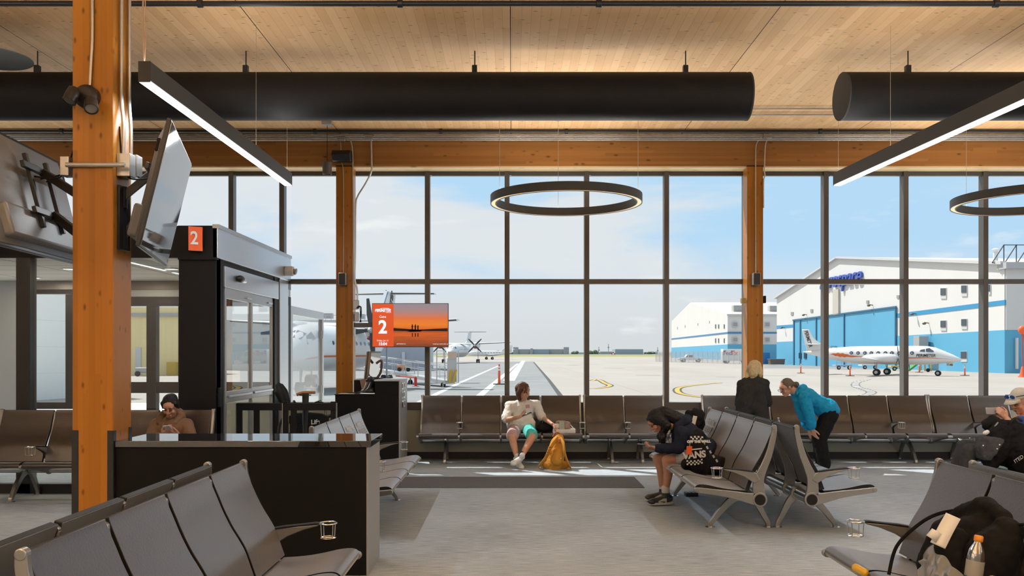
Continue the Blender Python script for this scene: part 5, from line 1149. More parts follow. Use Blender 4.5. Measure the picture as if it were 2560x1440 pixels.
# ================================================================ counter, desk, barrier, screens
cx0, cx1, cyf, cyb = XCR+.006, -1.062, 6.345, 6.90
t = thing('counter', 'long black counter with a glossy dark top beside the big timber column', 'counter', ((cx0+cx1)/2, 6.6, 0))
MB().box((cx0, cyf, 0), (cx1-.012, cyb, .948)).build('body', M['laminate'], t, bevel=.003, smooth=False)
MB().box((cx1-.012, cyf, 0), (cx1, cyb, .948)).build('end_panel', M['greypanel'], t, smooth=False)
MB().box((cx0, cyf-.012, .948), (cx1+.022, cyb+.012, .995)).build('worktop', M['gloss'], t, bevel=.003)
tag(MB().box((-1.9, 10.43, .0), (1.61, 11.33, .008)).build('floor_mat', mat('dark entrance mat', (.13, .135, .145), .95, 0, .05, .3, 60, .3, 300), bevel=.003), 'long dark entrance mat on the carpet in front of the window seats', 'mat')
t = thing('gate_desk', 'tall black gate desk with a stepped top under the gate screen', 'desk', (-2.0, 12.6, 0))
MB().box((-2.50, 12.16, 0), (-1.60, 13.0, 1.04)).box((-1.94, 12.16, 1.04), (-1.60, 13.0, 1.235)).box((-2.32, 12.62, 1.04), (-1.94, 13.0, 1.235)).build('cabinet', M['laminate'], t, smooth=False)
MB().box((-1.60, 12.16, 0), (-1.585, 13.0, 1.24)).build('end_panel', M['greypanel'], t, smooth=False)
MB().box((-1.95, 12.15, 1.235), (-1.58, 13.0, 1.252)).box((-2.32, 12.61, 1.235), (-1.95, 13.0, 1.252)).build('top', M['greypanel'], t, bevel=.003, smooth=False)
MB().box((-2.51, 12.15, 1.04), (-1.95, 12.62, 1.052)).build('lower_top', M['laminate'], t, bevel=.003, smooth=False)
s = thing('accessibility_plate', 'small silver pictogram plate on the end of the gate desk', 'sign', (-1.58, 12.55, 1.0))
for i in range(3):
    for j in range(2):
        c = V((-1.579, 12.40+.20*j, .90+.13*i)); MB().box(c-V((.004, .07, .05)), c+V((.004, .07, .05))).build('pictogram', M['white'] if (i+j) % 2 else M['chrome'], s, smooth=False)
        MB().box(c+V((.003, -.03, -.03)), c+V((.006, .02, .03))).build('figure', M['black'], s, smooth=False)
Ym = 12.74
t = thing('computer_monitor', 'thin computer monitor on a curved arm standing on the gate desk', 'monitor', P(940, 946, Ym))
c = P(932, 912, Ym); wv = V((.20, .97, 0)).normalized(); hv = V((.10, .02, 1)).normalized(); nv = wv.cross(hv)
MB().obox(c, .52, .40, .03, wv, hv, nv).build('panel', M['blackmetal'], t, bevel=.005)
MB().obox(c+V((-.035, -.245, 0)), .07, .39, .012, V((1, .2, 0)), hv).build('side_bezel', mat('warm grey plastic', (.22, .17, .13), .5), t, bevel=.003)
MB().obox(c-nv*-.018, .48, .36, .004, wv, hv, nv).build('screen', SCR, t, smooth=False)
MB().tube(catmull([c+V((.05, 0, .02)), c+V((.13, 0, .06)), c+V((.12, 0, -.1)), P(942, 946, Ym)], 6), .018, 10).build('arm', mat('bronze arm', (.16, .10, .08), .4, .4), t); MB().lathe(P(942, 946, Ym)-V((0, 0, .002)), [(0, 0), (.09, 0), (.09, .012), (0, .014)]).build('base', M['blackmetal'], t)
Yd = 12.42
t = thing('desk_telephone', 'black desk telephone with tangled leads on the lower top of the gate desk', 'telephone', P(915, 986, Yd))
q = P(920, 985, Yd); q.z = 1.053
b = MB(); b.rc(q+V((-.02, 0, .06)), .05, q+V((.05, .03, .17)), .055).rc(q+V((.05, .03, .17)), .05, q+V((.03, .0, .21)), .045).rc(q+V((-.08, 0, .03)), .03, q+V((.06, 0, .04)), .04); b.organic('body', M['blackmetal'], t, .01)
for i in range(4): MB().tube(catmull([q+V((-.02+.03*i, -.03, .16)), q+V((-.05+.02*i, -.09, .06)), q+V((-.12-.03*i, -.08, .012)), q+V((-.25-.02*i, -.04+.02*i, .008))], 6), .005, 6).build('lead', M['rubber'] if i % 2 else M['greypanel'], t)
o = MB().obox(P(910, 962, 12.56), .09, .17, .006, (1, 0, .25), (-.25, .15, 1)).build('card', mat('brown card', (.30, .19, .13), .7), smooth=False); tag(o, 'small brown card leaning behind the desk telephone', 'card')
for i, (px, w_) in enumerate(((868, .22), (922, .24))):
    q = P(px, 987, 12.33); o = MB().obox((q.x, 12.33, 1.055+.002*i), w_, .2, .003, (1, .1*i, 0), (-.1*i, 1, 0)).build('paper_sheet', M['paper'], smooth=False); tag(o, 'white paper sheet on the lower desk top %s' % ('left of the telephone' if i == 0 else 'in front of the telephone'), 'paper', 'papers on the gate desk')
# black queue barrier in front of the gate
YB_ = 10.85
t = thing('queue_barrier', 'low black metal barrier rail with posts in front of the gate door', 'barrier', P(715, 1085, YB_))
xa_, xb_ = P(590, 0, YB_).x, P(841, 0, YB_).x; zt_, zb_ = P(0, 1008, YB_).z, P(0, 1026, YB_).z
MB().box((xa_, YB_, zb_), (xb_, YB_+.05, zt_)).build('top_rail', M['black'], t, bevel=.004, smooth=False)
for px in (597, 640, 711, 733, 833):
    x = P(px, 0, YB_).x; MB().box((x-.035, YB_+.004, .002), (x+.035, YB_+.046, zt_+(.02 if px in (833, 711) else -.004))).build('post', M['black'], t, bevel=.004, smooth=False)
for px in (841, 706, 590):
    x = P(px, 0, YB_).x; MB().box((x-.004, YB_-.004, 0), (x+.004, YB_+.05, zt_)).build('edge_trim', M['steel'], t, smooth=False)
MB().box((xa_, YB_, .05), (xb_, YB_+.05, .11)).build('bottom_rail', M['black'], t, bevel=.004, smooth=False)
# folded wheelchair with a black seat sling
Yk = 11.75; S = Yk/F
t = thing('wheelchair', 'black wheelchair with a padded sling parked behind the queue barrier', 'wheelchair', (P(772, 0, Yk).x, Yk, 0))
xk = lambda px: P(px, 0, Yk).x; zk = lambda py: P(0, py, Yk).z
b = MB(); b.prism([(xk(722), Yk, zk(1060)), (xk(722), Yk, zk(1040)), (xk(740), Yk, zk(1033)), (xk(775), Yk, zk(1031)), (xk(805), Yk, zk(1034)), (xk(821), Yk, zk(1042)), (xk(821), Yk, zk(1060))], (0, .05, 0)); b.box((xk(724), Yk, zk(1110)), (xk(819), Yk+.03, zk(1058))); b.build('back_sling', M['rubber'], t, bevel=.012)
text('Life', .085, M['white'], t, (xk(789), Yk-.012, zk(1055)), (1, 0, .08), (0, 0, 1), 'lettering', .001, 'CENTER', 0, .003)
for s_, px in ((-1, 728), (1, 812)):
    MB().tube(catmull([(xk(px), Yk+.05, .35), (xk(px), Yk+.05, zk(1040)), (xk(px)-s_*.02, Yk+.02, zk(1010)), (xk(px)-s_*.06, Yk-.10, zk(1003))], 6), .014, 10).build('push_handle', M['chrome'], t)
    MB().tube([(xk(px)-s_*.05, Yk-.05, zk(1003)), (xk(px)-s_*.09, Yk-.16, zk(1006))], .019, 10).build('grip', M['rubber'], t)
    MB().tube([(xk(px)+s_*.06, Yk+.20+.26*cos(k*pi/16), .26+.26*sin(k*pi/16)) for k in range(33)], .018, 8, False).build('wheel', M['rubber'], t)
    MB().box((xk(px)-.02, Yk+.05, zk(1046)), (xk(px)+.05, Yk+.42, zk(1040))).build('arm_pad', M['rubber'], t, bevel=.01)
MB().box((xk(726), Yk+.05, .46), (xk(816), Yk+.5, .52)).build('seat', M['rubber'], t, bevel=.02)
t = thing('perching_stool', 'black stool with a padded tan topped T handle behind the barrier', 'stool', (xk(764), 11.2, 0))
Y2 = 11.2; x2 = lambda px: P(px, 0, Y2).x; z2 = lambda py: P(0, py, Y2).z
MB().tube(catmull([(x2(742), Y2, z2(987)), (x2(752), Y2, z2(983)), (x2(766), Y2, z2(981)), (x2(788), Y2, z2(981))], 5), .020, 10).build('handle', mat('tan grip', (.36, .16, .05), .5), t)
MB().cyl((x2(764), Y2, z2(983)), (x2(763), Y2, z2(1062)), .045, 14, .036).build('column', M['blackmetal'], t); MB().lathe((x2(763), Y2, z2(989)), [(.0, 0), (.075, 0), (.075, .012), (0, .012)]).build('collar', M['blackmetal'], t)
MB().cyl((x2(763), Y2, z2(1062)), (x2(763), Y2, .06), .03, 12).build('post', M['blackmetal'], t); MB().lathe((x2(763), Y2, 0), [(.17, 0), (.17, .03), (.06, .07), (0, .07)]).build('base', M['blackmetal'], t)
t = thing('headrest_cushion', 'tall black padded backrest of an office chair in front of the gate door', 'office chair', (P(707, 0, 11.35).x, 11.35, 0))
Y3 = 11.35; q = lambda px, py, dy=0: P(px, py, Y3)+V((0, dy, 0))
b = MB(); b.chain([q(697, 962), q(702, 978), q(709, 995), q(714, 1008)], [.035, .055, .05, .04], 14, 1., V((0, 1, 0)))
for s_ in (-1, 1): b.chain([q(697, 964, s_*.12), q(703, 980, s_*.17), q(713, 1006, s_*.14)], [.03, .045, .035])
b.organic('backrest', M['leatheredge'], t, .012, 6)
MB().tube(catmull([q(712, 1005), q(716, 1030), q(700, 1060), (q(695, 0).x, Y3, .48)], 6), .02, 8).build('spine', M['blackmetal'], t); MB().lathe((q(690, 0).x, Y3, .44), [(0, 0), (.17, 0), (.19, .03), (.18, .07), (0, .09)]).build('seat', M['leatheredge'], t)
MB().cyl((q(690, 0).x, Y3, .08), (q(690, 0).x, Y3, .45), .03, 12).build('gas_lift', M['blackmetal'], t)
b = MB()
for k in range(5): b.bar((q(690, 0).x, Y3, .08), (q(690, 0).x+.2*cos(k*1.257), Y3+.2*sin(k*1.257), .05), .04, .03)
for k in range(5): b.ell((q(690, 0).x+.2*cos(k*1.257), Y3+.2*sin(k*1.257), .03), .03, n=10, m=6)
b.build('star_base', M['blackmetal'], t)
# glass wind screen outside the gate
t = thing('wind_screen', 'aluminium framed dusty glass screen standing outside beside the gate door', 'glass screen', (-3.54, 14.8, GZ))
y0_, y1_, zt_ = 13.62, 16.0, 2.385; xw = -3.54
b = MB(); b.box((xw-.04, y0_, GZ), (xw+.04, y0_+.12, zt_)); b.box((xw-.04, y1_-.12, GZ), (xw+.04, y1_, zt_)); b.box((xw-.04, y0_, zt_-.14), (xw+.04, y1_, zt_)); b.box((xw-.04, y0_, GZ), (xw+.04, y1_, GZ+.2)); b.build('frame', M['alupaint'], t, bevel=.005, smooth=False)
MB().add([(xw, y0_+.1, GZ+.2), (xw, y1_-.1, GZ+.2), (xw, y1_-.1, zt_-.14), (xw, y0_+.1, zt_-.14)], [(0, 1, 2, 3)]).build('pane', glass('dusty pane', (.86, .87, .87), .5, .3), t, smooth=False)
for z in (.9, 1.9): MB().box((xw+.03, y1_-.2, z), (xw+.07, y1_-.13, z+.14)).build('hinge', M['alu'], t, smooth=False)
# gate display
YT = 12.82; tx0, tx1 = P(930, 0, YT).x, P(1121, 0, YT).x; tz0, tz1 = P(0, 868, YT).z, P(0, 758, YT).z
t = thing('gate_display', 'flat gate display showing a sunset and an orange panel with gate number 2', 'display screen', ((tx0+tx1)/2, YT, (tz0+tz1)/2))
MB().box((tx0, YT, tz0), (tx1, YT+.05, tz1)).build('bezel', M['blackmetal'], t, bevel=.003)
MB().box((tx0+.3, YT+.05, tz0+.15), (tx1-.3, YT+.10, tz1-.15)).build('back_cover', M['blackmetal'], t, bevel=.01)
xs_ = P(984, 0, YT).x; yf = YT-.002
def quadf(n_, a, b_, c_, d_, m_, y=yf): return MB().add([(a, y, b_), (c_, y, b_), (c_, y, d_), (a, y, d_)], [(0, 1, 2, 3)]).build(n_, m_, t, smooth=False)
quadf('side_panel', tx0+.008, tz0+.010, xs_, tz1-.008, emit('screen orange', srgb(226, 82, 30)[:3], .70))
def sunset():
    m = bpy.data.materials.new('sunset picture'); nt, N, L, b = nodes(m); tc = N.new('ShaderNodeTexCoord'); sp = N.new('ShaderNodeSeparateXYZ'); L.new(tc.outputs['Generated'], sp.inputs[0])
    cr = N.new('ShaderNodeValToRGB'); L.new(sp.outputs[2], cr.inputs[0]); e = cr.color_ramp.elements
    cols = [(0, (120, 62, 40)), (.10, (158, 72, 35)), (.30, (208, 92, 30)), (.37, (150, 66, 30)), (.42, (222, 104, 28)), (.52, (232, 128, 34)), (.66, (222, 110, 58)), (.80, (172, 128, 122)), (1, (140, 134, 146))]
    while len(e) < len(cols): e.new(.5)
    for el, (p_, c_) in zip(e, cols): el.position = p_; el.color = srgb(*c_)
    mp = N.new('ShaderNodeMapping'); mp.inputs['Scale'].default_value = (1.5, 1, 26); L.new(tc.outputs['Generated'], mp.inputs[0])
    n = N.new('ShaderNodeTexNoise'); n.inputs['Scale'].default_value = 1.3; n.inputs['Detail'].default_value = 3; L.new(mp.outputs[0], n.inputs['Vector'])
    low = math_node(N, L, 'LESS_THAN', sp.outputs[2], .37); am = math_node(N, L, 'MULTIPLY', math_node(N, L, 'SUBTRACT', n.outputs['Fac'], .5), math_node(N, L, 'MULTIPLY', low, .9))
    hs = N.new('ShaderNodeHueSaturation'); L.new(cr.outputs[0], hs.inputs['Color']); L.new(math_node(N, L, 'ADD', am, 1.), hs.inputs['Value'])
    b.inputs['Base Color'].default_value = (0, 0, 0, 1); L.new(hs.outputs[0], b.inputs['Emission Color']); b.inputs['Emission Strength'].default_value = .74; b.inputs['Roughness'].default_value = .3
    return m
b = MB().box((xs_, YT-.003, tz0+.010), (tx1-.008, YT-.002, tz1-.008)); b.build('picture', sunset(), t, smooth=False)
DS = mat('silhouette', (.012, .008, .006), .6)
px_ = lambda x, y: V((P(x, 0, YT).x, YT-.006, P(0, y, YT).z))
def shape(n_, pts, m_=DS): return MB().add([px_(*p) for p in pts], [tuple(range(len(pts)))]).build(n_, m_, t, smooth=False)
shape('shore_silhouette', [(984, 820), (984, 827), (1020, 828), (1060, 827.5), (1119, 828), (1119, 820.5), (1085, 822), (1045, 824.5), (1015, 822)])
shape('boat_silhouette', [(1017, 828), (1027, 825), (1048, 824.5), (1056, 824), (1052, 829), (1026, 830)])
for x_, h_ in ((1031, 811), (1038.5, 811), (1045, 813)):
    shape('figure_silhouette', [(x_-2.2, 825), (x_-1.6, 819), (x_-2.8, 816), (x_-1.4, h_+3), (x_-1.2, h_), (x_+1.0, h_-.5), (x_+1.3, h_+3), (x_+2.6, 815), (x_+1.4, 819), (x_+2.0, 825)])
    shape('figure_reflection', [(x_-1.5, 833), (x_+1.5, 833), (x_+1.2, 842), (x_-1.2, 842)], mat('dull reflection', (.06, .02, .008), .6))
TW = emit('screen white', (.9, .87, .95), .85)
tt = lambda s_, size, x_, y_, sh=0., bold=.0, sx=1., nm='lettering': text(s_, size, TW, t, px_(x_, y_)+V((0, -.001, 0)), (1, 0, 0), (0, 0, 1), nm, .0005, 'CENTER', sh, bold, sx)
tt('PERIMETER', .060, 957, 776.5, .25, .002, .82); tt('AVIATION', .017, 971, 781.5, .2)
tt('Gate', .052, 957, 792, 0, .0); tt('2', .27, 957, 819, 0, .008, .95, 'numeral'); tt('Friday, Jan 11', .038, 957, 851.5, 0, 0, .85); tt('15:04', .058, 957, 860, 0, .002)
tt('perimeter.ca', .026, 1003, 859.5, 0, 0); tt('travel up north with us', .024, 1101, 860, 0, 0)
sw = MB().tube(catmull([px_(944, 775), px_(955, 771), px_(970, 771), px_(976, 774)], 5), .004, 6).build('logo_swoosh', TW, t)
t2 = thing('display_bracket', 'dark bar holding the gate display to the window column', 'wall bracket', P(885, 812, YT+.11))
MB().box(P(884, 818, YT+.10), P(1000, 807, YT+.13)).build('arm', M['mullion'], t2, bevel=.003, smooth=False)
MB().box(P(884, 840, YT+.10)+V((0, 0, 0)), P(889, 785, YT+.2)).build('plate', M['alupaint'], t2, smooth=False)
for i in range(3): tag(MB().tube(catmull([P(891+i*2, 770, 12.9), P(899+i*2, 765+i, 12.9), P(901+i, 790, 12.9), P(903-i*2, 806, 12.9)], 6), .005, 6).build('display_cable', M['rubber']), 'thin dark cable looping from the outlet box to the display bracket, %s of three' % ('first', 'second', 'third')[i], 'cable', 'cables behind the gate display')
# ================================================================ people
Q = P
def skin(name, col):
    m = mat(name, col, .5, 0, .4, .08, 25); b = m.node_tree.nodes['Principled BSDF']
    b.inputs['Subsurface Weight'].default_value = .12; b.inputs['Subsurface Radius'].default_value = (.02, .008, .005); return m
SK1 = skin('warm light skin', (.56, .31, .21)); SK2 = skin('tan skin', (.42, .22, .145)); SK3 = skin('fair skin', (.58, .33, .23))
def gs(f, u):
    f = V(f).normalized(); u = V(u); u = (u-f*u.dot(f)).normalized(); return f, u, f.cross(u)
def head_vol(b, c, f, u, s=1.):
    f, u, sd = gs(f, u); c = V(c)
    e = lambda x, y, z, r: b.ell(c+(sd*x+f*y+u*z)*s, tuple(k*s for k in r) if isinstance(r, tuple) else (r*s,)*3, sd, u)
    e(0, -.008, .026, (.073, .094, .092)); e(0, .022, -.052, (.054, .066, .060)); e(0, .064, -.096, .022); e(0, .045, .035, (.062, .052, .05))
    b.rc(c+(f*.090+u*.012)*s, .011*s, c+(f*.113-u*.026)*s, .0135*s); e(.011, .098, -.030, .0105); e(-.011, .098, -.030, .0105)
    for k in (-1, 1):
        e(k*.036, .064, -.030, .027); e(k*.077, -.006, -.006, (.012, .021, .032)); e(k*.030, .080, .030, (.024, .014, .010))
    b.rc(c+(f*.090-u*.061-sd*.015)*s, .0085*s, c+(f*.090-u*.061+sd*.015)*s, .0085*s); b.rc(c+(f*.086-u*.072-sd*.012)*s, .009*s, c+(f*.086-u*.072+sd*.012)*s, .009*s)
def face(t, body, c, f, u, s=1., hairmat=None):
    f, u, sd = gs(f, u); c = V(c); EY = mat('eye dark', (.03, .02, .015), .2, 0, .7)
    for k in (-1, 1):
        MB().ell(c+(sd*k*.030+f*.0865+u*.006)*s, (.013*s, .007*s, .0065*s), sd, u, 10, 6).build('eye', EY, body)
        MB().chain([c+(sd*k*.014+f*.094+u*.030)*s, c+(sd*k*.030+f*.093+u*.034)*s, c+(sd*k*.047+f*.081+u*.028)*s], [.0035, .004, .003], 6).build('eyebrow', hairmat or EY, body)
    MB().chain([c+(f*.096-u*.066-sd*.019)*s, c+(f*.101-u*.066)*s, c+(f*.096-u*.066+sd*.019)*s], [.003, .0045, .003], 6).build('mouth', mat('lip', (.36, .12, .10), .5), body)
def hand_vol(b, w, d, n, th, curl=(.5, .55, .6, .65), s=1., thumb=.5):
    w = V(w); d = V(d).normalized(); n = V(n); n = (n-d*n.dot(d)).normalized(); t_ = V(th); t_ = (t_-d*t_.dot(d)-n*t_.dot(n)).normalized()
    ln = (.072, .080, .074, .058)
    for i in range(4):
        o = t_*(.030-.020*i)*s; kn = w+d*(.088-.005*abs(i-1))*s+o; b.rc(w+d*.012*s+o*.55, .0155*s, kn, .0115*s, 8)
        p = kn; a = 0.
        for j, fr in enumerate((.45, .31, .24)):
            a += curl[i]*(.8, 1.2, .8)[j]; q = p+(d*cos(a)+n*sin(a))*ln[i]*fr*s; b.rc(p, (.0105, .0098, .0090)[j]*s, q, (.0098, .0090, .0078)[j]*s, 8); p = q
    p0 = w+d*.022*s+t_*.026*s; p1 = p0+(d*.62+t_*.62+n*.45*thumb).normalized()*.046*s; p2 = p1+(d*.85+t_*.15+n*.7*thumb).normalized()*.032*s; p3 = p2+(d*.8-t_*.1+n*.9*thumb).normalized()*.024*s
    b.rc(p0, .0165*s, p1, .0125*s, 8); b.rc(p1, .0118*s, p2, .0105*s, 8); b.rc(p2, .0102*s, p3, .0085*s, 8); b.rc(w-d*.02*s, .024*s, w+d*.02*s, .025*s, 10)
def torso_vol(b, pel, nb, sd, g=0., sh=None, wid=1., dep=1., low=.0):
    pel = V(pel); nb = V(nb); sd = V(sd).normalized(); ax = (nb-pel); L_ = ax.length; ax.normalize(); sd = (sd-ax*sd.dot(ax)).normalized()
    e = lambda k, r: b.ell(pel+ax*L_*k, (r[0]*wid+g, r[1]*dep+g, r[2]+g), sd, ax, 20, 12)
    e(.72, (.158, .108, L_*.34)); e(.40, (.140, .102, L_*.33)); e(.08-low, (.160, .115, .13))
    if sh: b.rc(V(sh[0]), .052+g, V(sh[1]), .052+g, 12); b.rc(pel+ax*L_*.86, .085+g, nb, .060+g*.6)
def shoe(mb, ankle, toe, up=V((0, 0, 1)), s=1.):
    a = V(ankle); q = V(toe); d = (q-a); d.normalize(); sd = d.cross(up).normalized(); up = sd.cross(d)
    mb.rc(a-d*.045*s-up*.02*s, .036*s, a+d*.06*s-up*.035*s, .036*s).rc(a+d*.06*s-up*.038*s, .037*s, a+d*.15*s-up*.05*s, .034*s).ell(a+d*.145*s-up*.052*s, (.045*s, .05*s, .032*s), sd, up).rc(a, .040*s, a+up*.045*s, .042*s)
    return d, sd, up
def sole(t, par, ankle, toe, m, up=V((0, 0, 1)), s=1.):
    a = V(ankle); q = V(toe); d = (q-a).normalized(); sd = d.cross(up).normalized(); up = sd.cross(d); c = a+d*.055*s-up*.082*s; pl = []
    for k in range(24):
        an = 2*pi*k/24; x = cos(an); pl.append(c+d*(.142*s*x)+sd*((.043+.008*x)*s*sin(an)))
    return MB().prism(pl, up*.026*s).build('sole', m, par, bevel=.006)
def cloth(name, col, **k): return mat(name, col, .85, 0, .15, .12, 14, .35, 22, **k)
def stand(c): return V((c[0].x, c[0].y, 0))
VX_ = .0065
# -------- person in the white shirt, seated under the window
t = thing('person', 'person in white t-shirt with pink and turquoise shorts holding a phone on the window seat', 'person', (.13, 12.6, 0))
hc = Q(1308, 977, 12.82); hf, hu = (.74, -.62, -.22), (.10, -.16, 1)
pel, nb = Q(1303, 1064, 12.88), Q(1305, 1003, 12.95)
sL, sR = Q(1273, 1014, 12.90), Q(1341, 1012, 12.90)
eL, wL = Q(1264, 1050, 12.70), Q(1297, 1043, 12.50); eR, wR = Q(1354, 1043, 12.86), Q(1383, 1062, 12.66)
hpL, hpR = Q(1288, 1070, 12.86), Q(1319, 1070, 12.86); kL, kR = Q(1280, 1094, 12.40), Q(1331, 1092, 12.40)
aR, aL = Q(1303, 1142, 12.10), Q(1293, 1146, 12.26); tR, tL = Q(1283, 1153, 11.97), Q(1313, 1168, 12.06)
b = MB(); head_vol(b, hc, hf, hu, 1.02); b.rc(nb-V((0, 0, .03)), .058, hc-V((0, -.02, .06)), .050)
torso_vol(b, pel, nb, (1, 0, 0), -.012, (sL, sR))
for s_, e_, w_ in ((sL, eL, wL), (sR, eR, wR)): b.chain([s_, s_.lerp(e_, .5), e_, e_.lerp(w_, .35), w_], [.050, .043, .037, .038, .025])
for h_, k_, a_ in ((hpL, kL, aL), (hpR, kR, aR)): b.chain([h_, k_, k_.lerp(a_, .30)+V((0, .025, 0)), a_.lerp(k_, .12), a_], [.080, .055, .054, .036, .036])
hand_vol(b, wL, (.86, -.1, .42), (.1, -.25, .95), (-.35, -.2, .9), (.55, .6, .65, .7)); hand_vol(b, wR, (.75, -.15, -.6), (-.2, .2, -.9), (-.3, -.9, .0), (.3, .35, .4, .45))
bd = b.organic('body', SK1, t, VX_, 5); HB = mat('auburn brown hair', (.075, .027, .009), .55, 0, .6, .4, 40, .5, 90, (1, 1, .2)); face(t, bd, hc, hf, hu, 1.02, HB)
f_, u_, sd_ = gs(hf, hu); b = MB()
b.ell(hc-f_*.020+u_*.040, (.090, .102, .095), sd_, u_); b.rc(hc-f_*.06+u_*.02, .085, hc-f_*.045-u_*.11, .055)
for k in (-1, 1):
    b.chain([hc+sd_*k*.072+f_*.01+u_*.045, hc+sd_*k*.085-f_*.015-u_*.03, hc+sd_*k*.075-f_*.01-u_*.12], [.034, .032, .018])
b.chain([hc-sd_*.07-f_*.05, hc-sd_*.09-f_*.05-u_*.11, hc-sd_*.075-f_*.02-u_*.165], [.045, .04, .02]); b.chain([hc+f_*.055+u_*.098, hc+f_*.092+sd_*.045+u_*.052, hc+f_*.082+sd_*.075+u_*.0], [.028, .020, .012])
b.organic('hair', HB, t, .007, 4, .010, .018)
WS = cloth('white jersey', (.66, .655, .63)); b = MB(); torso_vol(b, pel-V((0, 0, .02)), nb-V((0, 0, .02)), (1, 0, 0), .022, (sL, sR), 1.12, 1.1)
for s_, e_, q_ in ((sL, eL, .92), (sR, eR, .95)): b.chain([s_, s_.lerp(e_, .5), s_.lerp(e_, q_)], [.060, .066, .072])
b.rc(pel+V((-.10, -.05, .02)), .12, pel+V((.10, -.05, .02)), .12); b.organic('t_shirt', WS, t, .009, 4, .035, .09)
MB().chain([nb+V((-.06, -.03, .02)), nb+V((-.03, -.085, -.01)), nb+V((.03, -.085, -.01)), nb+V((.06, -.03, .02))], [.014]*4).build('collar', WS, t)
MB().obox(Q(1319, 1007+9, 12.73), .06, .004, .05, (1, 0, .1), (0, 1, -.1)).build('chest_print', mat('faded pink print', (.42, .25, .23), .8), t)
for nm, h_, k_, m_ in (('shorts_leg', hpL, kL, cloth('dusty pink cotton', (.46, .33, .33))), ('shorts_leg', hpR, kR, cloth('turquoise cotton', (.10, .52, .50)))):
    d_ = (k_-h_); b = MB(); b.chain([h_+V((0, .02, .01)), h_+d_*.5, h_+d_*.86], [.105, .098, .090]); o = b.organic(nm, m_, t, .009, 4, .02, .07); o['label'] = 'pink shorts leg' if h_ is hpL else 'turquoise shorts leg'
SW = mat('white trainer', (.70, .70, .67), .55)
for a_, q_ in ((aR, tR), (aL, tL)):
    up = V((.1, -.3, 1)) if a_ is aL else V((.25, -.75, .75)); b = MB(); shoe(b, a_-V((0, 0, .005)), q_, up, .98); o = b.organic('shoe', SW, t, .007, 3); sole(t, o, a_, q_, mat('off white sole', (.6, .6, .57), .6), up, .98)
MB().chain([aR+V((0, .0, .02)), aR+V((0, 0, .045))], [.041, .040]).build('sock', cloth('dark sock', (.05, .05, .055)), t)
p_ = wL+V((.115, -.055, .045)); o = MB().obox(p_, .150, .072, .010, (.92, -.05, .38), (.1, .75, -.2)).build('smartphone', mat('phone black glass', (.015, .015, .018), .12, 0, .9), bevel=.006); tag(o, 'dark phone held by the person in the white t-shirt', 'phone')

# -------- person in the dark hoodie bent over a phone
t = thing('person', 'person in dark navy hoodie with long black hair bent over a phone', 'person', (1.75, 9.35, 0))
Yg = 9.35; hc = Q(1643, 1053, Yg); hf, hu = (-.74, -.08, -.68), (-.66, 0, .75)
pel, nb = Q(1769, 1134, Yg), Q(1693, 1068, Yg); sN, sF = Q(1705, 1082, Yg-.19), Q(1700, 1080, Yg+.19)
eN, eF = Q(1697, 1121, Yg-.22), Q(1690, 1121, Yg+.18); wN, wF = Q(1642, 1120, Yg-.06), Q(1640, 1120, Yg+.08)
hN, hF = Q(1762, 1143, Yg-.09), Q(1762, 1143, Yg+.09); kN, kF = Q(1667, 1151, Yg-.10), Q(1644, 1146, Yg+.12)
aN, aF = Q(1664, 1236, Yg-.10), Q(1657, 1225, Yg+.16); tN, tF = Q(1618, 1245, Yg-.14), Q(1612, 1234, Yg+.14)
b = MB(); head_vol(b, hc, hf, hu, .97); b.rc(nb, .055, hc+V((.07, 0, -.02)), .048); torso_vol(b, pel, nb, (0, 1, 0), -.012, (sN, sF))
for s_, e_, w_ in ((sN, eN, wN), (sF, eF, wF)): b.chain([s_, e_, e_.lerp(w_, .4), w_], [.046, .038, .036, .025])
for h_, k_, a_ in ((hN, kN, aN), (hF, kF, aF)): b.chain([h_, h_.lerp(k_, .5), k_, k_.lerp(a_, .32)+V((.022, 0, 0)), k_.lerp(a_, .85), a_], [.088, .078, .057, .055, .036, .036])
hand_vol(b, wN, (-.93, .15, .10), (-.1, .35, .8), (.0, .4, .8), (.55, .6, .65, .7)); hand_vol(b, wF, (-.93, -.1, .08), (-.1, -.3, .8), (0, -.3, .8), (.55, .6, .65, .7))
bd = b.organic('body', SK2, t, VX_, 5); HK = mat('black hair', (.008, .007, .0075), .6, 0, .3, .3, 40, .5, 90, (1, 1, .2)); face(t, bd, hc, hf, hu, .97, HK)
f_, u_, sd_ = gs(hf, hu); b = MB(); b.ell(hc-f_*.022+u_*.035, (.094, .106, .100), sd_, u_); b.chain([hc-f_*.02+u_*.06, hc-f_*.11+u_*.01, nb+V((.03, 0, .075)), nb+V((.10, 0, .03))], [.075, .085, .080, .05])
for k in (-1, 1):
    b.chain([hc+sd_*k*.06+u_*.05, hc+sd_*k*.082-f_*.02-u_*.01, hc+sd_*k*.085-f_*.03-u_*.09, hc+V((.045, k*-.075, -.17)), hc+V((.06, k*-.07, -.24))], [.045, .050, .050, .040, .015])
    b.chain([hc+sd_*k*.055+f_*.045+u_*.075, hc+sd_*k*.074+f_*.02+u_*.02, hc+sd_*k*.078-f_*.0-u_*.06], [.026, .026, .022])
    b.chain([hc+V((.045, k*-.072, -.10)), hc+V((.035, k*-.07, -.18)), hc+V((.03, k*-.065, -.26))], [.020, .012, .005])
b.organic('hair', HK, t, .007, 4, .012, .02)
NV = cloth('dark navy fleece', (.016, .020, .036)); b = MB(); torso_vol(b, pel, nb, (0, 1, 0), .028, (sN, sF), 1.12, 1.12)
for s_, e_, w_ in ((sN, eN, wN), (sF, eF, wF)): b.chain([s_, s_.lerp(e_, .5), e_, e_.lerp(w_, .5), w_.lerp(e_, .10)], [.074, .070, .066, .056, .046])
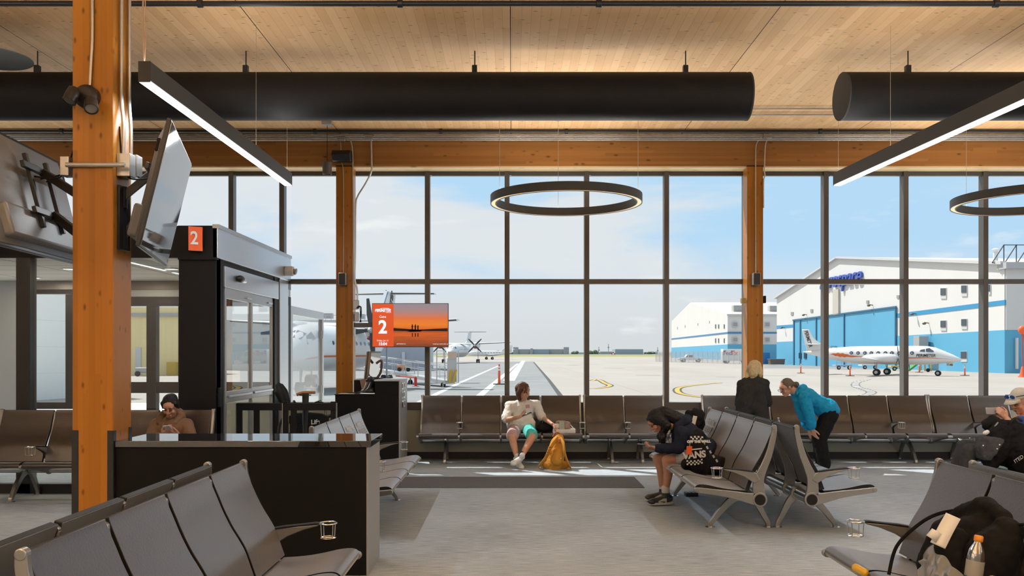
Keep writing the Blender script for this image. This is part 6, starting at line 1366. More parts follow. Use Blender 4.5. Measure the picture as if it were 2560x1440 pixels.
hd = b.organic('hoodie', NV, t, .009, 4, .03, .09)
b = MB(); b.chain([nb+V((-.02, -.13, .02)), nb+V((.06, -.10, .07)), nb+V((.10, 0, .08)), nb+V((.06, .10, .07)), nb+V((-.02, .13, .02))], [.04, .055, .065, .055, .04]); b.organic('hood', NV, t, .009, 4, .02, .06)
for s_ in (-.06, .05): MB().tube(catmull([nb+V((-.07, s_, -.06)), nb+V((-.09, s_-.02, -.14)), nb+V((-.06, s_-.03, -.20))], 5), .004, 6).build('drawstring', M['greypanel'], t)
SG = cloth('pale grey cotton', (.38, .38, .37)); b = MB()
for h_, k_ in ((hN, kN), (hF, kF)): b.chain([h_, h_.lerp(k_, .35), h_.lerp(k_, .62)], [.110, .102, .096])
b.organic('shorts', SG, t, .009, 4, .02, .07)
SB = mat('black sneaker leather', (.022, .022, .022), .45); SC = mat('cream sneaker panel', (.45, .44, .38), .5)
for a_, q_ in ((aN, tN), (aF, tF)):
    a2 = V((a_.x, a_.y, .098)); q2 = V((q_.x, q_.y, .075)); b = MB(); d_, s2, u2 = shoe(b, a2, V((q2.x, q2.y, .098)), V((0, 0, 1)), 1.05); o = b.organic('shoe', SB, t, .007, 3); sole(t, o, a2, V((q2.x, q2.y, .098)), SC, V((0, 0, 1)), 1.05)
    for sg in (-1, 1):
        c_ = a2+d_*.055-u2*.045+s2*sg*.040; MB().prism([c_-d_*.055-u2*.02, c_+d_*.03-u2*.025, c_+d_*.045+u2*.0, c_-d_*.01+u2*.028, c_-d_*.05+u2*.03], s2*sg*.004).build('side_panel', SC, o, bevel=.002)
        MB().prism([c_-d_*.045-u2*.004+s2*sg*.004, c_-d_*.02-u2*.016+s2*sg*.004, c_+d_*.03+u2*.0+s2*sg*.004, c_-d_*.015-u2*.002+s2*sg*.004], s2*sg*.003).build('side_mark', SB, o, smooth=False)
    MB().chain([a2+u2*.05, a2+u2*.09], [.045, .043]).build('sock', SC, t)
p_ = (wN+wF)/2+V((-.13, 0, .035)); o = MB().obox(p_, .150, .075, .010, (-.95, 0, .10), (0, 1, 0)).build('smartphone', mat('phone black glass', (.015, .015, .018), .12, 0, .9), bevel=.006); tag(o, 'dark phone held by the person in the dark navy hoodie', 'phone')

# -------- blonde person in the black cardigan, back turned
t = thing('person', 'person with blonde hair in loose black cardigan standing with back turned by the column', 'person', (3.34, 11.9, 0))
Yb = 11.95; hc = Q(1888, 924, Yb+.05); hf, hu = (.45, .80, -.42), (.15, .40, .95)
pel, nb = Q(1882, 1030, Yb-.02), Q(1882, 947, Yb); sL, sR = Q(1856, 962, Yb), Q(1909, 960, Yb+.02)
eL, eR = Q(1849, 1008, Yb), Q(1918, 1006, Yb+.05); wL, wR = Q(1872, 1012, Yb+.22), Q(1905, 995, Yb+.25)
fl = lambda px, Y_: V((P(px, 0, Y_).x, Y_, 0)); hL, hR = Q(1870, 1035, Yb), Q(1896, 1035, Yb); kL, kR = Q(1869, 1105, Yb+.02), Q(1898, 1105, Yb+.02); aL, aR = fl(1868, Yb)+V((0, 0, .09)), fl(1900, Yb)+V((0, 0, .09))
b = MB(); head_vol(b, hc, hf, hu, .97); b.rc(nb, .056, hc-V((0, .02, .05)), .050); torso_vol(b, pel, nb, (1, 0, 0), -.01, (sL, sR))
for s_, e_, w_ in ((sL, eL, wL), (sR, eR, wR)): b.chain([s_, e_, w_], [.046, .038, .026])
for h_, k_, a_ in ((hL, kL, aL), (hR, kR, aR)): b.chain([h_, k_, k_.lerp(a_, .3)-V((0, .02, 0)), a_], [.085, .056, .052, .036])
hand_vol(b, wL, (.6, .5, .3), (.5, -.5, .3), (0, 0, 1)); hand_vol(b, wR, (-.2, .5, .5), (-.5, -.5, .3), (0, 0, 1))
bd = b.organic('body', SK3, t, VX_, 5); HBd = mat('pale blonde hair', (.55, .43, .24), .5, 0, .5, .55, 26, .6, 60, (1, 1, .25)); face(t, bd, hc, hf, hu, .97, HBd)
f_, u_, sd_ = gs(hf, hu); b = MB(); b.ell(hc-f_*.022+u_*.030, (.092, .105, .098), sd_, u_); b.chain([hc-f_*.06+u_*.04, hc-f_*.10-u_*.02, hc-f_*.085-u_*.10, nb+V((-.03, -.05, .0))], [.075, .070, .060, .030])
b.chain([hc-sd_*.06-f_*.05, hc-sd_*.085-f_*.03-u_*.07, nb+V((-.09, -.03, .015))], [.05, .045, .02]); b.chain([hc+sd_*.06-f_*.04, hc+sd_*.075-f_*.02-u_*.08, hc+sd_*.07-u_*.13], [.045, .035, .015])
b.chain([hc-f_*.10+u_*.03, hc-f_*.13-u_*.01], [.035, .03]); b.organic('hair', HBd, t, .007, 3, .016, .022)
MB().tube([hc-f_*.108+u_*.015+(sd_*cos(k*pi/8)+u_*sin(k*pi/8))*.030 for k in range(17)], .005, 6, False).build('hair_tie', M['black'], t)
BK = cloth('black knit', (.030, .030, .031)); b = MB(); torso_vol(b, pel+V((0, 0, .06)), nb, (1, 0, 0), .025, (sL, sR), 1.10, 1.1)
for s_, e_, w_ in ((sL, eL, wL), (sR, eR, wR)): b.chain([s_, s_.lerp(e_, .5), e_, w_.lerp(e_, .15)], [.072, .072, .068, .05])
b.chain([Q(1872, 975, Yb-.07), Q(1862, 1010, Yb-.09), Q(1856, 1045, Yb-.09)], [.11, .12, .10]); b.chain([Q(1893, 975, Yb-.07), Q(1896, 1010, Yb-.06), Q(1900, 1045, Yb-.05)], [.11, .12, .12])
b.organic('cardigan', BK, t, .010, 5, .035, .11)
TR = cloth('black trousers', (.010, .010, .011)); b = MB()
for h_, k_, a_ in ((hL, kL, aL), (hR, kR, aR)): b.chain([h_+V((0, 0, .05)), k_, a_+V((0, 0, .03))], [.115, .078, .068])
b.organic('trousers', TR, t, .010, 4, .02, .08)
for a_ in (aL, aR): b = MB(); shoe(b, a_, a_+V((.02, .2, -.02)), V((0, 0, 1)), 1.); b.organic('shoe', SB, t, .008, 3)

# -------- person in the bright blue jacket, bent forward
t = thing('person', 'person in bright blue hooded jacket and black trousers bent forward with hands on knees', 'person', (4.35, 12.05, 0))
Yj = 12.08; hc = Q(1966, 969, Yj); hf, hu = (-.86, -.28, -.42), (-.42, -.10, .9)
pel, nb = Q(2070, 1027, Yj), Q(1993, 984, Yj); sN, sF = Q(2010, 992, Yj-.19), Q(2003, 990, Yj+.19)
eN, eF = Q(2024, 1038, Yj-.22), Q(2006, 1040, Yj+.22); wN, wF = Q(2031, 1072, Yj-.18), Q(2022, 1076, Yj+.16)
hN, hF = Q(2074, 1034, Yj-.09), Q(2074, 1034, Yj+.09); kN, kF = Q(2049, 1098, Yj-.11), Q(2046, 1098, Yj+.11)
aN, aF = V((P(2061, 0, Yj-.1).x, Yj-.11, .09)), V((P(2056, 0, Yj+.1).x, Yj+.12, .09))
b = MB(); head_vol(b, hc, hf, hu, .97); b.rc(nb, .056, hc+V((.06, 0, -.01)), .05); torso_vol(b, pel, nb, (0, 1, 0), -.01, (sN, sF))
for s_, e_, w_ in ((sN, eN, wN), (sF, eF, wF)): b.chain([s_, e_, w_], [.046, .038, .026])
for h_, k_, a_ in ((hN, kN, aN), (hF, kF, aF)): b.chain([h_, k_, k_.lerp(a_, .3)+V((.02, 0, 0)), a_], [.09, .058, .054, .036])
hand_vol(b, wN, (.30, -.10, -.95), (.9, .3, .2), (-.2, -.9, 0), (.25, .25, .3, .3)); hand_vol(b, wF, (.25, .1, -.95), (.9, .1, .2), (-.2, -.9, 0), (.25, .25, .3, .3))
bd = b.organic('body', SK1, t, VX_, 5); HG = mat('greying dark hair', (.13, .10, .075), .55, 0, .4, .4, 40, .5, 80); face(t, bd, hc, hf, hu, .97, HG)
f_, u_, sd_ = gs(hf, hu); b = MB(); b.ell(hc-f_*.028+u_*.036, (.084, .098, .092), sd_, u_); b.chain([hc-f_*.09+u_*.01, hc-f_*.115-u_*.05], [.055, .045]); b.ell(Q(1991, 961, Yj), .040); b.organic('hair', HG, t, .007, 3, .010, .02)
GLs = mat('spectacle frame', (.25, .22, .2), .3, .6)
for k in (-1, 1): MB().tube([hc+f_*.108+sd_*k*.032+u_*.002+(sd_*cos(j*pi/8)*.023+u_*sin(j*pi/8)*.018) for j in range(17)], .0028, 6, False).tube([hc+f_*.105+sd_*k*.055+u_*.006, hc+sd_*k*.080+u_*.004], .0025, 6).build('spectacles', GLs, bd)
BJ = cloth('bright blue nylon', (.008, .27, .52)); BJ.node_tree.nodes['Principled BSDF'].inputs['Roughness'].default_value = .5
b = MB(); torso_vol(b, pel+V((.02, 0, .0)), nb, (0, 1, 0), .030, (sN, sF), 1.1, 1.1); b.rc(Q(2058, 1018, Yj-.05), .135, Q(2073, 1024, Yj+.05), .135)
for s_, e_, w_ in ((sN, eN, wN), (sF, eF, wF)): b.chain([s_, s_.lerp(e_, .5), e_, e_.lerp(w_, .6), w_.lerp(e_, .14)], [.078, .078, .072, .066, .046])
b.chain([Q(2000, 1005, Yj-.05), Q(2012, 1040, Yj-.03)], [.10, .09]); b.organic('jacket', BJ, t, .009, 4, .04, .085)
b = MB(); b.chain([nb+V((-.03, -.12, -.01)), nb+V((.03, -.10, .06)), nb+V((.09, 0, .085)), nb+V((.03, .10, .06)), nb+V((-.03, .12, -.01))], [.03, .045, .055, .045, .03]); b.organic('hood', BJ, t, .008, 4, .02, .05)
b = MB()
for h_, k_, a_ in ((hN, kN, aN), (hF, kF, aF)): b.chain([h_, h_.lerp(k_, .5), k_, a_+V((0, 0, .0))], [.125, .112, .096, .088])
b.organic('trousers', TR, t, .010, 4, .02, .08)
for a_ in (aN, aF): b = MB(); shoe(b, a_, a_+V((-.2, -.02, -.02)), V((0, 0, 1)), 1.); o = b.organic('shoe', SW, t, .008, 3)

# -------- person with the cap at the right edge
t = thing('person', 'person in white cap and orange shirt holding a phone sideways at the right edge', 'person', (5.30, 9.0, 0))
Yc_ = 9.0; hc = Q(2552, 1004, Yc_); hf, hu = (-.93, -.22, -.28), (-.28, -.05, 1)
pel, nb = Q(2572, 1135, Yc_), Q(2566, 1040, Yc_); sN, sF = Q(2572, 1058, Yc_-.2), Q(2566, 1058, Yc_+.2)
eN, eF = Q(2541, 1080, Yc_-.24), Q(2540, 1078, Yc_+.22); wN, wF = Q(2516, 1045, Yc_-.10), Q(2492, 1046, Yc_+.06)
hN, hF = Q(2565, 1150, Yc_-.1), Q(2565, 1145, Yc_+.1); kN, kF = Q(2425, 1128, Yc_-.16), Q(2412, 1117, Yc_+.14); aN, aF = V((4.62, Yc_-.15, .10)), V((4.62, Yc_+.16, .10))
b = MB(); head_vol(b, hc, hf, hu, 1.04); b.rc(nb, .06, hc+V((.03, 0, -.06)), .056); torso_vol(b, pel, nb, (0, 1, 0), 0, (sN, sF), 1.05, 1.15)
for s_, e_, w_ in ((sN, eN, wN), (sF, eF, wF)): b.chain([s_, e_, e_.lerp(w_, .35), w_], [.052, .043, .042, .028])
for h_, k_, a_ in ((hN, kN, aN), (hF, kF, aF)): b.chain([h_, k_, a_], [.09, .06, .038])
hand_vol(b, wN, (-.62, .05, .75), (-.3, .9, .2), (.75, .1, .65), (.6, .7, .75, .8)); hand_vol(b, wF, (-.45, -.05, .85), (-.3, -.9, .2), (.85, 0, .45), (.6, .7, .75, .8))
bd = b.organic('body', SK1, t, VX_, 5); face(t, bd, hc, hf, hu, 1.04, HG)
f_, u_, sd_ = gs(hf, hu); CP = cloth('off white cap cotton', (.52, .50, .44)); b = MB()
rows = []
for i in range(9):
    an = i/8*pi/2*.98; rows.append([hc+u_*(.052+.098*sin(an))+(sd_*cos(k*pi/14)*.090+f_*(sin(k*pi/14)*.108-.012))*cos(an) for k in range(28)])
b.loft(rows); cp = b.build('cap', CP, t)
top = [hc+u_*(.055-.035*r_*r_)+f_*(.080+.105*r_*sin(a_))+sd_*(.086*cos(a_)) for r_ in (0, .5, 1) for a_ in [pi*j/12 for j in range(13)]]
MB().grid([top[0:13], top[13:26], top[26:39]]).build('visor', CP, cp, solid=.006)
b = MB()
for k in (-1, 1): b.ell(hc+f_*.120+sd_*k*.036+u_*.085, (.033, .008, .022), sd_, u_)
b.build('sunglasses', mat('mirrored blue lens', (.03, .10, .35), .08, .6, .8), cp); MB().tube([hc+f_*.11+sd_*(-.075)+u_*.088, hc-f_*.02+sd_*(-.098)+u_*.075], .004, 6).tube([hc+f_*.11+sd_*.075+u_*.088, hc-f_*.02+sd_*.098+u_*.075], .004, 6).build('sunglasses_arms', M['black'], cp)
b = MB(); b.ell(hc-f_*.045+u_*.0, (.080, .068, .060), sd_, u_); b.organic('hair', HG, t, .008, 3, .006, .02)
OS = cloth('salmon orange jersey', (.62, .24, .11)); b = MB(); torso_vol(b, pel, nb-V((0, 0, .02)), (0, 1, 0), .022, (sN, sF), 1.12, 1.2)
for s_, e_ in ((sN, eN), (sF, eF)): b.chain([s_, s_.lerp(e_, .85)], [.078, .074])
b.organic('shirt', OS, t, .010, 4, .03, .09)
JN = cloth('washed black denim', (.045, .045, .048)); b = MB()
for h_, k_, a_ in ((hN, kN, aN), (hF, kF, aF)): b.chain([h_, h_.lerp(k_, .5), k_, k_.lerp(a_, .5), a_], [.12, .10, .082, .075, .066])
b.organic('jeans', JN, t, .010, 4, .025, .08)
for a_ in (aN, aF): b = MB(); shoe(b, a_, a_+V((-.2, 0, -.02))); b.organic('shoe', SB, t, .008, 3)
p_ = (wN+wF)/2+V((-.085, -.01, .075)); o = MB().obox(p_, .155, .075, .010, (.96, -.25, .02), (-.05, .1, .95)).build('smartphone', mat('phone silver back', (.35, .36, .4), .3, .5), bevel=.006); tag(o, 'phone held sideways by the person with the white cap', 'phone')

# -------- person in the tan hoodie behind the counter
t = thing('person', 'person in tan hoodie looking down at a phone on the seats behind the counter', 'person', (-3.75, 9.5, 0))
Yt = 9.6; hc = Q(426, 1016, Yt-.06); hf, hu = (.06, -.86, -.50), (.02, -.46, .88)
pel, nb = Q(430, 1125, Yt+.02), Q(428, 1050, Yt+.04); sL, sR = Q(391, 1062, Yt+.02), Q(466, 1062, Yt+.02)
eL, eR = Q(374, 1105, Yt-.10), Q(483, 1108, Yt-.10); wL, wR = Q(408, 1088, Yt-.34), Q(450, 1090, Yt-.34)
hL, hR = Q(412, 1135, Yt), Q(450, 1135, Yt); kL, kR = V((-3.95, 9.12, .50)), V((-3.62, 9.12, .50)); aL, aR = V((-3.95, 9.06, .10)), V((-3.62, 9.06, .10))
b = MB(); head_vol(b, hc, hf, hu, 1.0); b.rc(nb, .056, hc-V((0, -.03, .05)), .05); torso_vol(b, pel, nb, (1, 0, 0), -.01, (sL, sR))
for s_, e_, w_ in ((sL, eL, wL), (sR, eR, wR)): b.chain([s_, e_, w_], [.048, .038, .026])
for h_, k_, a_ in ((hL, kL, aL), (hR, kR, aR)): b.chain([h_, k_, k_.lerp(a_, .3)+V((0, .02, 0)), a_], [.085, .057, .053, .036])
hand_vol(b, wL, (.75, -.35, .5), (.2, .5, .8), (-.3, -.1, .9), (.5, .55, .6, .65)); hand_vol(b, wR, (-.8, -.3, .35), (-.2, .5, .8), (.3, -.1, .9), (.5, .55, .6, .65))
bd = b.organic('body', SK2, t, VX_, 5); face(t, bd, hc, hf, hu, 1., HK)
f_, u_, sd_ = gs(hf, hu); b = MB(); b.ell(hc-f_*.026+u_*.042, (.086, .098, .094), sd_, u_); b.chain([hc-f_*.09+u_*.06, hc-f_*.13+u_*.03], [.05, .045])
for k in (-1, 1): b.chain([hc+sd_*k*.068+f_*.02+u_*.05, hc+sd_*k*.078-f_*.01-u_*.02], [.028, .018])
b.organic('hair', HK, t, .007, 3, .008, .02)
TN_ = cloth('tan fleece', (.17, .10, .062)); b = MB(); torso_vol(b, pel, nb, (1, 0, 0), .028, (sL, sR), 1.12, 1.12)
for s_, e_, w_ in ((sL, eL, wL), (sR, eR, wR)): b.chain([s_, s_.lerp(e_, .5), e_, e_.lerp(w_, .5), w_.lerp(e_, .12)], [.076, .074, .070, .06, .045])
b.organic('hoodie', TN_, t, .010, 22, .014, .05)
MB().tube(catmull([nb+V((-.02, -.10, -.01)), nb+V((-.03, -.145, -.08)), nb+V((-.035, -.16, -.16))], 5), .0045, 6).tube(catmull([nb+V((.025, -.10, -.01)), nb+V((.03, -.145, -.08)), nb+V((.04, -.16, -.15))], 5), .0045, 6).build('drawstring', M['paper'], t)
b = MB(); b.chain([nb+V((-.08, -.09, -.03)), nb+V((-.11, 0, .03)), nb+V((-.05, .09, .07)), nb+V((.05, .09, .07)), nb+V((.11, 0, .03)), nb+V((.08, -.09, -.03))], [.042, .055, .062, .062, .055, .042]); b.organic('hood', TN_, t, .008, 4, .02, .05)
MB().tube(catmull([nb+V((-.03, -.06, .02)), nb+V((-.01, -.135, -.06)), nb+V((.05, -.17, -.18)), nb+V((.12, -.17, -.32))], 6), .018, 8, True, .35).build('bag_strap', M['leatheredge'], t)
b = MB()
for h_, k_, a_ in ((hL, kL, aL), (hR, kR, aR)): b.chain([h_, k_, a_], [.11, .082, .066])
b.organic('trousers', TR, t, .010, 4, .02, .08)
for a_ in (aL, aR): b = MB(); shoe(b, a_, a_+V((0, -.2, -.02))); b.organic('shoe', SB, t, .008, 3)
p_ = (wL+wR)/2+V((-.01, -.06, .075)); o = MB().obox(p_, .072, .012, .145, (1, 0, .1), (0, .55, .8)).build('smartphone', mat('phone pale back', (.5, .42, .4), .3), bevel=.005); tag(o, 'pale phone held by the person in the tan hoodie', 'phone')
MB().cyl(hc+sd_*.083+u_*-.005, hc+sd_*.090+u_*-.03, .006, 8).build('earphone', M['white'], bd)
# ================================================================ bags and small things
# mustard backpack on the floor under the window seats
Yb = 12.15; q = lambda px, py, dy=0.: P(px, py, Yb+dy)
MU = cloth('mustard canvas', (.50, .235, .035)); MD = cloth('dark mustard webbing', (.36, .15, .02))
t = thing('backpack', 'mustard yellow backpack standing on the carpet beside the seated person', 'backpack', q(1390, 1172))
b = MB(); b.chain([q(1388, 1160, .02), q(1389, 1135, .05), q(1394, 1112, .10), q(1398, 1099, .13)], [.155, .15, .125, .085], 16, .8); b.rc(q(1368, 1163), .06, q(1412, 1163), .06); b.organic('body', MU, t, .009, 5, .02, .07)
b = MB(); b.rc(q(1391, 1150, -.11), .085, q(1394, 1132, -.075), .075, 14, 1.); b.organic('front_pocket', MU, t, .009, 4, .015, .06)
for s_, pts in ((-1, [(1394, 1096, .03), (1382, 1110, -.09), (1372, 1128, -.11), (1364, 1145, -.10), (1350, 1163, -.06)]), (1, [(1402, 1097, .03), (1409, 1112, -.09), (1411, 1130, -.12), (1416, 1148, -.12), (1424, 1166, -.08)])):
    MB().tube(catmull([q(*p_) for p_ in pts], 6), [.034]*(6*4+1), 10, True, .45).build('shoulder_strap', MU, t)
    e_ = q(*pts[-1]); MB().tube(catmull([e_, e_+V((s_*.02, -.03, -.03)), V((e_.x+s_*.015, e_.y-.05, .012)), V((e_.x-s_*.05, e_.y-.08, .010))], 5), .010, 6, True, .4).build('strap_end', MD, t)
MB().tube(catmull([q(1383, 1092, .12), q(1388, 1083, .12), q(1396, 1082, .12), q(1404, 1090, .12)], 5), .014, 8).build('grab_handle', mat('red brown webbing', (.35, .09, .04), .7), t)
MB().obox(q(1399, 1102, .0), .06, .008, .06, (1, 0, -.1), (0, 1, .2)).build('brand_patch', mat('coral patch', (.60, .25, .16), .7), t); MB().add([q(1397, 1109, -.03), q(1402, 1108, -.03), q(1399.5, 1104, -.03)], [(0, 1, 2)]).build('patch_triangle', mat('red brown webbing', (.35, .09, .04), .7), t)
for i, py in enumerate((1118, 1124, 1130, 1136)): MB().tube([q(1367+i*-1.5+3, py, -.15), q(1380-i*1.2, py-2, -.15)], .006, 6).build('strap_loop', MD, t)
MB().ell(q(1402, 1146, -.16), .008).build('button', M['white'], t)
# paper bag tray and black pouch on the seat
t = thing('gift_basket', 'white handled paper carry tray with wrapped goods on the window seat', 'basket', P(1410, 1088, 12.75)); Yg2 = 12.72; q2 = lambda px, py, dy=0.: P(px, py, Yg2+dy)
zb_ = .462; x0, x1 = q2(1382, 0).x, q2(1437, 0).x
b = MB(); b.box((x0, Yg2-.11, zb_), (x1, Yg2+.11, zb_+.008)); b.box((x0, Yg2-.115, zb_), (x1, Yg2-.11, zb_+.055)); b.box((x0, Yg2+.11, zb_), (x1, Yg2+.115, zb_+.055)); b.box((x0-.004, Yg2-.11, zb_), (x0, Yg2+.11, zb_+.055)); b.box((x1, Yg2-.11, zb_), (x1+.004, Yg2+.11, zb_+.055)); b.build('tray', M['paper'], t, smooth=False)
MB().tube(catmull([V((x0+.01, Yg2, zb_+.05)), q2(1388, 1062), q2(1400, 1055), q2(1418, 1056), q2(1431, 1068), V((x1-.01, Yg2, zb_+.05))], 6), .007, 8, True, 2.2).build('handle', M['paper'], t)
b = MB(); b.rc(q2(1397, 1070), .085, q2(1412, 1070), .085).rc(q2(1396, 1060), .05, q2(1418, 1062), .05); b.organic('wrapped_goods', mat('taupe tissue', (.30, .21, .18), .6), t, .010, 4, .03, .05)
MB().obox(q2(1405, 1070, -.092), .075, .006, .20, (1, 0, .05), (0, 1, 0)).build('printed_band', mat('printed sage paper', (.40, .45, .38), .6, 0, .3, .5, 60), t); MB().box(q2(1383, 1080, -.08), q2(1398, 1060, -.08)+V((0, .02, 0))).build('wrapping_edge', M['paper'], t, bevel=.004)
b = MB(); p_ = P(1362, 1075, 12.78); p_.z = .52; b.rc(p_+V((-.06, 0, 0)), .065, p_+V((.07, 0, 0)), .065).rc(p_+V((-.03, .05, .06)), .05, p_+V((.05, .05, .05)), .045); o = b.organic('shoulder_bag', cloth('black nylon', (.012, .012, .013)), None, .010, 4, .03, .06); tag(o, 'small black shoulder bag on the seat beside the person in white', 'bag')
MB().tube(catmull([p_+V((-.04, 0, .07)), p_+V((0, -.03, .14)), p_+V((.05, 0, .08))], 6), .006, 6).build('strap', M['chrome'], o)
# checkered black backpack on the seat row
Yv = 8.72; v = lambda px, py, dy=0.: P(px, py, Yv+dy)
t = thing('backpack', 'black backpack with white checker print and an orange tag on the hoodie row', 'backpack', v(1745, 1165)); VB = cloth('black canvas', (.010, .010, .011))
b = MB(); b.chain([v(1748, 1155), v(1744, 1120), v(1746, 1098)], [.175, .165, .11], 16, .6, V((0, 1, 0))); b.chain([v(1765, 1162), v(1800, 1165), v(1815, 1168)], [.12, .10, .07], 14, .7); b.rc(v(1716, 1160), .06, v(1760, 1165), .07); b.organic('body', VB, t, .009, 5, .02, .08)
fx = V((1, 0, .10)).normalized(); fu_ = V((-.04, .10, 1)).normalized(); WD = mat('white print', (.58, .58, .56), .7)
o_ = v(1736, 1138, -.182); text('VANS', .090, WD, t, o_, fx, fu_, 'lettering', .001, 'CENTER', 0, .004, 1.)
MB().obox(o_+fu_*.058+fx*.03, .10, .012, .002, fx, fu_).build('logo_bar', WD, t, smooth=False)
b = MB()
for j in range(3):
    for i in range(9):
        if (i+j) % 2 == 0: b.obox(o_-fu_*(.058+.016*j)+fx*(-.072+.018*i)-fu_*.008*cos((i-4)*.35)+fu_*.008+V((0, .002+.008*abs(i-4)/4, 0)), .0165, .0155, .002, fx, fu_)
b.build('checker_print', WD, t, smooth=False)
text('OFF THE WALL', .034, WD, t, v(1747, 1104, -.150), (1, 0, .02), (0, .45, 1), 'lettering', .001, 'CENTER', 0, .003)
b = MB()
for j in range(2):
    for i in range(7):
        if (i+j) % 2 == 0: b.obox(v(1728+i*4.6, 1092+j*4.6-.12*(i-3)**2*-1, -.115+.01*j*-1), .018, .018, .002, (1, 0, 0), (0, .8, 1))
b.build('checker_print', WD, t, smooth=False)
for i in range(5): MB().obox(v(1760+i*8, 1108+i*11, -.135+.01*i), .030, .018, .003, (.5, 0, -1), (1, 0, .5)).build('strap_stitch', WD, t, smooth=False)
MB().obox(v(1723, 1126, -.20), .055, .004, .085, (1, 0, -.05), (0, 1, 0)).build('luggage_tag', mat('orange luggage tag', (.70, .10, .02), .5), t, bevel=.003); MB().tube([v(1724, 1117, -.20), v(1725, 1105, -.16)], .003, 6).build('tag_cord', M['greypanel'], t)
# black backpack with a white baggage label on the far seat of the same row
Yr = 9.93; r_ = lambda px, py, dy=0.: P(px, py, Yr+dy)
t = thing('backpack', 'black backpack with a white baggage label behind the person in the dark hoodie', 'backpack', r_(1740, 1130))
b = MB(); b.chain([V((1.98, Yr, .57)), r_(1735, 1058), r_(1738, 1040)], [.14, .125, .09], 14, .8); b.rc(r_(1722, 1036), .05, r_(1752, 1034), .05); b.chain([r_(1750, 1042, -.05), r_(1748, 1060, -.06)], [.05, .05]); b.organic('body', VB, t, .010, 4, .035, .06)
MB().obox(r_(1733.5, 1058, -.155), .045, .004, .17, (1, 0, -.25), (0, 1, 0)).build('baggage_label', M['paper'], t); MB().obox(r_(1738.5, 1056, -.150), .012, .004, .15, (1, 0, -.25), (0, 1, 0)).build('label_edge', mat('orange luggage tag', (.70, .10, .02), .5), t)
# power box on the carpet
q0 = FL(1728, 1240); t = thing('power_box', 'small black power box on the carpet under the hoodie row', 'box', q0)
MB().box(q0+V((-.07, -.06, 0)), q0+V((.07, .06, .045))).build('case', M['blackmetal'], t, bevel=.006)
for i in range(3): MB().box(q0+V((-.05+.04*i, -.03, .045)), q0+V((-.03+.04*i, .03, .05))).build('socket', M['greypanel'], t, smooth=False)
# water bottle under the window
bp = V((P(1947, 0, 12.7).x, 12.72, .462)); t = thing('water_bottle', 'clear water bottle standing on the window seat left of the blue jacket', 'bottle', bp)
PL = glass('clear plastic', (.80, .84, .88), 1.0, .1)
MB().lathe(bp, [(0, .002), (.030, .002), (.032, .02), (.032, .13), (.026, .165), (.013, .19), (.012, .205)]).build('bottle', PL, t); MB().lathe(bp+V((0, 0, .200)), [(.0145, 0), (.0145, .020), (0, .021)]).build('cap', M['white'], t)
# things on the lap of the person with the cap
Yl = 8.72; l_ = lambda px, py, dy=0.: P(px, py, Yl+dy); t = thing('backpack', 'bulky black and grey backpack on the lap of the person with the cap', 'backpack', l_(2510, 1150)); GF = cloth('charcoal ripstop', (.055, .057, .062))
b = MB(); b.chain([l_(2500, 1085), l_(2492, 1120, -.02), l_(2478, 1150, -.03)], [.13, .15, .10], 14, .8); b.chain([l_(2535, 1088), l_(2550, 1120), l_(2555, 1160)], [.15, .20, .16], 14, .8); b.organic('body', VB, t, .010, 4, .035, .07)
b = MB(); b.prism([l_(x_, y_, d_) for x_, y_, d_ in ((2463, 1091, -.15), (2488, 1094, -.19), (2515, 1099, -.20), (2506, 1115, -.215), (2493, 1135, -.21), (2478, 1153, -.17), (2455, 1149, -.14), (2452, 1122, -.15))], (.02, .16, 0)); b.organic('front_panel', GF, t, .010, 9, .02, .05)
for px, py in ((2458, 1114), (2499, 1112), (2493, 1122)): MB().ell(l_(px, py, -.222), .007).build('stud', M['white'], t)
b = MB(); b.chain([l_(2468, 1062, .05), l_(2482, 1056, .05), l_(2500, 1062, .05)], [.06, .075, .06]); b.chain([l_(2502, 1066, .02), l_(2540, 1068, .02)], [.07, .07]); b.organic('folded_jacket', VB, t, .010, 4, .035, .06)
MB().obox(l_(2491, 1061, -.05), .012, .006, .055, (.8, 0, -.6), (0, 1, 0)).build('zip_pull', M['greypanel'], t); MB().rc(l_(2463, 1083, -.06), .022, l_(2468, 1080, -.06), .022).build('white_roll', M['paper'], t)
text('ITED', .05, WD, t, l_(2547, 1148, -.215), (.8, 0, .55), (-.5, 0, .8), 'lettering', .001)
MB().tube(catmull([l_(2526, 1060, -.05), l_(2532, 1049, -.06), l_(2545, 1046, -.06), l_(2556, 1052, -.06)], 6), .014, 8, True, .5).build('strap', M['leatheredge'], t); MB().obox(l_(2556, 1058, -.03), .09, .03, .15, (1, 0, 0), (0, 1, 0)).build('blue_panel', mat('royal blue nylon', (.03, .08, .32), .6), t, bevel=.01)
# foreground right: big black backpack, baggage label, plastic bag, bottle
t = thing('backpack', 'big black backpack slumped on the right foreground seats with a white label', 'backpack', (2.25, 4.25, .45)); BKK = cloth('deep black nylon', (.007, .007, .0075))
B_ = lambda px, py, Y: P(px, py, Y)
b = MB(); b.chain([V((2.29, 4.22, .60)), V((2.31, 4.22, .68)), V((2.36, 4.22, .75))], [.20, .185, .125], 18, .85, V((1, 0, 0)))
for yy in (4.05, 4.22, 4.40): b.chain([V((2.20, yy, .56)), V((2.26, yy, .70)), V((2.33, yy, .80))], [.12, .115, .075], 16)
b.chain([V((2.28, 4.36, .83)), V((2.33, 4.25, .88)), V((2.35, 4.12, .86))], [.045, .055, .045]); b.organic('body', BKK, t, .010, 5, .03, .09)
b = MB(); b.chain([V((2.06, 4.10, .56)), V((2.09, 4.14, .66)), V((2.15, 4.16, .74))], [.085, .09, .06], 14); b.organic('front_pocket', BKK, t, .010, 4, .02, .06)
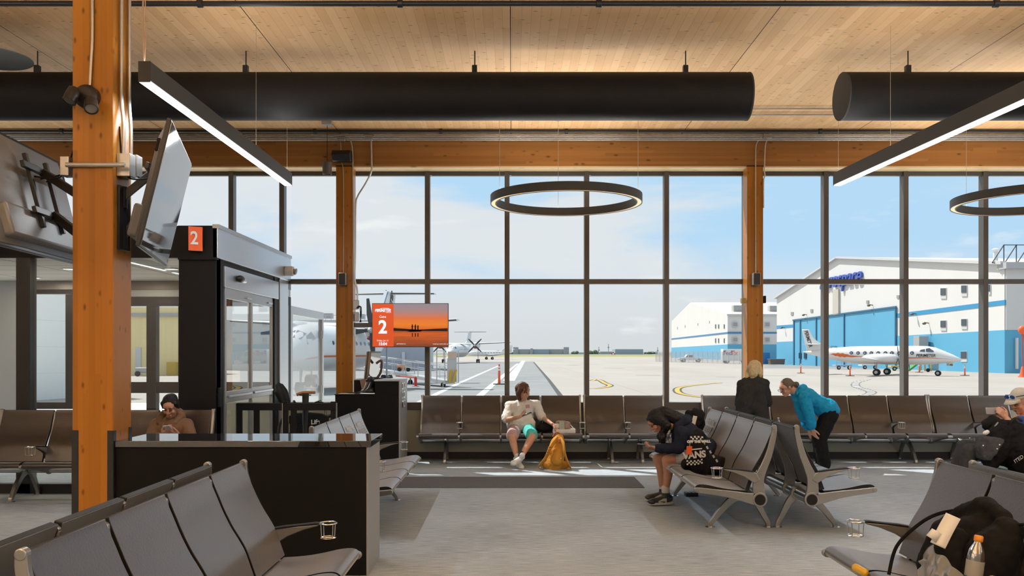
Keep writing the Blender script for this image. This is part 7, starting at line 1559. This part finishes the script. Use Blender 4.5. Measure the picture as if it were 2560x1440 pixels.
MB().tube(catmull([V((2.31, 4.36, .855)), V((2.22, 4.47, .81)), V((2.14, 4.53, .74)), V((2.04, 4.56, .62)), V((1.98, 4.52, .48))], 7), .009, 8, True, .6).build('shoulder_strap', BKK, t)
MB().tube(catmull([V((2.35, 4.02, .84)), V((2.42, 3.93, .87)), V((2.45, 3.90, .88))], 5), .008, 6).build('strap_end', BKK, t)
lb_ = [P(2386, 1290, 4.10), P(2367, 1324, 4.05), P(2347, 1364, 4.01)]
rows = [[V(p_)+V((-.030, .02, .012)), V(p_)+V((.022, -.015, -.012))] for p_ in catmull(lb_, 5)]; MB().grid(rows).build('baggage_label', M['paper'], t, solid=.002)
rows = [[P(2316, 1338, 4.03), P(2330, 1321, 4.05)], [P(2328, 1346, 4.01), P(2343, 1328, 4.03)], [P(2339, 1357, 4.02), P(2354, 1336, 4.04)]]; MB().grid(rows).build('label_flap', M['paper'], t, solid=.002)
bx = V((2.08, 3.98, .545)); t = thing('soft_drink_bottle', 'clear drink bottle with an orange cap leaning on the big black backpack', 'bottle', bx); ax = V((-.05, .05, 1)).normalized()
ax = V((.16, .04, 1)).normalized(); bx = V((2.005, 3.75, .622))
MB().lathe(bx, [(0, 0), (.034, 0), (.036, .02), (.036, .13), (.031, .165), (.016, .195), (.014, .205)], ax, 24).build('bottle', glass('smoky plastic', (.55, .55, .54), 1.2, .12), t)
MB().lathe(bx, [(.0365, .05), (.0368, .12)], ax, 24).build('label_sleeve', mat('frosted sleeve', (.30, .29, .28), .4), t); MB().lathe(bx+ax*.203, [(.017, 0), (.0185, .003), (.0185, .022), (.016, .026), (0, .026)], ax, 24).build('cap', mat('orange cap', (.75, .28, .02), .4), t)
# crumpled plastic bag: a folded sheet draped on the seat front of the backpack
def crumple():
    rnd = random.Random(4); rows = []
    for i in range(11):
        u = i/10; row = []
        for j in range(15):
            w_ = j/14; x = 1.99-.05*sin(pi*w_)-.06*u; y = 4.12-.66*w_; z = .475+.26*(1-u)*(.92+.12*sin(pi*w_*2.6)-.12*w_**4)
            row.append(V((x-.05*u+rnd.uniform(-.024, .024), y+.05*u*(w_-.5)+rnd.uniform(-.02, .02), z+rnd.uniform(-.024, .024))))
        rows.append(row)
    return rows
def plastic():
    m = mat('crumpled grey plastic', (.30, .30, .285), .22, 0, .8); nt, N, L, b = nodes(m)
    t_ = N.new('ShaderNodeBsdfTransparent'); mx = N.new('ShaderNodeMixShader'); mx.inputs[0].default_value = .72; L.new(t_.outputs[0], mx.inputs[1]); L.new(b.outputs[0], mx.inputs[2]); L.new(mx.outputs[0], N['Material Output'].inputs[0]); return m
o = MB().grid(crumple()).build('plastic_bag', plastic(), None, angle=70, sub=2); tag(o, 'crumpled translucent plastic bag in front of the big black backpack', 'bag')
o = MB().lathe(P(2138, 1438, 4.05)-V((0, 0, .02)), [(0, .06), (.02, .055), (.05, .03), (.06, .0), (.05, -.02)], n=14).organic('banana_wrapper', mat('yellow wrapper', (.70, .42, .02), .4), None, .008, 2, .02, .03) if False else MB().rc(V((1.905, 4.76, .455)), .024, V((1.915, 4.67, .452)), .022).build('yellow_wrapper', mat('yellow wrapper', (.70, .42, .02), .4)); tag(o, 'bright yellow wrapper on the front edge of the right foreground seat', 'wrapper')
